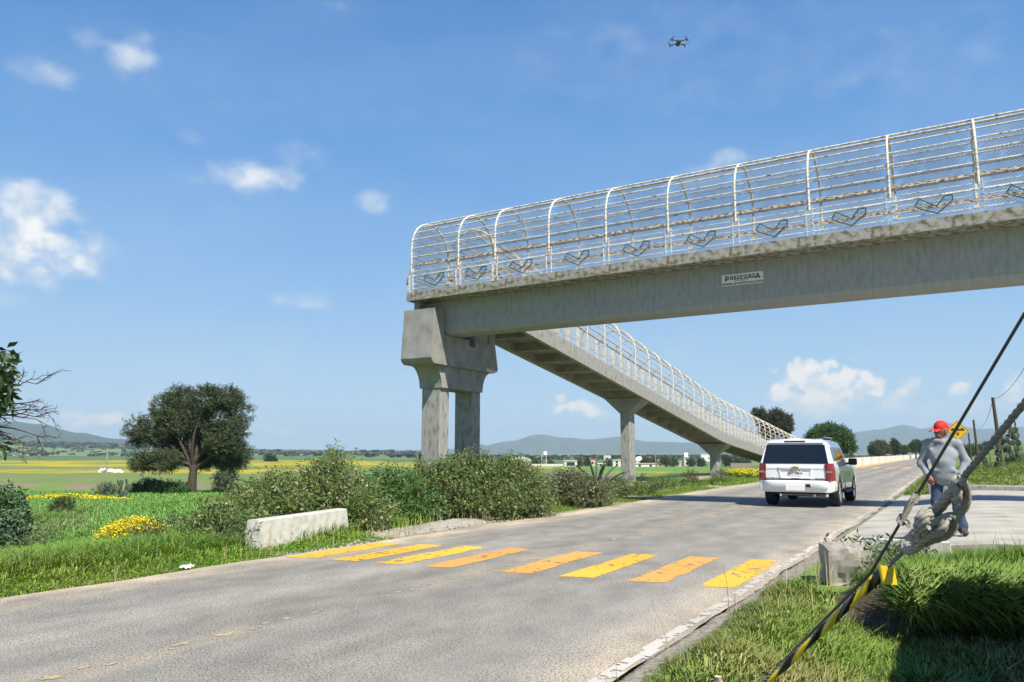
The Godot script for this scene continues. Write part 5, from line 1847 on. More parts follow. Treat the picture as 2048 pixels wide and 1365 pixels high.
func make_person() -> void:
	var at := V(-0.3, 0.235, -14.3)
	var t := thing("person", "man in a red cap, grey hoodie and jeans with hands in his pockets", "person", at, 0.0)
	# joints: facing the camera, head turned to his right
	var hipL := V(0.1, 0.92, 0.0)
	var hipR := V(-0.1, 0.92, 0.0)
	var kL := V(0.15, 0.5, 0.04)
	var kR := V(-0.14, 0.5, 0.05)
	var aL := V(0.19, 0.09, -0.02)
	var aR := V(-0.16, 0.09, 0.0)
	var sL := V(0.2, 1.4, 0.0)
	var sR := V(-0.2, 1.4, 0.0)
	var eL := V(0.31, 1.12, -0.05)
	var eR := V(-0.31, 1.12, -0.05)
	var wL := V(0.22, 0.93, 0.12)
	var wR := V(-0.23, 0.92, 0.12)
	var head := V(0.0, 1.6, 0.02)
	var fd := V(-0.74, -0.06, 0.67).normalized()  # where the face looks
	var sd := fd.cross(Vector3.UP).normalized()
	var body := []
	for q in [[hipL, kL, 0.085, 0.06], [hipR, kR, 0.085, 0.06], [kL, aL, 0.058, 0.045], [kR, aR, 0.058, 0.045], [aL, aL + V(0.03, -0.04, 0.16), 0.045, 0.035], [aR, aR + V(-0.02, -0.04, 0.16), 0.045, 0.035],
		[V(0, 0.95, 0), V(0, 1.15, 0.03), 0.15, 0.15], [V(0, 1.15, 0.03), V(0, 1.36, 0), 0.15, 0.14], [sL, sR, 0.07, 0.07], [V(0, 1.38, -0.01), V(0, 1.52, 0.01), 0.065, 0.058],
		[sL, eL, 0.055, 0.045], [sR, eR, 0.055, 0.045], [eL, wL, 0.042, 0.032], [eR, wR, 0.042, 0.032],
		[wL, wL + V(-0.03, -0.08, 0.03), 0.035, 0.04], [wR, wR + V(0.03, -0.08, 0.03), 0.035, 0.04]]:
		body.append(q)
	for k in 4:
		for h in [[wL, -1.0], [wR, 1.0]]:
			var b0: Vector3 = h[0] + V(h[1] * (0.005 + 0.018 * k), -0.085, 0.045 - 0.012 * k)
			body.append([b0, b0 + V(h[1] * 0.015, -0.05 - 0.008 * (k % 3), -0.005), 0.0105, 0.009])
	body.append([wL + V(-0.035, -0.04, 0.045), wL + V(-0.06, -0.085, 0.07), 0.012, 0.01])
	body.append([wR + V(0.035, -0.04, 0.045), wR + V(0.06, -0.085, 0.07), 0.012, 0.01])
	# head: skull, jaw, brow, nose, lips, ears on the same skin
	var sk := MB.new()
	var hb := [[head + V(0, 0.03, 0) - fd * 0.02, head + fd * 0.02 + V(0, 0.02, 0), 0.092, 0.085], [head - V(0, 0.035, 0) + fd * 0.03, head - V(0, 0.075, 0) + fd * 0.05, 0.062, 0.045], [head + fd * 0.095 + V(0, 0.015, 0), head + fd * 0.115 - V(0, 0.02, 0), 0.012, 0.019],
		[head + fd * 0.085 + sd * 0.035 + V(0, 0.03, 0), head + fd * 0.085 - sd * 0.035 + V(0, 0.03, 0), 0.016, 0.016], [head + fd * 0.088 - V(0, 0.058, 0) + sd * 0.02, head + fd * 0.088 - V(0, 0.058, 0) - sd * 0.02, 0.012, 0.012],
		[head + sd * 0.088 + V(0, 0.02, 0), head + sd * 0.09 - V(0, 0.025, 0), 0.018, 0.012], [head - sd * 0.088 + V(0, 0.02, 0), head - sd * 0.09 - V(0, 0.025, 0), 0.018, 0.012], [V(0, 1.42, -0.01), head - V(0, 0.06, 0), 0.06, 0.055]]
	var bodym := nets(body, 60.0, 0.016)
	var headm := nets(hb, 110.0, 0.008)
	var stl := SurfaceTool.new()
	stl.begin(Mesh.PRIMITIVE_TRIANGLES)
	stl.append_from(bodym, 0, Transform3D())
	stl.append_from(headm, 0, Transform3D())
	part(t, "body", stl.commit(), M.skin)
	# eyes, brows, grey hair and stubble
	for s in [-1.0, 1.0]:
		var ey := MB.new()
		var c: Vector3 = head + fd * 0.088 + sd * 0.034 * s + V(0, 0.012, 0)
		ey.lathe([[0.0, -0.011], [0.009, -0.006], [0.011, 0.0], [0.007, 0.007], [0.0, 0.01]], c, fd, 8)
		part(t, "eye", ey.mesh(), M.ink)
		var br := MB.new()
		br.bar(head + fd * 0.1 + sd * 0.02 * s + V(0, 0.036, 0), head + fd * 0.09 + sd * 0.05 * s + V(0, 0.034, 0), 0.006, 5)
		part(t, "eyebrow", br.mesh(), M.hair)
	var hair := nets([[head - fd * 0.05 + V(0, 0.03, 0), head - fd * 0.055 - V(0, 0.03, 0), 0.068, 0.055], [head + sd * 0.075 + V(0, 0.02, 0) - fd * 0.01, head + sd * 0.075 - V(0, 0.01, 0) - fd * 0.02, 0.028, 0.02], [head - sd * 0.075 + V(0, 0.02, 0) - fd * 0.01, head - sd * 0.075 - V(0, 0.01, 0) - fd * 0.02, 0.028, 0.02]], 90.0, 0.012)
	part(t, "hair", hair, M.hair)
	# cap: crown and peak
	var cr := nets([[head + V(0, 0.055, 0) - fd * 0.03, head + V(0, 0.06, 0) + fd * 0.02, 0.092, 0.09], [head + V(0, 0.1, 0) - fd * 0.01, head + V(0, 0.1, 0) + fd * 0.01, 0.07, 0.07]], 60.0, 0.012)
	var cap := part(t, "cap", cr, M.cap)
	var pk := MB.new()
	var top := []
	var rowsp := []
	for j in 6:
		var row := []
		for i in 11:
			var u := -1.0 + i / 5.0
			var f := 0.075 + (0.135 * (1.0 - 0.45 * u * u)) * j / 5.0
			row.append(head + fd * f * (1.0 - 0.12 * u * u * (1.0 - j / 5.0)) + sd * u * 0.082 + V(0, 0.05 - 0.025 * u * u - 0.025 * j / 5.0, 0))
		rowsp.append(row)
	part(cap, "peak", grid_mesh(rowsp, func(_c: Vector3) -> Vector3: return Vector3.UP), M.cap)
	# jeans and shoes
	var jn := nets([[hipL, kL, 0.1, 0.078], [hipR, kR, 0.1, 0.078], [kL, aL + V(0, -0.01, 0), 0.074, 0.068], [kR, aR + V(0, -0.01, 0), 0.074, 0.068], [V(-0.04, 0.9, 0), V(0.04, 0.98, 0), 0.125, 0.125],
		[kL + V(0.01, -0.06, 0.03), kL + V(-0.02, -0.1, 0.03), 0.06, 0.06], [aL + V(0.01, 0.06, 0.02), aL + V(-0.01, 0.03, 0.02), 0.072, 0.076], [aR + V(0.01, 0.06, 0.02), aR + V(-0.01, 0.03, 0.02), 0.072, 0.076]], 75.0, 0.018)
	part(t, "jeans", jn, M.jeans)
	for a in [aL, aR]:
		var dx: float = 0.035 if a.x > 0.0 else -0.025
		var sh := nets([[a + V(0, -0.04, -0.05), a + V(dx, -0.045, 0.17), 0.052, 0.046], [a + V(dx * 0.4, -0.01, 0.0), a + V(dx * 0.5, -0.02, 0.06), 0.055, 0.05]], 80.0, 0.014)
		part(t, "shoe", sh, M.steel_dark)
	# hooded top with folds at the waist, elbows and hood
	var hd := nets([[V(0, 0.95, 0.02), V(0, 1.1, 0.045), 0.15, 0.168], [V(0, 1.1, 0.045), V(0, 1.34, 0.01), 0.16, 0.135], [V(-0.07, 1.22, 0.03), V(0.07, 1.22, 0.03), 0.135, 0.135], [sL, sR, 0.078, 0.078], [sL, eL, 0.076, 0.062], [sR, eR, 0.076, 0.062], [eL + V(0.02, -0.02, 0), eL + V(0.0, 0.03, 0.03), 0.058, 0.05], [V(-0.13, 1.05, 0.13), V(0.1, 1.02, 0.16), 0.028, 0.02], [V(0.15, 0.97, 0.1), V(-0.02, 0.94, 0.165), 0.026, 0.02], [V(-0.16, 1.3, 0.09), V(-0.09, 1.2, 0.13), 0.03, 0.02], [eL, wL + V(0.004, 0.0, -0.005), 0.062, 0.05], [eR, wR + V(-0.004, 0.0, -0.005), 0.062, 0.05],
		[V(-0.04, 0.9, 0.03), V(0.04, 0.9, 0.03), 0.155, 0.155], [V(0.11, 1.46, 0.05), V(0, 1.43, 0.11), 0.04, 0.035], [V(-0.11, 1.46, 0.05), V(0, 1.43, 0.11), 0.04, 0.035], [V(0.11, 1.46, 0.03), V(0, 1.46, -0.1), 0.045, 0.055], [V(-0.11, 1.46, 0.03), V(0, 1.46, -0.1), 0.045, 0.055],
		[V(-0.12, 0.99, 0.155), V(0.12, 0.99, 0.155), 0.035, 0.035], [eL + V(0.02, -0.05, 0.03), eL + V(-0.03, -0.06, 0.05), 0.05, 0.05], [eR + V(-0.02, -0.05, 0.03), eR + V(0.03, -0.06, 0.05), 0.05, 0.05], [V(0.14, 1.2, 0.1), V(0.02, 1.12, 0.185), 0.026, 0.026], [V(-0.15, 1.22, 0.09), V(-0.05, 1.14, 0.18), 0.026, 0.026]], 75.0, 0.018)
	part(t, "hoodie", hd, M.hoodie)

# ---------------------------------------------------------------- ropes
func smooth_path(pts: Array, per := 8) -> PackedVector3Array:
	var c := Curve3D.new()
	for i in pts.size():
		var a: Vector3 = pts[maxi(i - 1, 0)]
		var b: Vector3 = pts[mini(i + 1, pts.size() - 1)]
		var tan := (b - a) / 6.0
		c.add_point(pts[i], -tan, tan)
	var out := PackedVector3Array()
	for i in pts.size() - 1:
		for k in per:
			out.append(c.sample(i, float(k) / per))
	out.append(pts[pts.size() - 1])
	return out
func laid_rope(m: MB, path: PackedVector3Array, r: float, turns_per_m: float) -> void:
	# three strands laid round each other
	var L := 0.0
	var fr := []
	var prev := Vector3.ZERO
	for i in path.size():
		var t := (path[mini(i + 1, path.size() - 1)] - path[maxi(i - 1, 0)]).normalized()
		if i == 0:
			prev = t.cross(Vector3.UP).normalized()
		else:
			L += (path[i] - path[i - 1]).length()
			prev = (prev - t * prev.dot(t)).normalized()
		fr.append([prev, t.cross(prev).normalized(), L])
	for s in 3:
		var q := PackedVector3Array()
		var rr := []
		for i in path.size():
			var a: float = fr[i][2] * turns_per_m * TAU + TAU * s / 3.0
			q.append(path[i] + (fr[i][0] * cos(a) + fr[i][1] * sin(a)) * r * 0.5)
			rr.append(r * (0.58 + 0.05 * nf.get_noise_2d(fr[i][2] * 300.0, s * 50.0)))
		m.tube(q, rr, 7, true)
func resample(p: PackedVector3Array, step: float) -> PackedVector3Array:
	var o := PackedVector3Array([p[0]])
	for i in p.size() - 1:
		var d := (p[i + 1] - p[i]).length()
		var n := maxi(1, int(d / step))
		for k in n:
			o.append(p[i].lerp(p[i + 1], float(k + 1) / n))
	return o
func fuzz(m: MB, path: PackedVector3Array, r: float, n: int) -> void:  # loose fibres standing off a rope
	for i in n:
		var k := rng.randi() % (path.size() - 1)
		var p := path[k].lerp(path[k + 1], rng.randf())
		var d := Vector3(rng.randfn(), rng.randfn(), rng.randfn()).normalized()
		var e := Vector3(rng.randfn(), rng.randfn(), rng.randfn()).normalized()
		var a := p + d * r * 0.9
		m.flat(a - e * 0.0012, a + e * 0.0012, a + d * rf(0.003, 0.012) + e * rf(-0.012, 0.012), d)
func make_ropes() -> void:
	var A := at_depth(1540, 1385, 4.75)
	var G := A + (A - at_depth(1815, 1098, 4.15)) * 0.42
	G.y = gh(G.x, G.z) - 0.05
	var K := at_depth(1812, 1100, 4.15)
	var E := at_depth(1922, 962, 3.75)
	var T := at_depth(2050, 806, 3.3)
	var top := V(1.46, 3.02, -2.5)
	var r := thing("mooring_rope", "thick frayed grey rope with a big bulky knot, tied down to the verge", "rope", G)
	var o := G
	var up := MB.new()
	laid_rope(up, resample(PackedVector3Array([E - o, T - o, top - o]), 0.014), 0.0155, 9.0)
	part(r, "upper_rope", up.mesh(), M.rope_dark)
	var lo := MB.new()
	laid_rope(lo, resample(PackedVector3Array([G - o, K - o]), 0.012), 0.011, 11.0)
	part(r, "lower_rope", lo.mesh(), M.rope_dark)
	var P := func(x: float, y: float, d: float) -> Vector3: return at_depth(x, y, d) - o
	var kn := MB.new()
	var fz_ := MB.new()
	var loops := [
		[[1926, 958, 3.78], [1912, 962, 3.74], [1908, 975, 3.76], [1890, 998, 3.82], [1866, 1022, 3.88], [1845, 1042, 3.93], [1838, 1058, 3.95], [1845, 1072, 4.0]],
		[[1924, 964, 3.82], [1908, 985, 3.84], [1888, 1010, 3.88], [1870, 1034, 3.92], [1876, 1052, 3.9], [1890, 1050, 3.86]],
		[[1918, 960, 3.7], [1929, 968, 3.72], [1933, 985, 3.76], [1933, 1005, 3.8], [1924, 1022, 3.84], [1908, 1034, 3.86], [1890, 1045, 3.88], [1874, 1062, 3.9], [1862, 1072, 3.93], [1848, 1082, 3.98]],
		[[1852, 1022, 3.86], [1842, 1034, 3.84], [1836, 1050, 3.86], [1838, 1066, 3.9], [1850, 1074, 3.9]],
		[[1862, 1026, 3.83], [1850, 1038, 3.81], [1845, 1054, 3.84], [1850, 1068, 3.88]],
		[[1856, 1046, 3.84], [1870, 1042, 3.82], [1882, 1044, 3.82], [1892, 1036, 3.82], [1904, 1034, 3.84], [1908, 1046, 3.88], [1904, 1062, 3.92], [1888, 1074, 3.94], [1866, 1080, 3.96], [1848, 1084, 4.0]],
		[[1890, 1042, 3.8], [1886, 1056, 3.8], [1876, 1066, 3.84], [1862, 1070, 3.86], [1852, 1078, 3.9], [1836, 1082, 3.96]],
		[[1826, 1066, 4.0], [1836, 1070, 3.94], [1842, 1082, 3.94], [1836, 1094, 3.98], [1824, 1098, 4.06], [1816, 1090, 4.14]],
		[[1818, 1074, 4.04], [1826, 1078, 3.98], [1832, 1090, 3.99], [1826, 1100, 4.04], [1814, 1100, 4.12], [1808, 1090, 4.16]],
		[[1870, 1078, 3.98], [1850, 1086, 4.02], [1834, 1090, 4.06], [1818, 1094, 4.12]],
		[[1907, 966, 3.79], [1914, 978, 3.74], [1916, 992, 3.74], [1911, 1002, 3.78]]]
	for l in loops:
		var q := []
		for w in l:
			q.append(P.call(w[0], w[1], w[2]))
		laid_rope(kn, resample(smooth_path(q, 6), 0.012), 0.0208, 8.0)
		fuzz(fz_, smooth_path(q, 6), 0.022, 130)
	part(r, "knot", kn.mesh(), M.rope)
	fuzz(fz_, resample(PackedVector3Array([E - o, T - o]), 0.05), 0.017, 500)
	fuzz(fz_, resample(PackedVector3Array([A - o, K - o]), 0.05), 0.012, 150)
	part(r, "frayed_fibres", fz_.mesh(), M.rope).set_meta("kind", "stuff")
	# thin cable above it, lashed to itself
	var cb := at_depth(1742, 1146, 4.38)
	var ct := at_depth(2050, 627, 3.4)
	var c := thing("guy_cable", "thin dark cable running up beside the thick rope, lashed with a loose cord", "cable", cb)
	var cm := MB.new()
	cm.tube(PackedVector3Array([G + V(0.03, 0.02, 0) - cb, Vector3.ZERO, ct - cb, top + V(0.02, 0.02, -0.02) - cb]), [0.0075], 7)
	part(c, "cable", cm.mesh(), M.cable)
	var la := MB.new()
	var Q := func(x: float, y: float, d: float) -> Vector3: return at_depth(x, y, d) - cb
	for w in [[[1836, 992], [1822, 1000], [1816, 1018], [1806, 1036], [1802, 1042]], [[1834, 990], [1826, 1008], [1816, 1028], [1808, 1040]], [[1830, 998], [1814, 1012], [1808, 1030], [1800, 1036]]]:
		var q := []
		for p in w:
			q.append(Q.call(p[0], p[1], 4.0 - (1100 - p[1]) * 0.0008))
		la.tube(smooth_path(q, 4), [0.008], 6)
	for k in 5:
		var f := Q.call(1834 - k * 1.5, 990 + k * 3, 3.97)
		la.lathe([[0.016, -0.006], [0.021, 0.0], [0.016, 0.006]], f, (ct - cb).normalized(), 10)
		var f2: Vector3 = Q.call(1806 - k * 1.2, 1034 + k * 3, 4.03)
		la.lathe([[0.017, -0.006], [0.023, 0.0], [0.017, 0.006]], f2, (ct - cb).normalized(), 10)
	la.tube(smooth_path([Q.call(1806, 1040, 4.02), Q.call(1816, 1040, 4.0), Q.call(1820, 1048, 4.0), Q.call(1817, 1056, 4.0)], 5), [0.008], 6)
	la.tube(smooth_path([Q.call(1806, 1042, 4.02), Q.call(1812, 1046, 4.0), Q.call(1814, 1052, 4.0)], 5), [0.007], 6)
	part(c, "lashing", la.mesh(), M.rope)
	# hazard tape wound along the lower rope, black and yellow by turns
	var h := thing("hazard_tape", "black and yellow hazard tape wound around the lower rope", "tape", G)
	var n := 170
	var a0 := K.lerp(A, 0.12)
	var a1 := G.lerp(A, 0.35)
	var rowsy := [MB.new(), MB.new()]
	var dirr := (a1 - a0).normalized()
	var sx := dirr.cross(V(-0.2, 0.1, 1)).normalized()
	var fz := sx.cross(dirr).normalized()
	if fz.z < 0.0: fz = -fz
	for i in n:
		for j in 14:
			var quad := []
			for e in [[i, j], [i + 1, j], [i + 1, j + 1], [i, j + 1]]:
				var s: float = float(e[0]) / n
				var u: float = -1.0 + e[1] / 7.0
				var w := lerpf(0.025, 0.014, s) * (1.0 + 0.15 * sin(s * 23.0))
				var tw := 0.35 * sin(s * 15.0)
				var off := sx * (u * w) * cos(tw) + fz * (0.024 - 0.012 * u * u + u * w * 0.5 * sin(tw) + 0.006 * sin(s * 60.0 + u * 3.0))
				quad.append(a0.lerp(a1, s) + off - G)
			var ph := fposmod(float(i) / n * 5.2 + (j - 7) * 0.034 + 0.5, 1.0)
			rowsy[0 if ph < 0.5 else 1].quad(quad[0], quad[1], quad[2], quad[3], fz)
	part(h, "yellow_bands", rowsy[0].mesh(), M.tape_y)
	part(h, "black_bands", rowsy[1].mesh(), M.tape_k)
	var fl := MB.new()
	var f0 := at_depth(1756, 1128, 4.22) - G
	for i in 8:
		var s0 := i / 8.0
		var s1 := (i + 1) / 8.0
		var fp := func(s: float, e: float) -> Vector3:
			return f0 + (at_depth(1752 + 30 * s, 1128 + 2 * s + 6 * s * s, 4.2) - at_depth(1752, 1128, 4.2)) + (at_depth(1758, 1162, 4.2) - at_depth(1752, 1128, 4.2)) * e + fz * (0.03 * sin(s * 4.0))
		fl.quad(fp.call(s0, 0.0), fp.call(s1, 0.0), fp.call(s1, 1.15 - 0.1 * s1), fp.call(s0, 1.2 - 0.1 * s0), fz)
	part(h, "loose_end", fl.mesh(), M.tape_y)
	# rusty stakes
	for q in [[G, 0.22, "rusty iron stake holding the thick rope in the verge"], [at_depth(1393, 1420, 4.75), 0.2, "short rusty stake standing alone in the verge grass"]]:
		var p: Vector3 = q[0]
		p.y = gh(p.x, p.z)
		var s := MB.new()
		s.tube(PackedVector3Array([V(0, -0.3, 0), V(0.0, q[1] - 0.02, 0.0), V(0.0, q[1], 0.0)]), [0.028, 0.028, 0.022], 10)
		var st := single("ground_stake", s.mesh(), M.rusty, q[2], "stake", "stakes in the verge")
		st.position = p
	# the open tent beyond the right edge: its ropes end here and its roof shades the grass
	var t := thing("event_tent", "open sided tent with a pale canvas roof on thin poles beside the verge", "tent", V(3.4, gh(3.4, -3.5), -3.5))
	var oy := -t.position
	var rf_ := MB.new()
	var prow := []
	for j in 13:
		var row := []
		for i in 9:
			var u := i / 8.0
			var w := j / 12.0
			row.append(oy + V(lerpf(1.48, 5.6, u), 3.0 + 0.7 * sin(PI * u) + 0.03 * sin(w * 19.0), lerpf(-7.1, 1.5, w)))
		prow.append(row)
	part(t, "canvas_roof", grid_mesh(prow, func(_c: Vector3) -> Vector3: return Vector3.UP), M.tarp)
	for q in [[1.5, -7.05], [1.5, -2.5], [1.5, 1.45], [5.55, -7.05], [5.55, -2.5], [5.55, 1.45]]:
		var pm := MB.new()
		pm.bar(oy + V(q[0], gh(q[0], q[1]) - 0.1, q[1]), oy + V(q[0], 3.06, q[1]), 0.035, 8)
		part(t, "pole", pm.mesh(), M.alloy)

# ---------------------------------------------------------------- other things
func lip_z(x: float) -> float:
	return 8.85 + 0.35 * sin(x * 2.1) + 0.25 * nz.get_noise_2d(x * 6.0, 3.0) - 0.5 * ss(0.0, 2.0, x) - 0.42
func rough_block(lo: Vector3, hi: Vector3, amp: float, sd: float) -> ArrayMesh:
	var m := MB.new()
	var n := 10
	var f := func(p: Vector3) -> Vector3:
		var q := (lo + hi) * 0.5
		var d := (p - q).normalized()
		return p + d * (nf.get_noise_3d(p.x * 60.0 + sd, p.y * 60.0, p.z * 60.0) * amp + nz.get_noise_3d(p.x * 40.0 + sd, p.y * 40.0, p.z * 40.0) * amp * 1.5)
	for ax in 3:
		for s in [0.0, 1.0]:
			for i in n:
				for j in n:
					var q := []
					for e in [[i, j], [i + 1, j], [i + 1, j + 1], [i, j + 1]]:
						var p := Vector3.ZERO
						p[ax] = s
						p[(ax + 1) % 3] = float(e[0]) / n
						p[(ax + 2) % 3] = float(e[1]) / n
						q.append(f.call(lo + (hi - lo) * p))
					var hn := Vector3.ZERO
					hn[ax] = s * 2.0 - 1.0
					m.quad(q[0], q[1], q[2], q[3], hn)
	return m.mesh()
func make_things() -> void:
	# barrier block on the left verge
	var b := MB.new()
	var y0 := -0.1
	b.extrude(PackedVector2Array([Vector2(-0.15, y0), Vector2(0.17, y0), Vector2(0.17, 0.04), Vector2(0.11, 0.44), Vector2(0.09, 0.46), Vector2(-0.09, 0.46), Vector2(-0.11, 0.44)]), V(0, 0, 0), Vector3.RIGHT, Vector3.UP, V(0, 0, -2.72))
	var bo := single("barrier_block", b.mesh(), M.conc_pale, "long low pale concrete barrier block by the crossing", "barrier")
	bo.position = V(-9.72, 0.0, -8.85)
	bo.rotation.y = atan2(0.58, 2.7)
	# gravel at its foot
	var gv := MB.new()
	for i in 700:
		var z := -rf(8.7, 17.0)
		var x := road_l(z) - rf(0.05, 0.55 if z > -11.6 else 1.5)
		var s := rf(0.012, 0.045)
		gv.obox(V(x, gh(x, z) + s * 0.3, z), V(s, s * 0.7, s * 1.2), Basis.from_euler(V(rf(0, 3), rf(0, 3), rf(0, 3))))
	var go := part(self, "gravel", gv.mesh(), M.gravel)
	tag(go, "pale loose gravel along the road edge by the barrier block", "gravel", "", "stuff")
	for q in [["washed pale gravel ledge at the grass edge past the barrier block", V(-9.75, -0.14, -14.3), V(0.5, 0.2, 2.3)], ["sandy soil heap beside the nearer ramp column", V(-14.3, -0.3, -36.5), V(0.7, 0.28, 1.8)], ["sandy soil heap between the two ramp columns", V(-13.2, -0.3, -45.0), V(0.7, 0.35, 2.4)]]:
		var m := MB.new()
		var rowsg := []
		for i in 13:
			var row := []
			for j in 25:
				var a := TAU * j / 24.0
				var r := i / 12.0
				var rr: float = r * (1.0 + 0.2 * nf.get_noise_2d(cos(a) * 60.0 + q[1].z, sin(a) * 60.0))
				row.append(V(cos(a) * rr * q[2].x, q[2].y * (1.0 - r * r) * (1.0 + 0.3 * nf.get_noise_2d(cos(a) * r * 90.0, sin(a) * r * 90.0)), sin(a) * rr * q[2].z))
			rowsg.append(row)
		var o := single("soil_heap", grid_mesh(rowsg, func(_c: Vector3) -> Vector3: return Vector3.UP), M.gravel, q[0], "soil heap")
		o.position = q[1]
	# broken concrete at the driveway corner
	var k := single("broken_block", rough_block(V(-0.24, -0.2, -0.3), V(0.2, 0.44, 0.26), 0.055, 3.0), M.gravel, "upright broken chunk of concrete with a rough face by the driveway", "concrete block")
	k.position = V(-1.27, -0.02, -10.0)
	k.rotation.y = 0.3
	var k2 := single("broken_block", rough_block(V(-0.5, -0.25, -0.12), V(0.45, 0.2, 0.12), 0.02, 9.0), M.conc_pale, "low concrete kerb remnant behind the broken chunk", "concrete block")
	k2.position = V(-0.7, 0.1, -12.4)
	var k3 := single("broken_block", rough_block(V(-0.25, -0.1, -0.22), V(0.25, 0.05, 0.22), 0.03, 19.0), M.gravel, "flat lump of old asphalt lying in front of the broken chunk", "rubble")
	k3.position = V(-1.55, -0.05, -9.3)
	# turf lip overhanging the cut
	var tl := []
	for i in 26:
		var x := -0.55 + 3.2 * i / 25.0
		var zl := -lip_z(x)
		var n := nf.get_noise_2d(x * 30.0, 4.0)
		tl.append([V(x, 0.33 + 0.03 * n, zl - 0.75), V(x, 0.35 + 0.04 * n, zl - 0.3), V(x, 0.31 + 0.05 * n, zl - 0.05), V(x, 0.22 + 0.06 * n, zl + 0.03), V(x, 0.13 + 0.07 * n, zl - 0.04), V(x, 0.1 + 0.06 * n, zl - 0.35), V(x, 0.05, zl - 0.75)])
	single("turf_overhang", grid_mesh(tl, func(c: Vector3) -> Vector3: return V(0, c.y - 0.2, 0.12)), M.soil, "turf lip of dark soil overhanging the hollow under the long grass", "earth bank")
	# shrub roots and a log in the cut
	var lg := MB.new()
	lg.tube(PackedVector3Array([V(0, 0, 0), V(0.25, -0.03, 0.12), V(0.5, -0.02, 0.18)]), [0.06, 0.07, 0.05], 9)
	var lo := single("cut_log", lg.mesh(), M.bark, "short grey log lying at the foot of the cut bank", "log")
	lo.position = V(-1.0, -0.12, -8.55)
	# litter
	for q in [["crumpled white plastic wrapper on the road's left edge", V(-8.98, 0.0, -7.1), 0.1], ["scrap of white paper on the road's right edge line", V(-2.1, 0.02, -14.3), 0.07], ["second small scrap of white paper farther up the right road edge", V(-2.15, 0.02, -27.0), 0.1], ["pale crumpled plastic in the shaded grass", V(0.1, -0.24, -7.6), 0.09], ["torn grey plastic near the crumpled one in the shaded grass", V(0.4, -0.24, -7.3), 0.08], ["clear plastic scrap in the sunny verge grass", V(-1.65, -0.1, -7.9), 0.1]]:
		var m := MB.new()
		var rowl := []
		for i in 6:
			var row := []
			for j in 6:
				row.append(V((i - 2.5) / 2.5 + 0.2 * sin(j * 3.0), 0.22 + 0.25 * sin(i * 2.3 + j * 1.7) * cos(j * 2.0), (j - 2.5) / 3.5) * q[2])
			rowl.append(row)
		var o := single("plastic_litter", grid_mesh(rowl, func(_c: Vector3) -> Vector3: return Vector3.UP), M.white, q[0], "litter")
		o.position = q[1]
		o.rotation.y = rf(0, 3)
	# white parapet beyond the ramp
	var pw := thing("parapet_wall", "long white parapet wall of upright panels along the far left road edge", "wall", V(road_l(-62.0) - 0.35, 0, -62.0))
	var z := -62.0
	var i := 0
	while z > -330.0:
		var L := 3.0 if z > -180.0 else 10.0
		var m := MB.new()
		var x0 := road_l(z) - 0.35 - pw.position.x
		var x1 := road_l(z - L) - 0.35 - pw.position.x
		var zl := z - pw.position.z
		m.hexa([V(x1 - 0.12, -0.3, zl - L + 0.03), V(x1 + 0.12, -0.3, zl - L + 0.03), V(x0 + 0.12, -0.3, zl), V(x0 - 0.12, -0.3, zl), V(x1 - 0.1, 0.96, zl - L + 0.03), V(x1 + 0.1, 0.96, zl - L + 0.03), V(x0 + 0.1, 0.96, zl), V(x0 - 0.1, 0.96, zl)])
		part(pw, "panel", m.mesh(), M.white_wall if i % 4 else M.white_wall_b)
		z -= L
		i += 1
	# warning sign
	var sp := on_ground(1919.0, 44.0)
	var s := thing("warning_sign", "yellow diamond road sign with speed bump symbol behind the man", "road sign", sp, 0.35)
	var ctr := at_depth(1919.0, 862.0, 44.0).y - sp.y
	var pl := MB.new()
	var hw := 0.57
	pl.extrude(PackedVector2Array([Vector2(0, -hw), Vector2(hw, 0), Vector2(0, hw), Vector2(-hw, 0)]), V(0, ctr, 0), Vector3.RIGHT, Vector3.UP, V(0, 0, 0.02))
	var plate := part(s, "plate", pl.mesh(), M.sign_yellow)
	var bd := MB.new()
	for q in 4:
		var a0 := V([0, hw, 0, -hw][q] * 0.92, ctr + [-hw, 0, hw, 0][q] * 0.92, 0.022)
		var a1 := V([hw, 0, -hw, 0][q] * 0.92, ctr + [0, hw, 0, -hw][q] * 0.92, 0.022)
		bd.sqbar(a0, a1, 0.02, 0.004, Vector3.BACK)
	part(plate, "border", bd.mesh(), M.ink)
	var sy := MB.new()
	sy.box(V(-0.36, ctr + 0.0, 0.021), V(0.36, ctr + 0.035, 0.027))
	for q in 3:
		var pts := PackedVector2Array()
		for w in 9:
			pts.append(Vector2(cos(PI * w / 8.0) * 0.115, sin(PI * w / 8.0) * 0.11))
		sy.extrude(pts, V(-0.235 + q * 0.235, ctr + 0.036, 0.021), Vector3.RIGHT, Vector3.UP, V(0, 0, 0.006))
	sy.box(V(-0.025, ctr - 0.24, 0.021), V(0.025, ctr - 0.07, 0.027))
	sy.extrude(PackedVector2Array([Vector2(-0.1, 0.1), Vector2(-0.1, 0.05), Vector2(0, -0.06), Vector2(0.1, 0.05), Vector2(0.1, 0.1), Vector2(0, 0.0)]), V(0, ctr - 0.22, 0.0215), Vector3.RIGHT, Vector3.UP, V(0, 0, 0.006))
	part(plate, "symbol", sy.mesh(), M.ink)
	var po := MB.new()
	po.box(V(-0.03, -0.3, -0.05), V(0.03, ctr + 0.3, -0.003))
	part(s, "post", po.mesh(), M.alloy)
	# wooden poles with a wire
	var tops := []
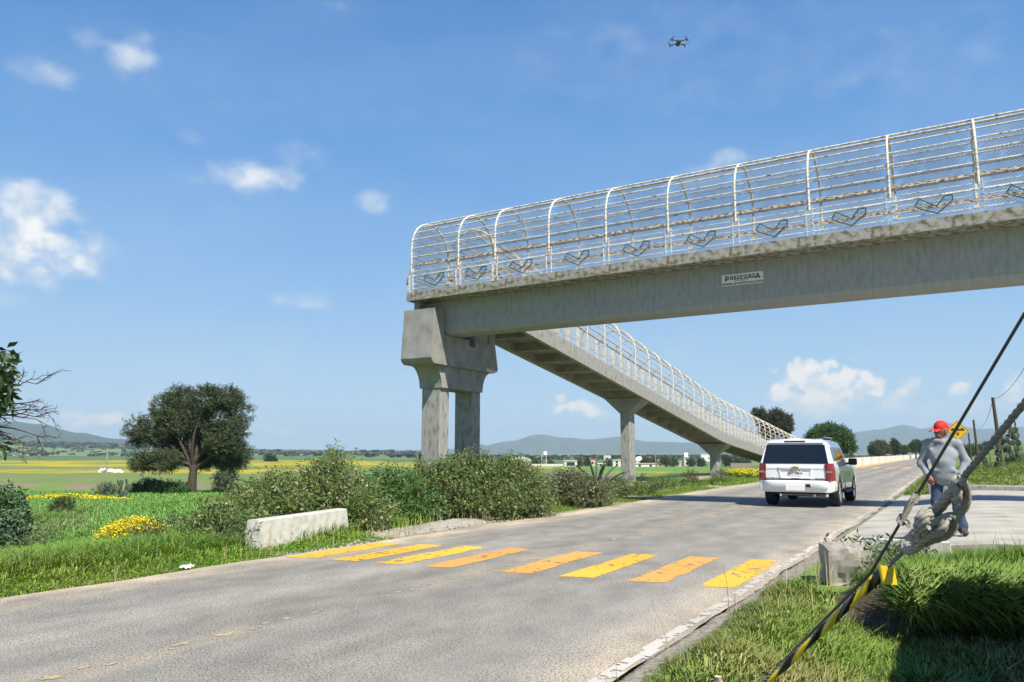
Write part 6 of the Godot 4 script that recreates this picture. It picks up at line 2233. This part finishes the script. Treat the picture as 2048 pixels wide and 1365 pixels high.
	for q in [["tall leaning wooden pole on the bank beside the prickly pears", 2003.0, 40.0, 795.0, -0.045, 0.09], ["thinner wooden pole behind the warning sign", 1956.0, 62.0, 840.0, -0.03, 0.09], ["short thin post right behind the warning sign", 1943.0, 56.0, 866.0, -0.03, 0.06]]:
		var at := on_ground(q[1], q[2])
		var h: float = at_depth(q[1], q[3], q[2]).y - at.y
		var m := MB.new()
		m.tube(PackedVector3Array([V(0, -0.4, 0), V(q[4] * h * 0.5, h * 0.5, 0), V(q[4] * h, h, 0)]), [q[5] * 1.1, q[5], q[5] * 0.8], 8)
		var o := single("wooden_pole", m.mesh(), M.pole_wood, q[0], "pole", "wooden poles on the bank")
		o.position = at
		tops.append(at + V(q[4] * h, h - 0.1, 0))
	var wr := MB.new()
	for seg in [[tops[0], tops[1]], [tops[0], at_depth(2120.0, 560.0, 26.0)]]:
		var pth := PackedVector3Array()
		for q in 13:
			var u := q / 12.0
			pth.append(seg[0].lerp(seg[1], u) - V(0, 0.9 * 4.0 * u * (1.0 - u), 0))
		wr.tube(pth, [0.012], 4)
	single("overhead_wire", wr.mesh(), M.cable, "sagging thin wire strung from the wooden poles", "wire")
	# field poles
	for q in [["pale pole standing in the meadow near the white rubble pile", 214.0, 82.0, 897.0], ["thin utility pole among the village houses", 1311.0, 240.0, 903.0], ["distant utility pole in the yellow fields", 607.0, 330.0, 914.0]]:
		var at := on_ground(q[1], q[2])
		var h: float = at_depth(q[1], q[3], q[2]).y - at.y
		var m := MB.new()
		m.tube(PackedVector3Array([V(0, -0.3, 0), V(0, h, 0)]), [0.05 + q[2] * 0.0003, 0.04 + q[2] * 0.0003], 7)
		m.sqbar(V(-0.5, h - 0.3, 0), V(0.5, h - 0.3, 0), 0.08, 0.08)
		single("utility_pole", m.mesh(), M.conc_stain, q[0], "pole").position = at
	var rp := MB.new()
	for q in 40:
		var p := V(rf(-1.6, 1.6), 0, rf(-0.8, 0.8))
		p.y = 0.55 * (1.0 - absf(p.x) / 1.8) * rf(0.3, 1.0)
		rp.obox(p, V(rf(0.2, 0.5), rf(0.1, 0.25), rf(0.2, 0.4)), Basis.from_euler(V(rf(-0.5, 0.5), rf(0, 3), rf(-0.5, 0.5))))
	var ro := single("rubble_pile", rp.mesh(), M.white, "white rubble pile in the meadow beside the pale pole", "rubble")
	ro.position = on_ground(222.0, 97.0)
	# drone
	var d := thing("camera_drone", "small dark four rotor drone hovering in the sky", "drone", at_depth(1357.0, 86.0, 17.0), 0.5)
	var bm := MB.new()
	bm.cbox(V(-0.045, -0.035, -0.1), V(0.045, 0.035, 0.1), 0.015)
	part(d, "body", bm.mesh(), M.drone)
	var cm := MB.new()
	cm.lathe([[0.0, -0.02], [0.025, -0.01], [0.025, 0.02], [0.0, 0.03]], V(0, -0.03, 0.11), Vector3.BACK, 12)
	part(d, "camera", cm.mesh(), M.ink)
	for q in [[-1, -1], [1, -1], [-1, 1], [1, 1]]:
		var am := MB.new()
		var e := V(q[0] * 0.17, 0.015, q[1] * 0.13)
		am.bar(V(q[0] * 0.03, 0.01, q[1] * 0.06), e, 0.011, 6)
		am.lathe([[0.0, -0.03], [0.018, -0.025], [0.018, 0.02], [0.0, 0.025]], e, Vector3.UP, 10)
		am.bar(e, e - V(0, 0.06, 0), 0.008, 5)
		var arm := part(d, "arm", am.mesh(), M.drone)
		var pm := MB.new()
		var an = 0.6 + q[0] * 0.5 + q[1]
		for w in [0.0, PI]:
			pm.obox(e + V(cos(an + w) * 0.06, 0.03, sin(an + w) * 0.06), V(0.11, 0.003, 0.016), Basis(Vector3.UP, -(an + w)))
		part(arm, "rotor", pm.mesh(), M.drone)
	make_village()
func make_village() -> void:
	# [label, left px, right px, top px, depth, wall colour, roof colour, storeys]
	var W := Color(0.62, 0.6, 0.55)
	var list := [
		["low white house with a dark open front beyond the agave", 1128, 1154, 921, 285, W, Color(0.5, 0.48, 0.44), 1],
		["orange topped brick house behind the village trees", 1178, 1192, 918, 295, Color(0.5, 0.4, 0.34), Color(0.5, 0.16, 0.07), 1],
		["grey shed with pale metal roof near the orange topped house", 1193, 1210, 927, 285, Color(0.3, 0.3, 0.3), Color(0.6, 0.6, 0.6), 1],
		["tall white house left of the ramp column", 1226, 1241, 920, 280, W, Color(0.55, 0.52, 0.48), 2],
		["long white house right of the ramp column", 1268, 1312, 927, 275, W, Color(0.5, 0.36, 0.3), 1],
		["white domed roof house behind the long white house", 1272, 1288, 921, 295, Color(0.66, 0.65, 0.62), Color(0.7, 0.7, 0.7), 1],
		["pinkish two storey house among trees", 1308, 1332, 920, 290, Color(0.48, 0.36, 0.3), Color(0.42, 0.3, 0.25), 2],
		["pale yellow house beyond the pinkish one", 1346, 1362, 924, 300, Color(0.55, 0.48, 0.34), Color(0.5, 0.45, 0.4), 1],
		["small cream chapel like house with a tower", 1368, 1378, 914, 320, Color(0.58, 0.53, 0.44), Color(0.5, 0.45, 0.38), 2],
		["grey block house by the far ramp column", 1384, 1406, 926, 290, Color(0.4, 0.39, 0.37), Color(0.45, 0.42, 0.4), 1],
		["white warehouse far off beside the farther ramp column", 1402, 1432, 909, 520, Color(0.66, 0.66, 0.66), Color(0.72, 0.72, 0.72), 1],
		["tiny white farmhouse in the far plain", 1208, 1222, 911, 560, W, Color(0.6, 0.58, 0.55), 1],
		["long stone field wall house near the parked looking hedge", 1460, 1505, 927, 200, Color(0.24, 0.2, 0.17), Color(0.25, 0.21, 0.18), 1]]
	for h in list:
		var px: float = (h[1] + h[2]) * 0.5
		var at := on_ground(px, h[4])
		var k: float = h[4] / 1584.0
		var w: float = (h[2] - h[1]) * k
		var hh: float = at_depth(px, h[3], h[4]).y - at.y
		var dp := maxf(4.0, w * 0.5)
		var label: String = h[0]
		if h[1] == 1460:
			label = "long brown stone field wall past the ramp columns"
		var t := thing("field_wall" if h[1] == 1460 else "village_house", label, "wall" if h[1] == 1460 else "house", at, YAW)
		var m := MB.new()
		m.use_c = true
		m.col = h[5]
		if h[1] == 1460:
			m.box(V(-w * 0.5, -0.3, -0.3), V(w * 0.5, hh, 0.3))
			part(t, "masonry", m.mesh(), M.stucco)
			continue
		m.box(V(-w * 0.5, -0.5, -dp), V(w * 0.5, hh - 0.3, 0.0))
		part(t, "wall", m.mesh(), M.stucco)
		var r := MB.new()
		r.use_c = true
		r.col = h[6]
		r.box(V(-w * 0.5 - 0.2, hh - 0.298, -dp - 0.2), V(w * 0.5 + 0.2, hh, 0.2))
		part(t, "roof", r.mesh(), M.stucco)
		var nw := maxi(1, int(w / 2.6))
		for s in h[7]:
			for q in nw:
				var x := -w * 0.5 + w * (q + 0.5) / nw
				var y: float = (hh - 0.3) * (s + 0.5) / h[7]
				var f := MB.new()
				f.box(V(x - 0.5, y - 0.5, 0.0), V(x + 0.5, y + 0.5, 0.05))
				var win := part(t, "window", f.mesh(), M.white)
				var g := MB.new()
				g.box(V(x - 0.42, y - 0.42, 0.045), V(x + 0.42, y + 0.42, 0.06))
				part(win, "pane", g.mesh(), M.pane)
		if label.begins_with("low white house"):
			var o := MB.new()
			o.box(V(-w * 0.3, 0.3, 0.0), V(w * 0.32, hh - 0.7, 0.08))
			part(t, "open_front", o.mesh(), M.pane)
		if label.begins_with("white domed"):
			var o := MB.new()
			o.lathe([[1.7, 0.0], [1.5, 0.7], [0.9, 1.2], [0.0, 1.4]], V(0, hh, -2), Vector3.UP, 16)
			part(t, "dome", o.mesh(), M.white)
		if label.begins_with("small cream"):
			var o := MB.new()
			o.box(V(-0.7, hh, -1.6), V(0.7, hh + 1.6, -0.4))
			part(t, "tower", o.mesh(), M.stucco)
	# white warehouse with a rounded roof
	var at := on_ground(1041.0, 300.0)
	var k := 300.0 / 1584.0
	var t := thing("warehouse", "white warehouse with a rounded roof at the left end of the village", "warehouse", at, YAW)
	var w := 44.0 * k
	var m := MB.new()
	m.use_c = true
	m.col = Color(0.6, 0.58, 0.52)
	m.box(V(-w * 0.5, -0.5, -9), V(w * 0.5, 1.7, 0))
	part(t, "wall", m.mesh(), M.stucco)
	var rp := PackedVector2Array()
	for i in 15:
		var a := PI * i / 14.0
		rp.append(Vector2(cos(a) * w * 0.52, 1.7 + sin(a) * 1.75))
	var r := MB.new()
	r.extrude(rp, V(0, 0, 0.1), Vector3.RIGHT, Vector3.UP, V(0, 0, -9.3))
	part(t, "roof", r.mesh(), M.white)
	var dr := MB.new()
	dr.box(V(-w * 0.1, 0.0, 0.0), V(w * 0.45, 0.9, 0.08))
	part(t, "loading_door", dr.mesh(), M.pane)
	var wl := MB.new()
	wl.use_c = true
	wl.col = Color(0.6, 0.59, 0.56)
	wl.box(V(0, -0.5, -0.1), V(70.0 * k, 0.9, 0.1))
	var fw := single("boundary_wall", wl.mesh(), M.stucco, "low white boundary wall running from the warehouse to the water tower", "wall")
	fw.position = on_ground(1062.0, 295.0)
	fw.rotation.y = YAW
	# water tower
	var wt := thing("water_tower", "white water tank tower on a lattice frame beside the warehouse", "water tower", on_ground(1088.0, 300.0), YAW)
	var base := 1.0
	for q in [[-0.9, -0.7], [0.9, -0.7], [-0.9, 0.7], [0.9, 0.7]]:
		var l := MB.new()
		l.sqbar(V(q[0], -0.4, q[1]), V(q[0], 4.2, q[1]), 0.2, 0.2, Vector3.BACK)
		part(wt, "leg", l.mesh(), M.conc_pale)
	var tk := MB.new()
	tk.cbox(V(-0.2, 4.2, -0.8), V(1.1, 5.6, 0.8), 0.05)
	part(wt, "tank", tk.mesh(), M.white)
	var sc := MB.new()
	sc.box(V(-1.3, 3.6, -0.8), V(-0.25, 5.4, 0.8))
	part(wt, "rear_tank", sc.mesh(), M.conc_stain)

# ---------------------------------------------------------------- sky
func make_sky() -> Sky:
	var W := 4096
	var H := 2048
	var im := Image.create(W, H, false, Image.FORMAT_RGB8)
	# clear air: [elevation in degrees, linear colour]
	var st := [[-90.0, Color(0.2, 0.2, 0.16)], [-2.0, Color(0.5, 0.6, 0.66)], [0.0, Color(0.56, 0.73, 0.88)], [3.0, Color(0.5, 0.7, 0.89)], [7.0, Color(0.38, 0.61, 0.87)], [12.0, Color(0.275, 0.51, 0.84)], [20.0, Color(0.165, 0.38, 0.75)], [28.0, Color(0.11, 0.295, 0.66)], [38.0, Color(0.075, 0.225, 0.56)], [60.0, Color(0.06, 0.18, 0.47)], [90.0, Color(0.05, 0.15, 0.42)]]
	var K := 0.62
	var air := func(e: float) -> Color:
		for i in st.size() - 1:
			if e <= st[i + 1][0]:
				var t: float = clampf((e - st[i][0]) / (st[i + 1][0] - st[i][0]), 0, 1)
				return st[i][1].lerp(st[i + 1][1], t) * K
		return st[st.size() - 1][1] * K
	for y in H:
		var e := 90.0 - 180.0 * (y + 0.5) / H
		im.fill_rect(Rect2i(0, y, W, 1), air.call(e).linear_to_srgb())
	# one fifth of the sky round, with the clouds of the photograph; the rest of the sky goes on the same way
	var BW := 820
	var y0 := int((90.0 - 42.0) / 180.0 * H)
	var y1 := int(90.5 / 180.0 * H)
	var blk := Image.create(BW, y1 - y0, false, Image.FORMAT_RGB8)
	var cen := -YAW  # azimuth of the view, to the right of -Z
	# cloud puffs: photograph x, y, half width, half height, strength, wispiness
	var puffs := [[265, 105, 60, 55, 0.75, 0.7], [80, 140, 80, 32, 0.55, 0.8], [170, 70, 40, 35, 0.4, 0.9], [650, 8, 45, 16, 0.4, 0.9],
		[500, 355, 115, 40, 0.85, 0.6], [600, 310, 60, 35, 0.5, 0.8], [742, 405, 44, 28, 0.7, 0.85], [605, 600, 75, 20, 0.6, 0.7], [370, 270, 40, 20, 0.25, 0.9],
		[60, 410, 110, 50, 0.85, 0.5], [90, 520, 130, 75, 1.0, 0.4], [20, 470, 90, 60, 0.95, 0.4], [200, 520, 60, 50, 0.4, 0.8], [10, 590, 60, 25, 0.4, 0.8],
		[1150, 815, 50, 22, 1.0, 0.25], [1190, 825, 40, 16, 0.85, 0.3], [1125, 808, 26, 18, 0.95, 0.25],
		[1600, 770, 60, 46, 1.1, 0.15], [1652, 768, 66, 54, 1.15, 0.15], [1612, 738, 36, 24, 1.0, 0.2], [1690, 772, 42, 40, 1.1, 0.2], [1745, 775, 40, 34, 1.0, 0.25], [1815, 775, 26, 22, 0.85, 0.3], [1640, 815, 120, 30, 0.7, 0.4], [1780, 810, 70, 26, 0.7, 0.4], [1905, 780, 30, 22, 0.9, 0.3], [1850, 815, 50, 20, 0.6, 0.5], [1940, 815, 50, 20, 0.55, 0.5], [2030, 800, 40, 28, 0.85, 0.3], [1570, 790, 40, 24, 0.8, 0.3], [2030, 760, 30, 18, 0.5, 0.5],
		[1840, 850, 200, 14, 0.4, 0.7], [1500, 860, 100, 12, 0.3, 0.8],
		[170, 845, 70, 20, 0.85, 0.3], [240, 840, 45, 18, 0.85, 0.3], [130, 840, 50, 18, 0.7, 0.3], [295, 805, 18, 16, 0.9, 0.3], [330, 825, 40, 20, 0.6, 0.4], [560, 862, 40, 12, 0.6, 0.5], [520, 856, 24, 10, 0.6, 0.5], [70, 845, 60, 22, 0.5, 0.5],
		[1450, 315, 55, 22, 0.6, 0.7], [1400, 345, 80, 28, 0.45, 0.8], [2000, 290, 90, 60, 0.4, 0.9], [1560, 160, 420, 90, 0.13, 1.0], [1350, 60, 300, 70, 0.16, 1.0], [1850, 130, 250, 110, 0.15, 1.0], [1150, 140, 250, 80, 0.1, 1.0], [560, 210, 300, 60, 0.08, 1.0], [1950, 480, 200, 80, 0.15, 1.0], [400, 700, 400, 60, 0.12, 1.0], [1300, 700, 500, 60, 0.14, 1.0]]
	var n1 := FastNoiseLite.new()
	n1.seed = 41
	n1.frequency = 0.012
	n1.fractal_octaves = 6
	n1.fractal_gain = 0.45
	var n2 := FastNoiseLite.new()
	n2.seed = 42
	n2.frequency = 0.005
	n2.fractal_octaves = 4
	var w := BW
	var hgt := y1 - y0
	var dens := PackedFloat32Array()
	dens.resize(w * hgt)
	var lit := PackedFloat32Array()
	lit.resize(w * hgt)
	# angular size of a photograph pixel near the middle: puffs are laid in azimuth and elevation
	for p in puffs:
		var d := ray(p[0], p[1]).normalized()
		var az := atan2(d.x, -d.z) - cen
		var el := asin(d.y)
		var dx := ray(p[0] + p[2], p[1]).normalized()
		var aw := absf(wrapf(atan2(dx.x, -dx.z) - cen - az, -PI, PI))
		var dy := ray(p[0], p[1] - p[3]).normalized()
		var eh := absf(asin(dy.y) - el)
		var cx := w * 0.5 + az / TAU * W
		var cy := (PI * 0.5 - el) / PI * H - y0
		var rx := aw / TAU * W
		var ry := eh / PI * H
		for yy in range(maxi(0, int(cy - ry * 1.9)), mini(hgt, int(cy + ry * 1.9))):
			for xx in range(maxi(0, int(cx - rx * 1.9)), mini(w, int(cx + rx * 1.9))):
				var q := Vector2((xx - cx) / rx, (yy - cy) / ry)
				if p[5] < 0.5 and q.y > 0.0:
					q.y *= 1.25
				var f := 1.0 - q.length_squared() * 0.8
				if f <= -2.0: continue
				var nn = n1.get_noise_2d(xx * (4.6 if p[5] < 0.33 else 2.4), yy * (5.2 if p[5] < 0.33 else 3.4)) * (1.0 if p[5] < 0.33 else 0.62) + n2.get_noise_2d(xx * 3.0, yy * 6.0) * 0.5 * p[5]
				var a = ss(0.0, 0.5 + 1.6 * p[5], f * 0.9 + nn * 1.15) * p[4] * ss(-2.0, 0.4, f)
				var i := yy * w + xx
				if a > 0.0:
					var l := clampf(0.8 - 0.4 * q.y + 1.3 * n1.get_noise_2d(xx * 5.0 - 9.0, yy * 5.6 + 12.0) , 0.0, 1.0)
					lit[i] = lerpf(lit[i], l, clampf(a, 0, 1))
					dens[i] = dens[i] + a * (1.0 - clampf(dens[i], 0, 1))
	for yy in hgt:
		var e := 90.0 - 180.0 * (yy + y0 + 0.5) / H
		var base: Color = air.call(e)
		var warm := ss(14.0, 2.0, e)
		for xx in w:
			var i := yy * w + xx
			var edge := ss(0.0, 30.0, xx) * ss(0.0, 30.0, w - 1 - xx)
			var veil := 0.06 * clampf(0.5 + n2.get_noise_2d(xx * 0.8 + 500.0, yy * 2.6), 0, 1)
			var a := clampf(dens[i], 0, 0.96) * edge
			var cl := (Color(0.62, 0.72, 0.83).lerp(Color(1.0, 1.0, 0.99), lit[i])) * K
			cl = cl.lerp(Color(0.66, 0.75, 0.83).lerp(Color(0.95, 0.94, 0.91), lit[i]) * K, warm)
			var c := base.lerp(Color(0.75, 0.84, 0.92) * K, veil * edge).lerp(cl, a)
			blk.set_pixel(xx, yy, c.linear_to_srgb())
	var cxp := int(cen / TAU * W)
	for k in 5:
		var x := posmod(cxp - BW / 2 + k * 819, W)
		im.blit_rect(blk, Rect2i(0, 0, mini(BW, W - x), hgt), Vector2i(x, y0))
		if x + BW > W:
			im.blit_rect(blk, Rect2i(W - x, 0, BW - (W - x), hgt), Vector2i(0, y0))
	var pm := PanoramaSkyMaterial.new()
	pm.panorama = ImageTexture.create_from_image(im)
	var s := Sky.new()
	s.sky_material = pm
	return s

func _ready() -> void:
	# camera
	var cam := Camera3D.new()
	cam.name = "camera"
	cam.fov = 47.044
	cam.near = 0.05
	cam.far = 40000.0
	add_child(cam)
	cam.position = CAM
	cam.rotation = Vector3(PITCH, YAW, 0)
	# sky, air and exposure
	var we := WorldEnvironment.new()
	we.name = "world_environment"
	var en := Environment.new()
	en.background_mode = Environment.BG_SKY
	en.sky = make_sky()
	en.background_energy_multiplier = 1.0
	en.tonemap_mode = Environment.TONE_MAPPER_LINEAR
	en.tonemap_exposure = 1.65
	en.fog_enabled = true
	en.fog_density = 0.00016
	en.fog_light_color = Color(0.83, 0.93, 1.0)
	en.sdfgi_enabled = true
	en.ssao_enabled = true
	en.ssil_enabled = true
	we.environment = en
	add_child(we)
	# sun
	var sun := DirectionalLight3D.new()
	sun.name = "sun"
	sun.light_energy = 1.5
	sun.light_color = Color(1.0, 0.965, 0.9)
	sun.light_angular_distance = 0.53
	sun.shadow_enabled = true
	add_child(sun)
	sun.look_at_from_position(SUN * 50.0, Vector3.ZERO)
	rng.seed = 20240
	nz.seed = 5
	nz.frequency = 0.08
	nz.fractal_octaves = 4
	nf.seed = 6
	nf.frequency = 0.05
	nf.fractal_octaves = 4
	make_materials()
	M.white_wall = tri_mat(noise_tex(0.03, 4, [[0.0, lin(0.42, 0.36, 0.28)], [0.4, lin(0.66, 0.63, 0.58)], [1.0, lin(0.74, 0.73, 0.7)]], 256, 51), V(0.4, 0.2, 0.4), 0.85)
	M.white_wall_b = tri_mat(noise_tex(0.03, 4, [[0.0, lin(0.5, 0.33, 0.18)], [0.5, lin(0.6, 0.54, 0.46)], [1.0, lin(0.68, 0.65, 0.6)]], 256, 52), V(0.4, 0.2, 0.4), 0.85)
	# setting
	make_ground()
	ridge("forested dark green hill beyond the fields behind the bare twigs", [[-420, 10], [-250, 45], [-120, 62], [20, 62], [80, 56], [150, 40], [230, 27], [330, 12], [430, 0]], 2900.0, 1100.0, Color(0.035, 0.06, 0.04))
	ridge("hazy blue hills beyond the village", [[880, 4], [960, 12], [1020, 20], [1080, 32], [1130, 27], [1180, 24], [1240, 29], [1300, 22], [1380, 20], [1480, 12], [1600, 8]], 5600.0, 1800.0, Color(0.05, 0.075, 0.05))
	ridge("faint long blue hill range past the pier", [[380, 2], [520, 6], [600, 5], [700, 3], [860, 6], [960, 10], [1100, 14], [1250, 12]], 6500.0, 1000.0, Color(0.05, 0.075, 0.055))
	ridge("blue mountain ridge behind the man and the road's end", [[1480, 10], [1600, 22], [1690, 38], [1760, 46], [1810, 54], [1850, 46], [1900, 56], [1960, 46], [2048, 52], [2150, 44], [2300, 30], [2500, 5]], 5600.0, 1800.0, Color(0.05, 0.075, 0.055))
	make_road()
	make_bridge()
	make_car()
	make_person()
	make_ropes()
	make_things()
	make_plants()
	make_grass()
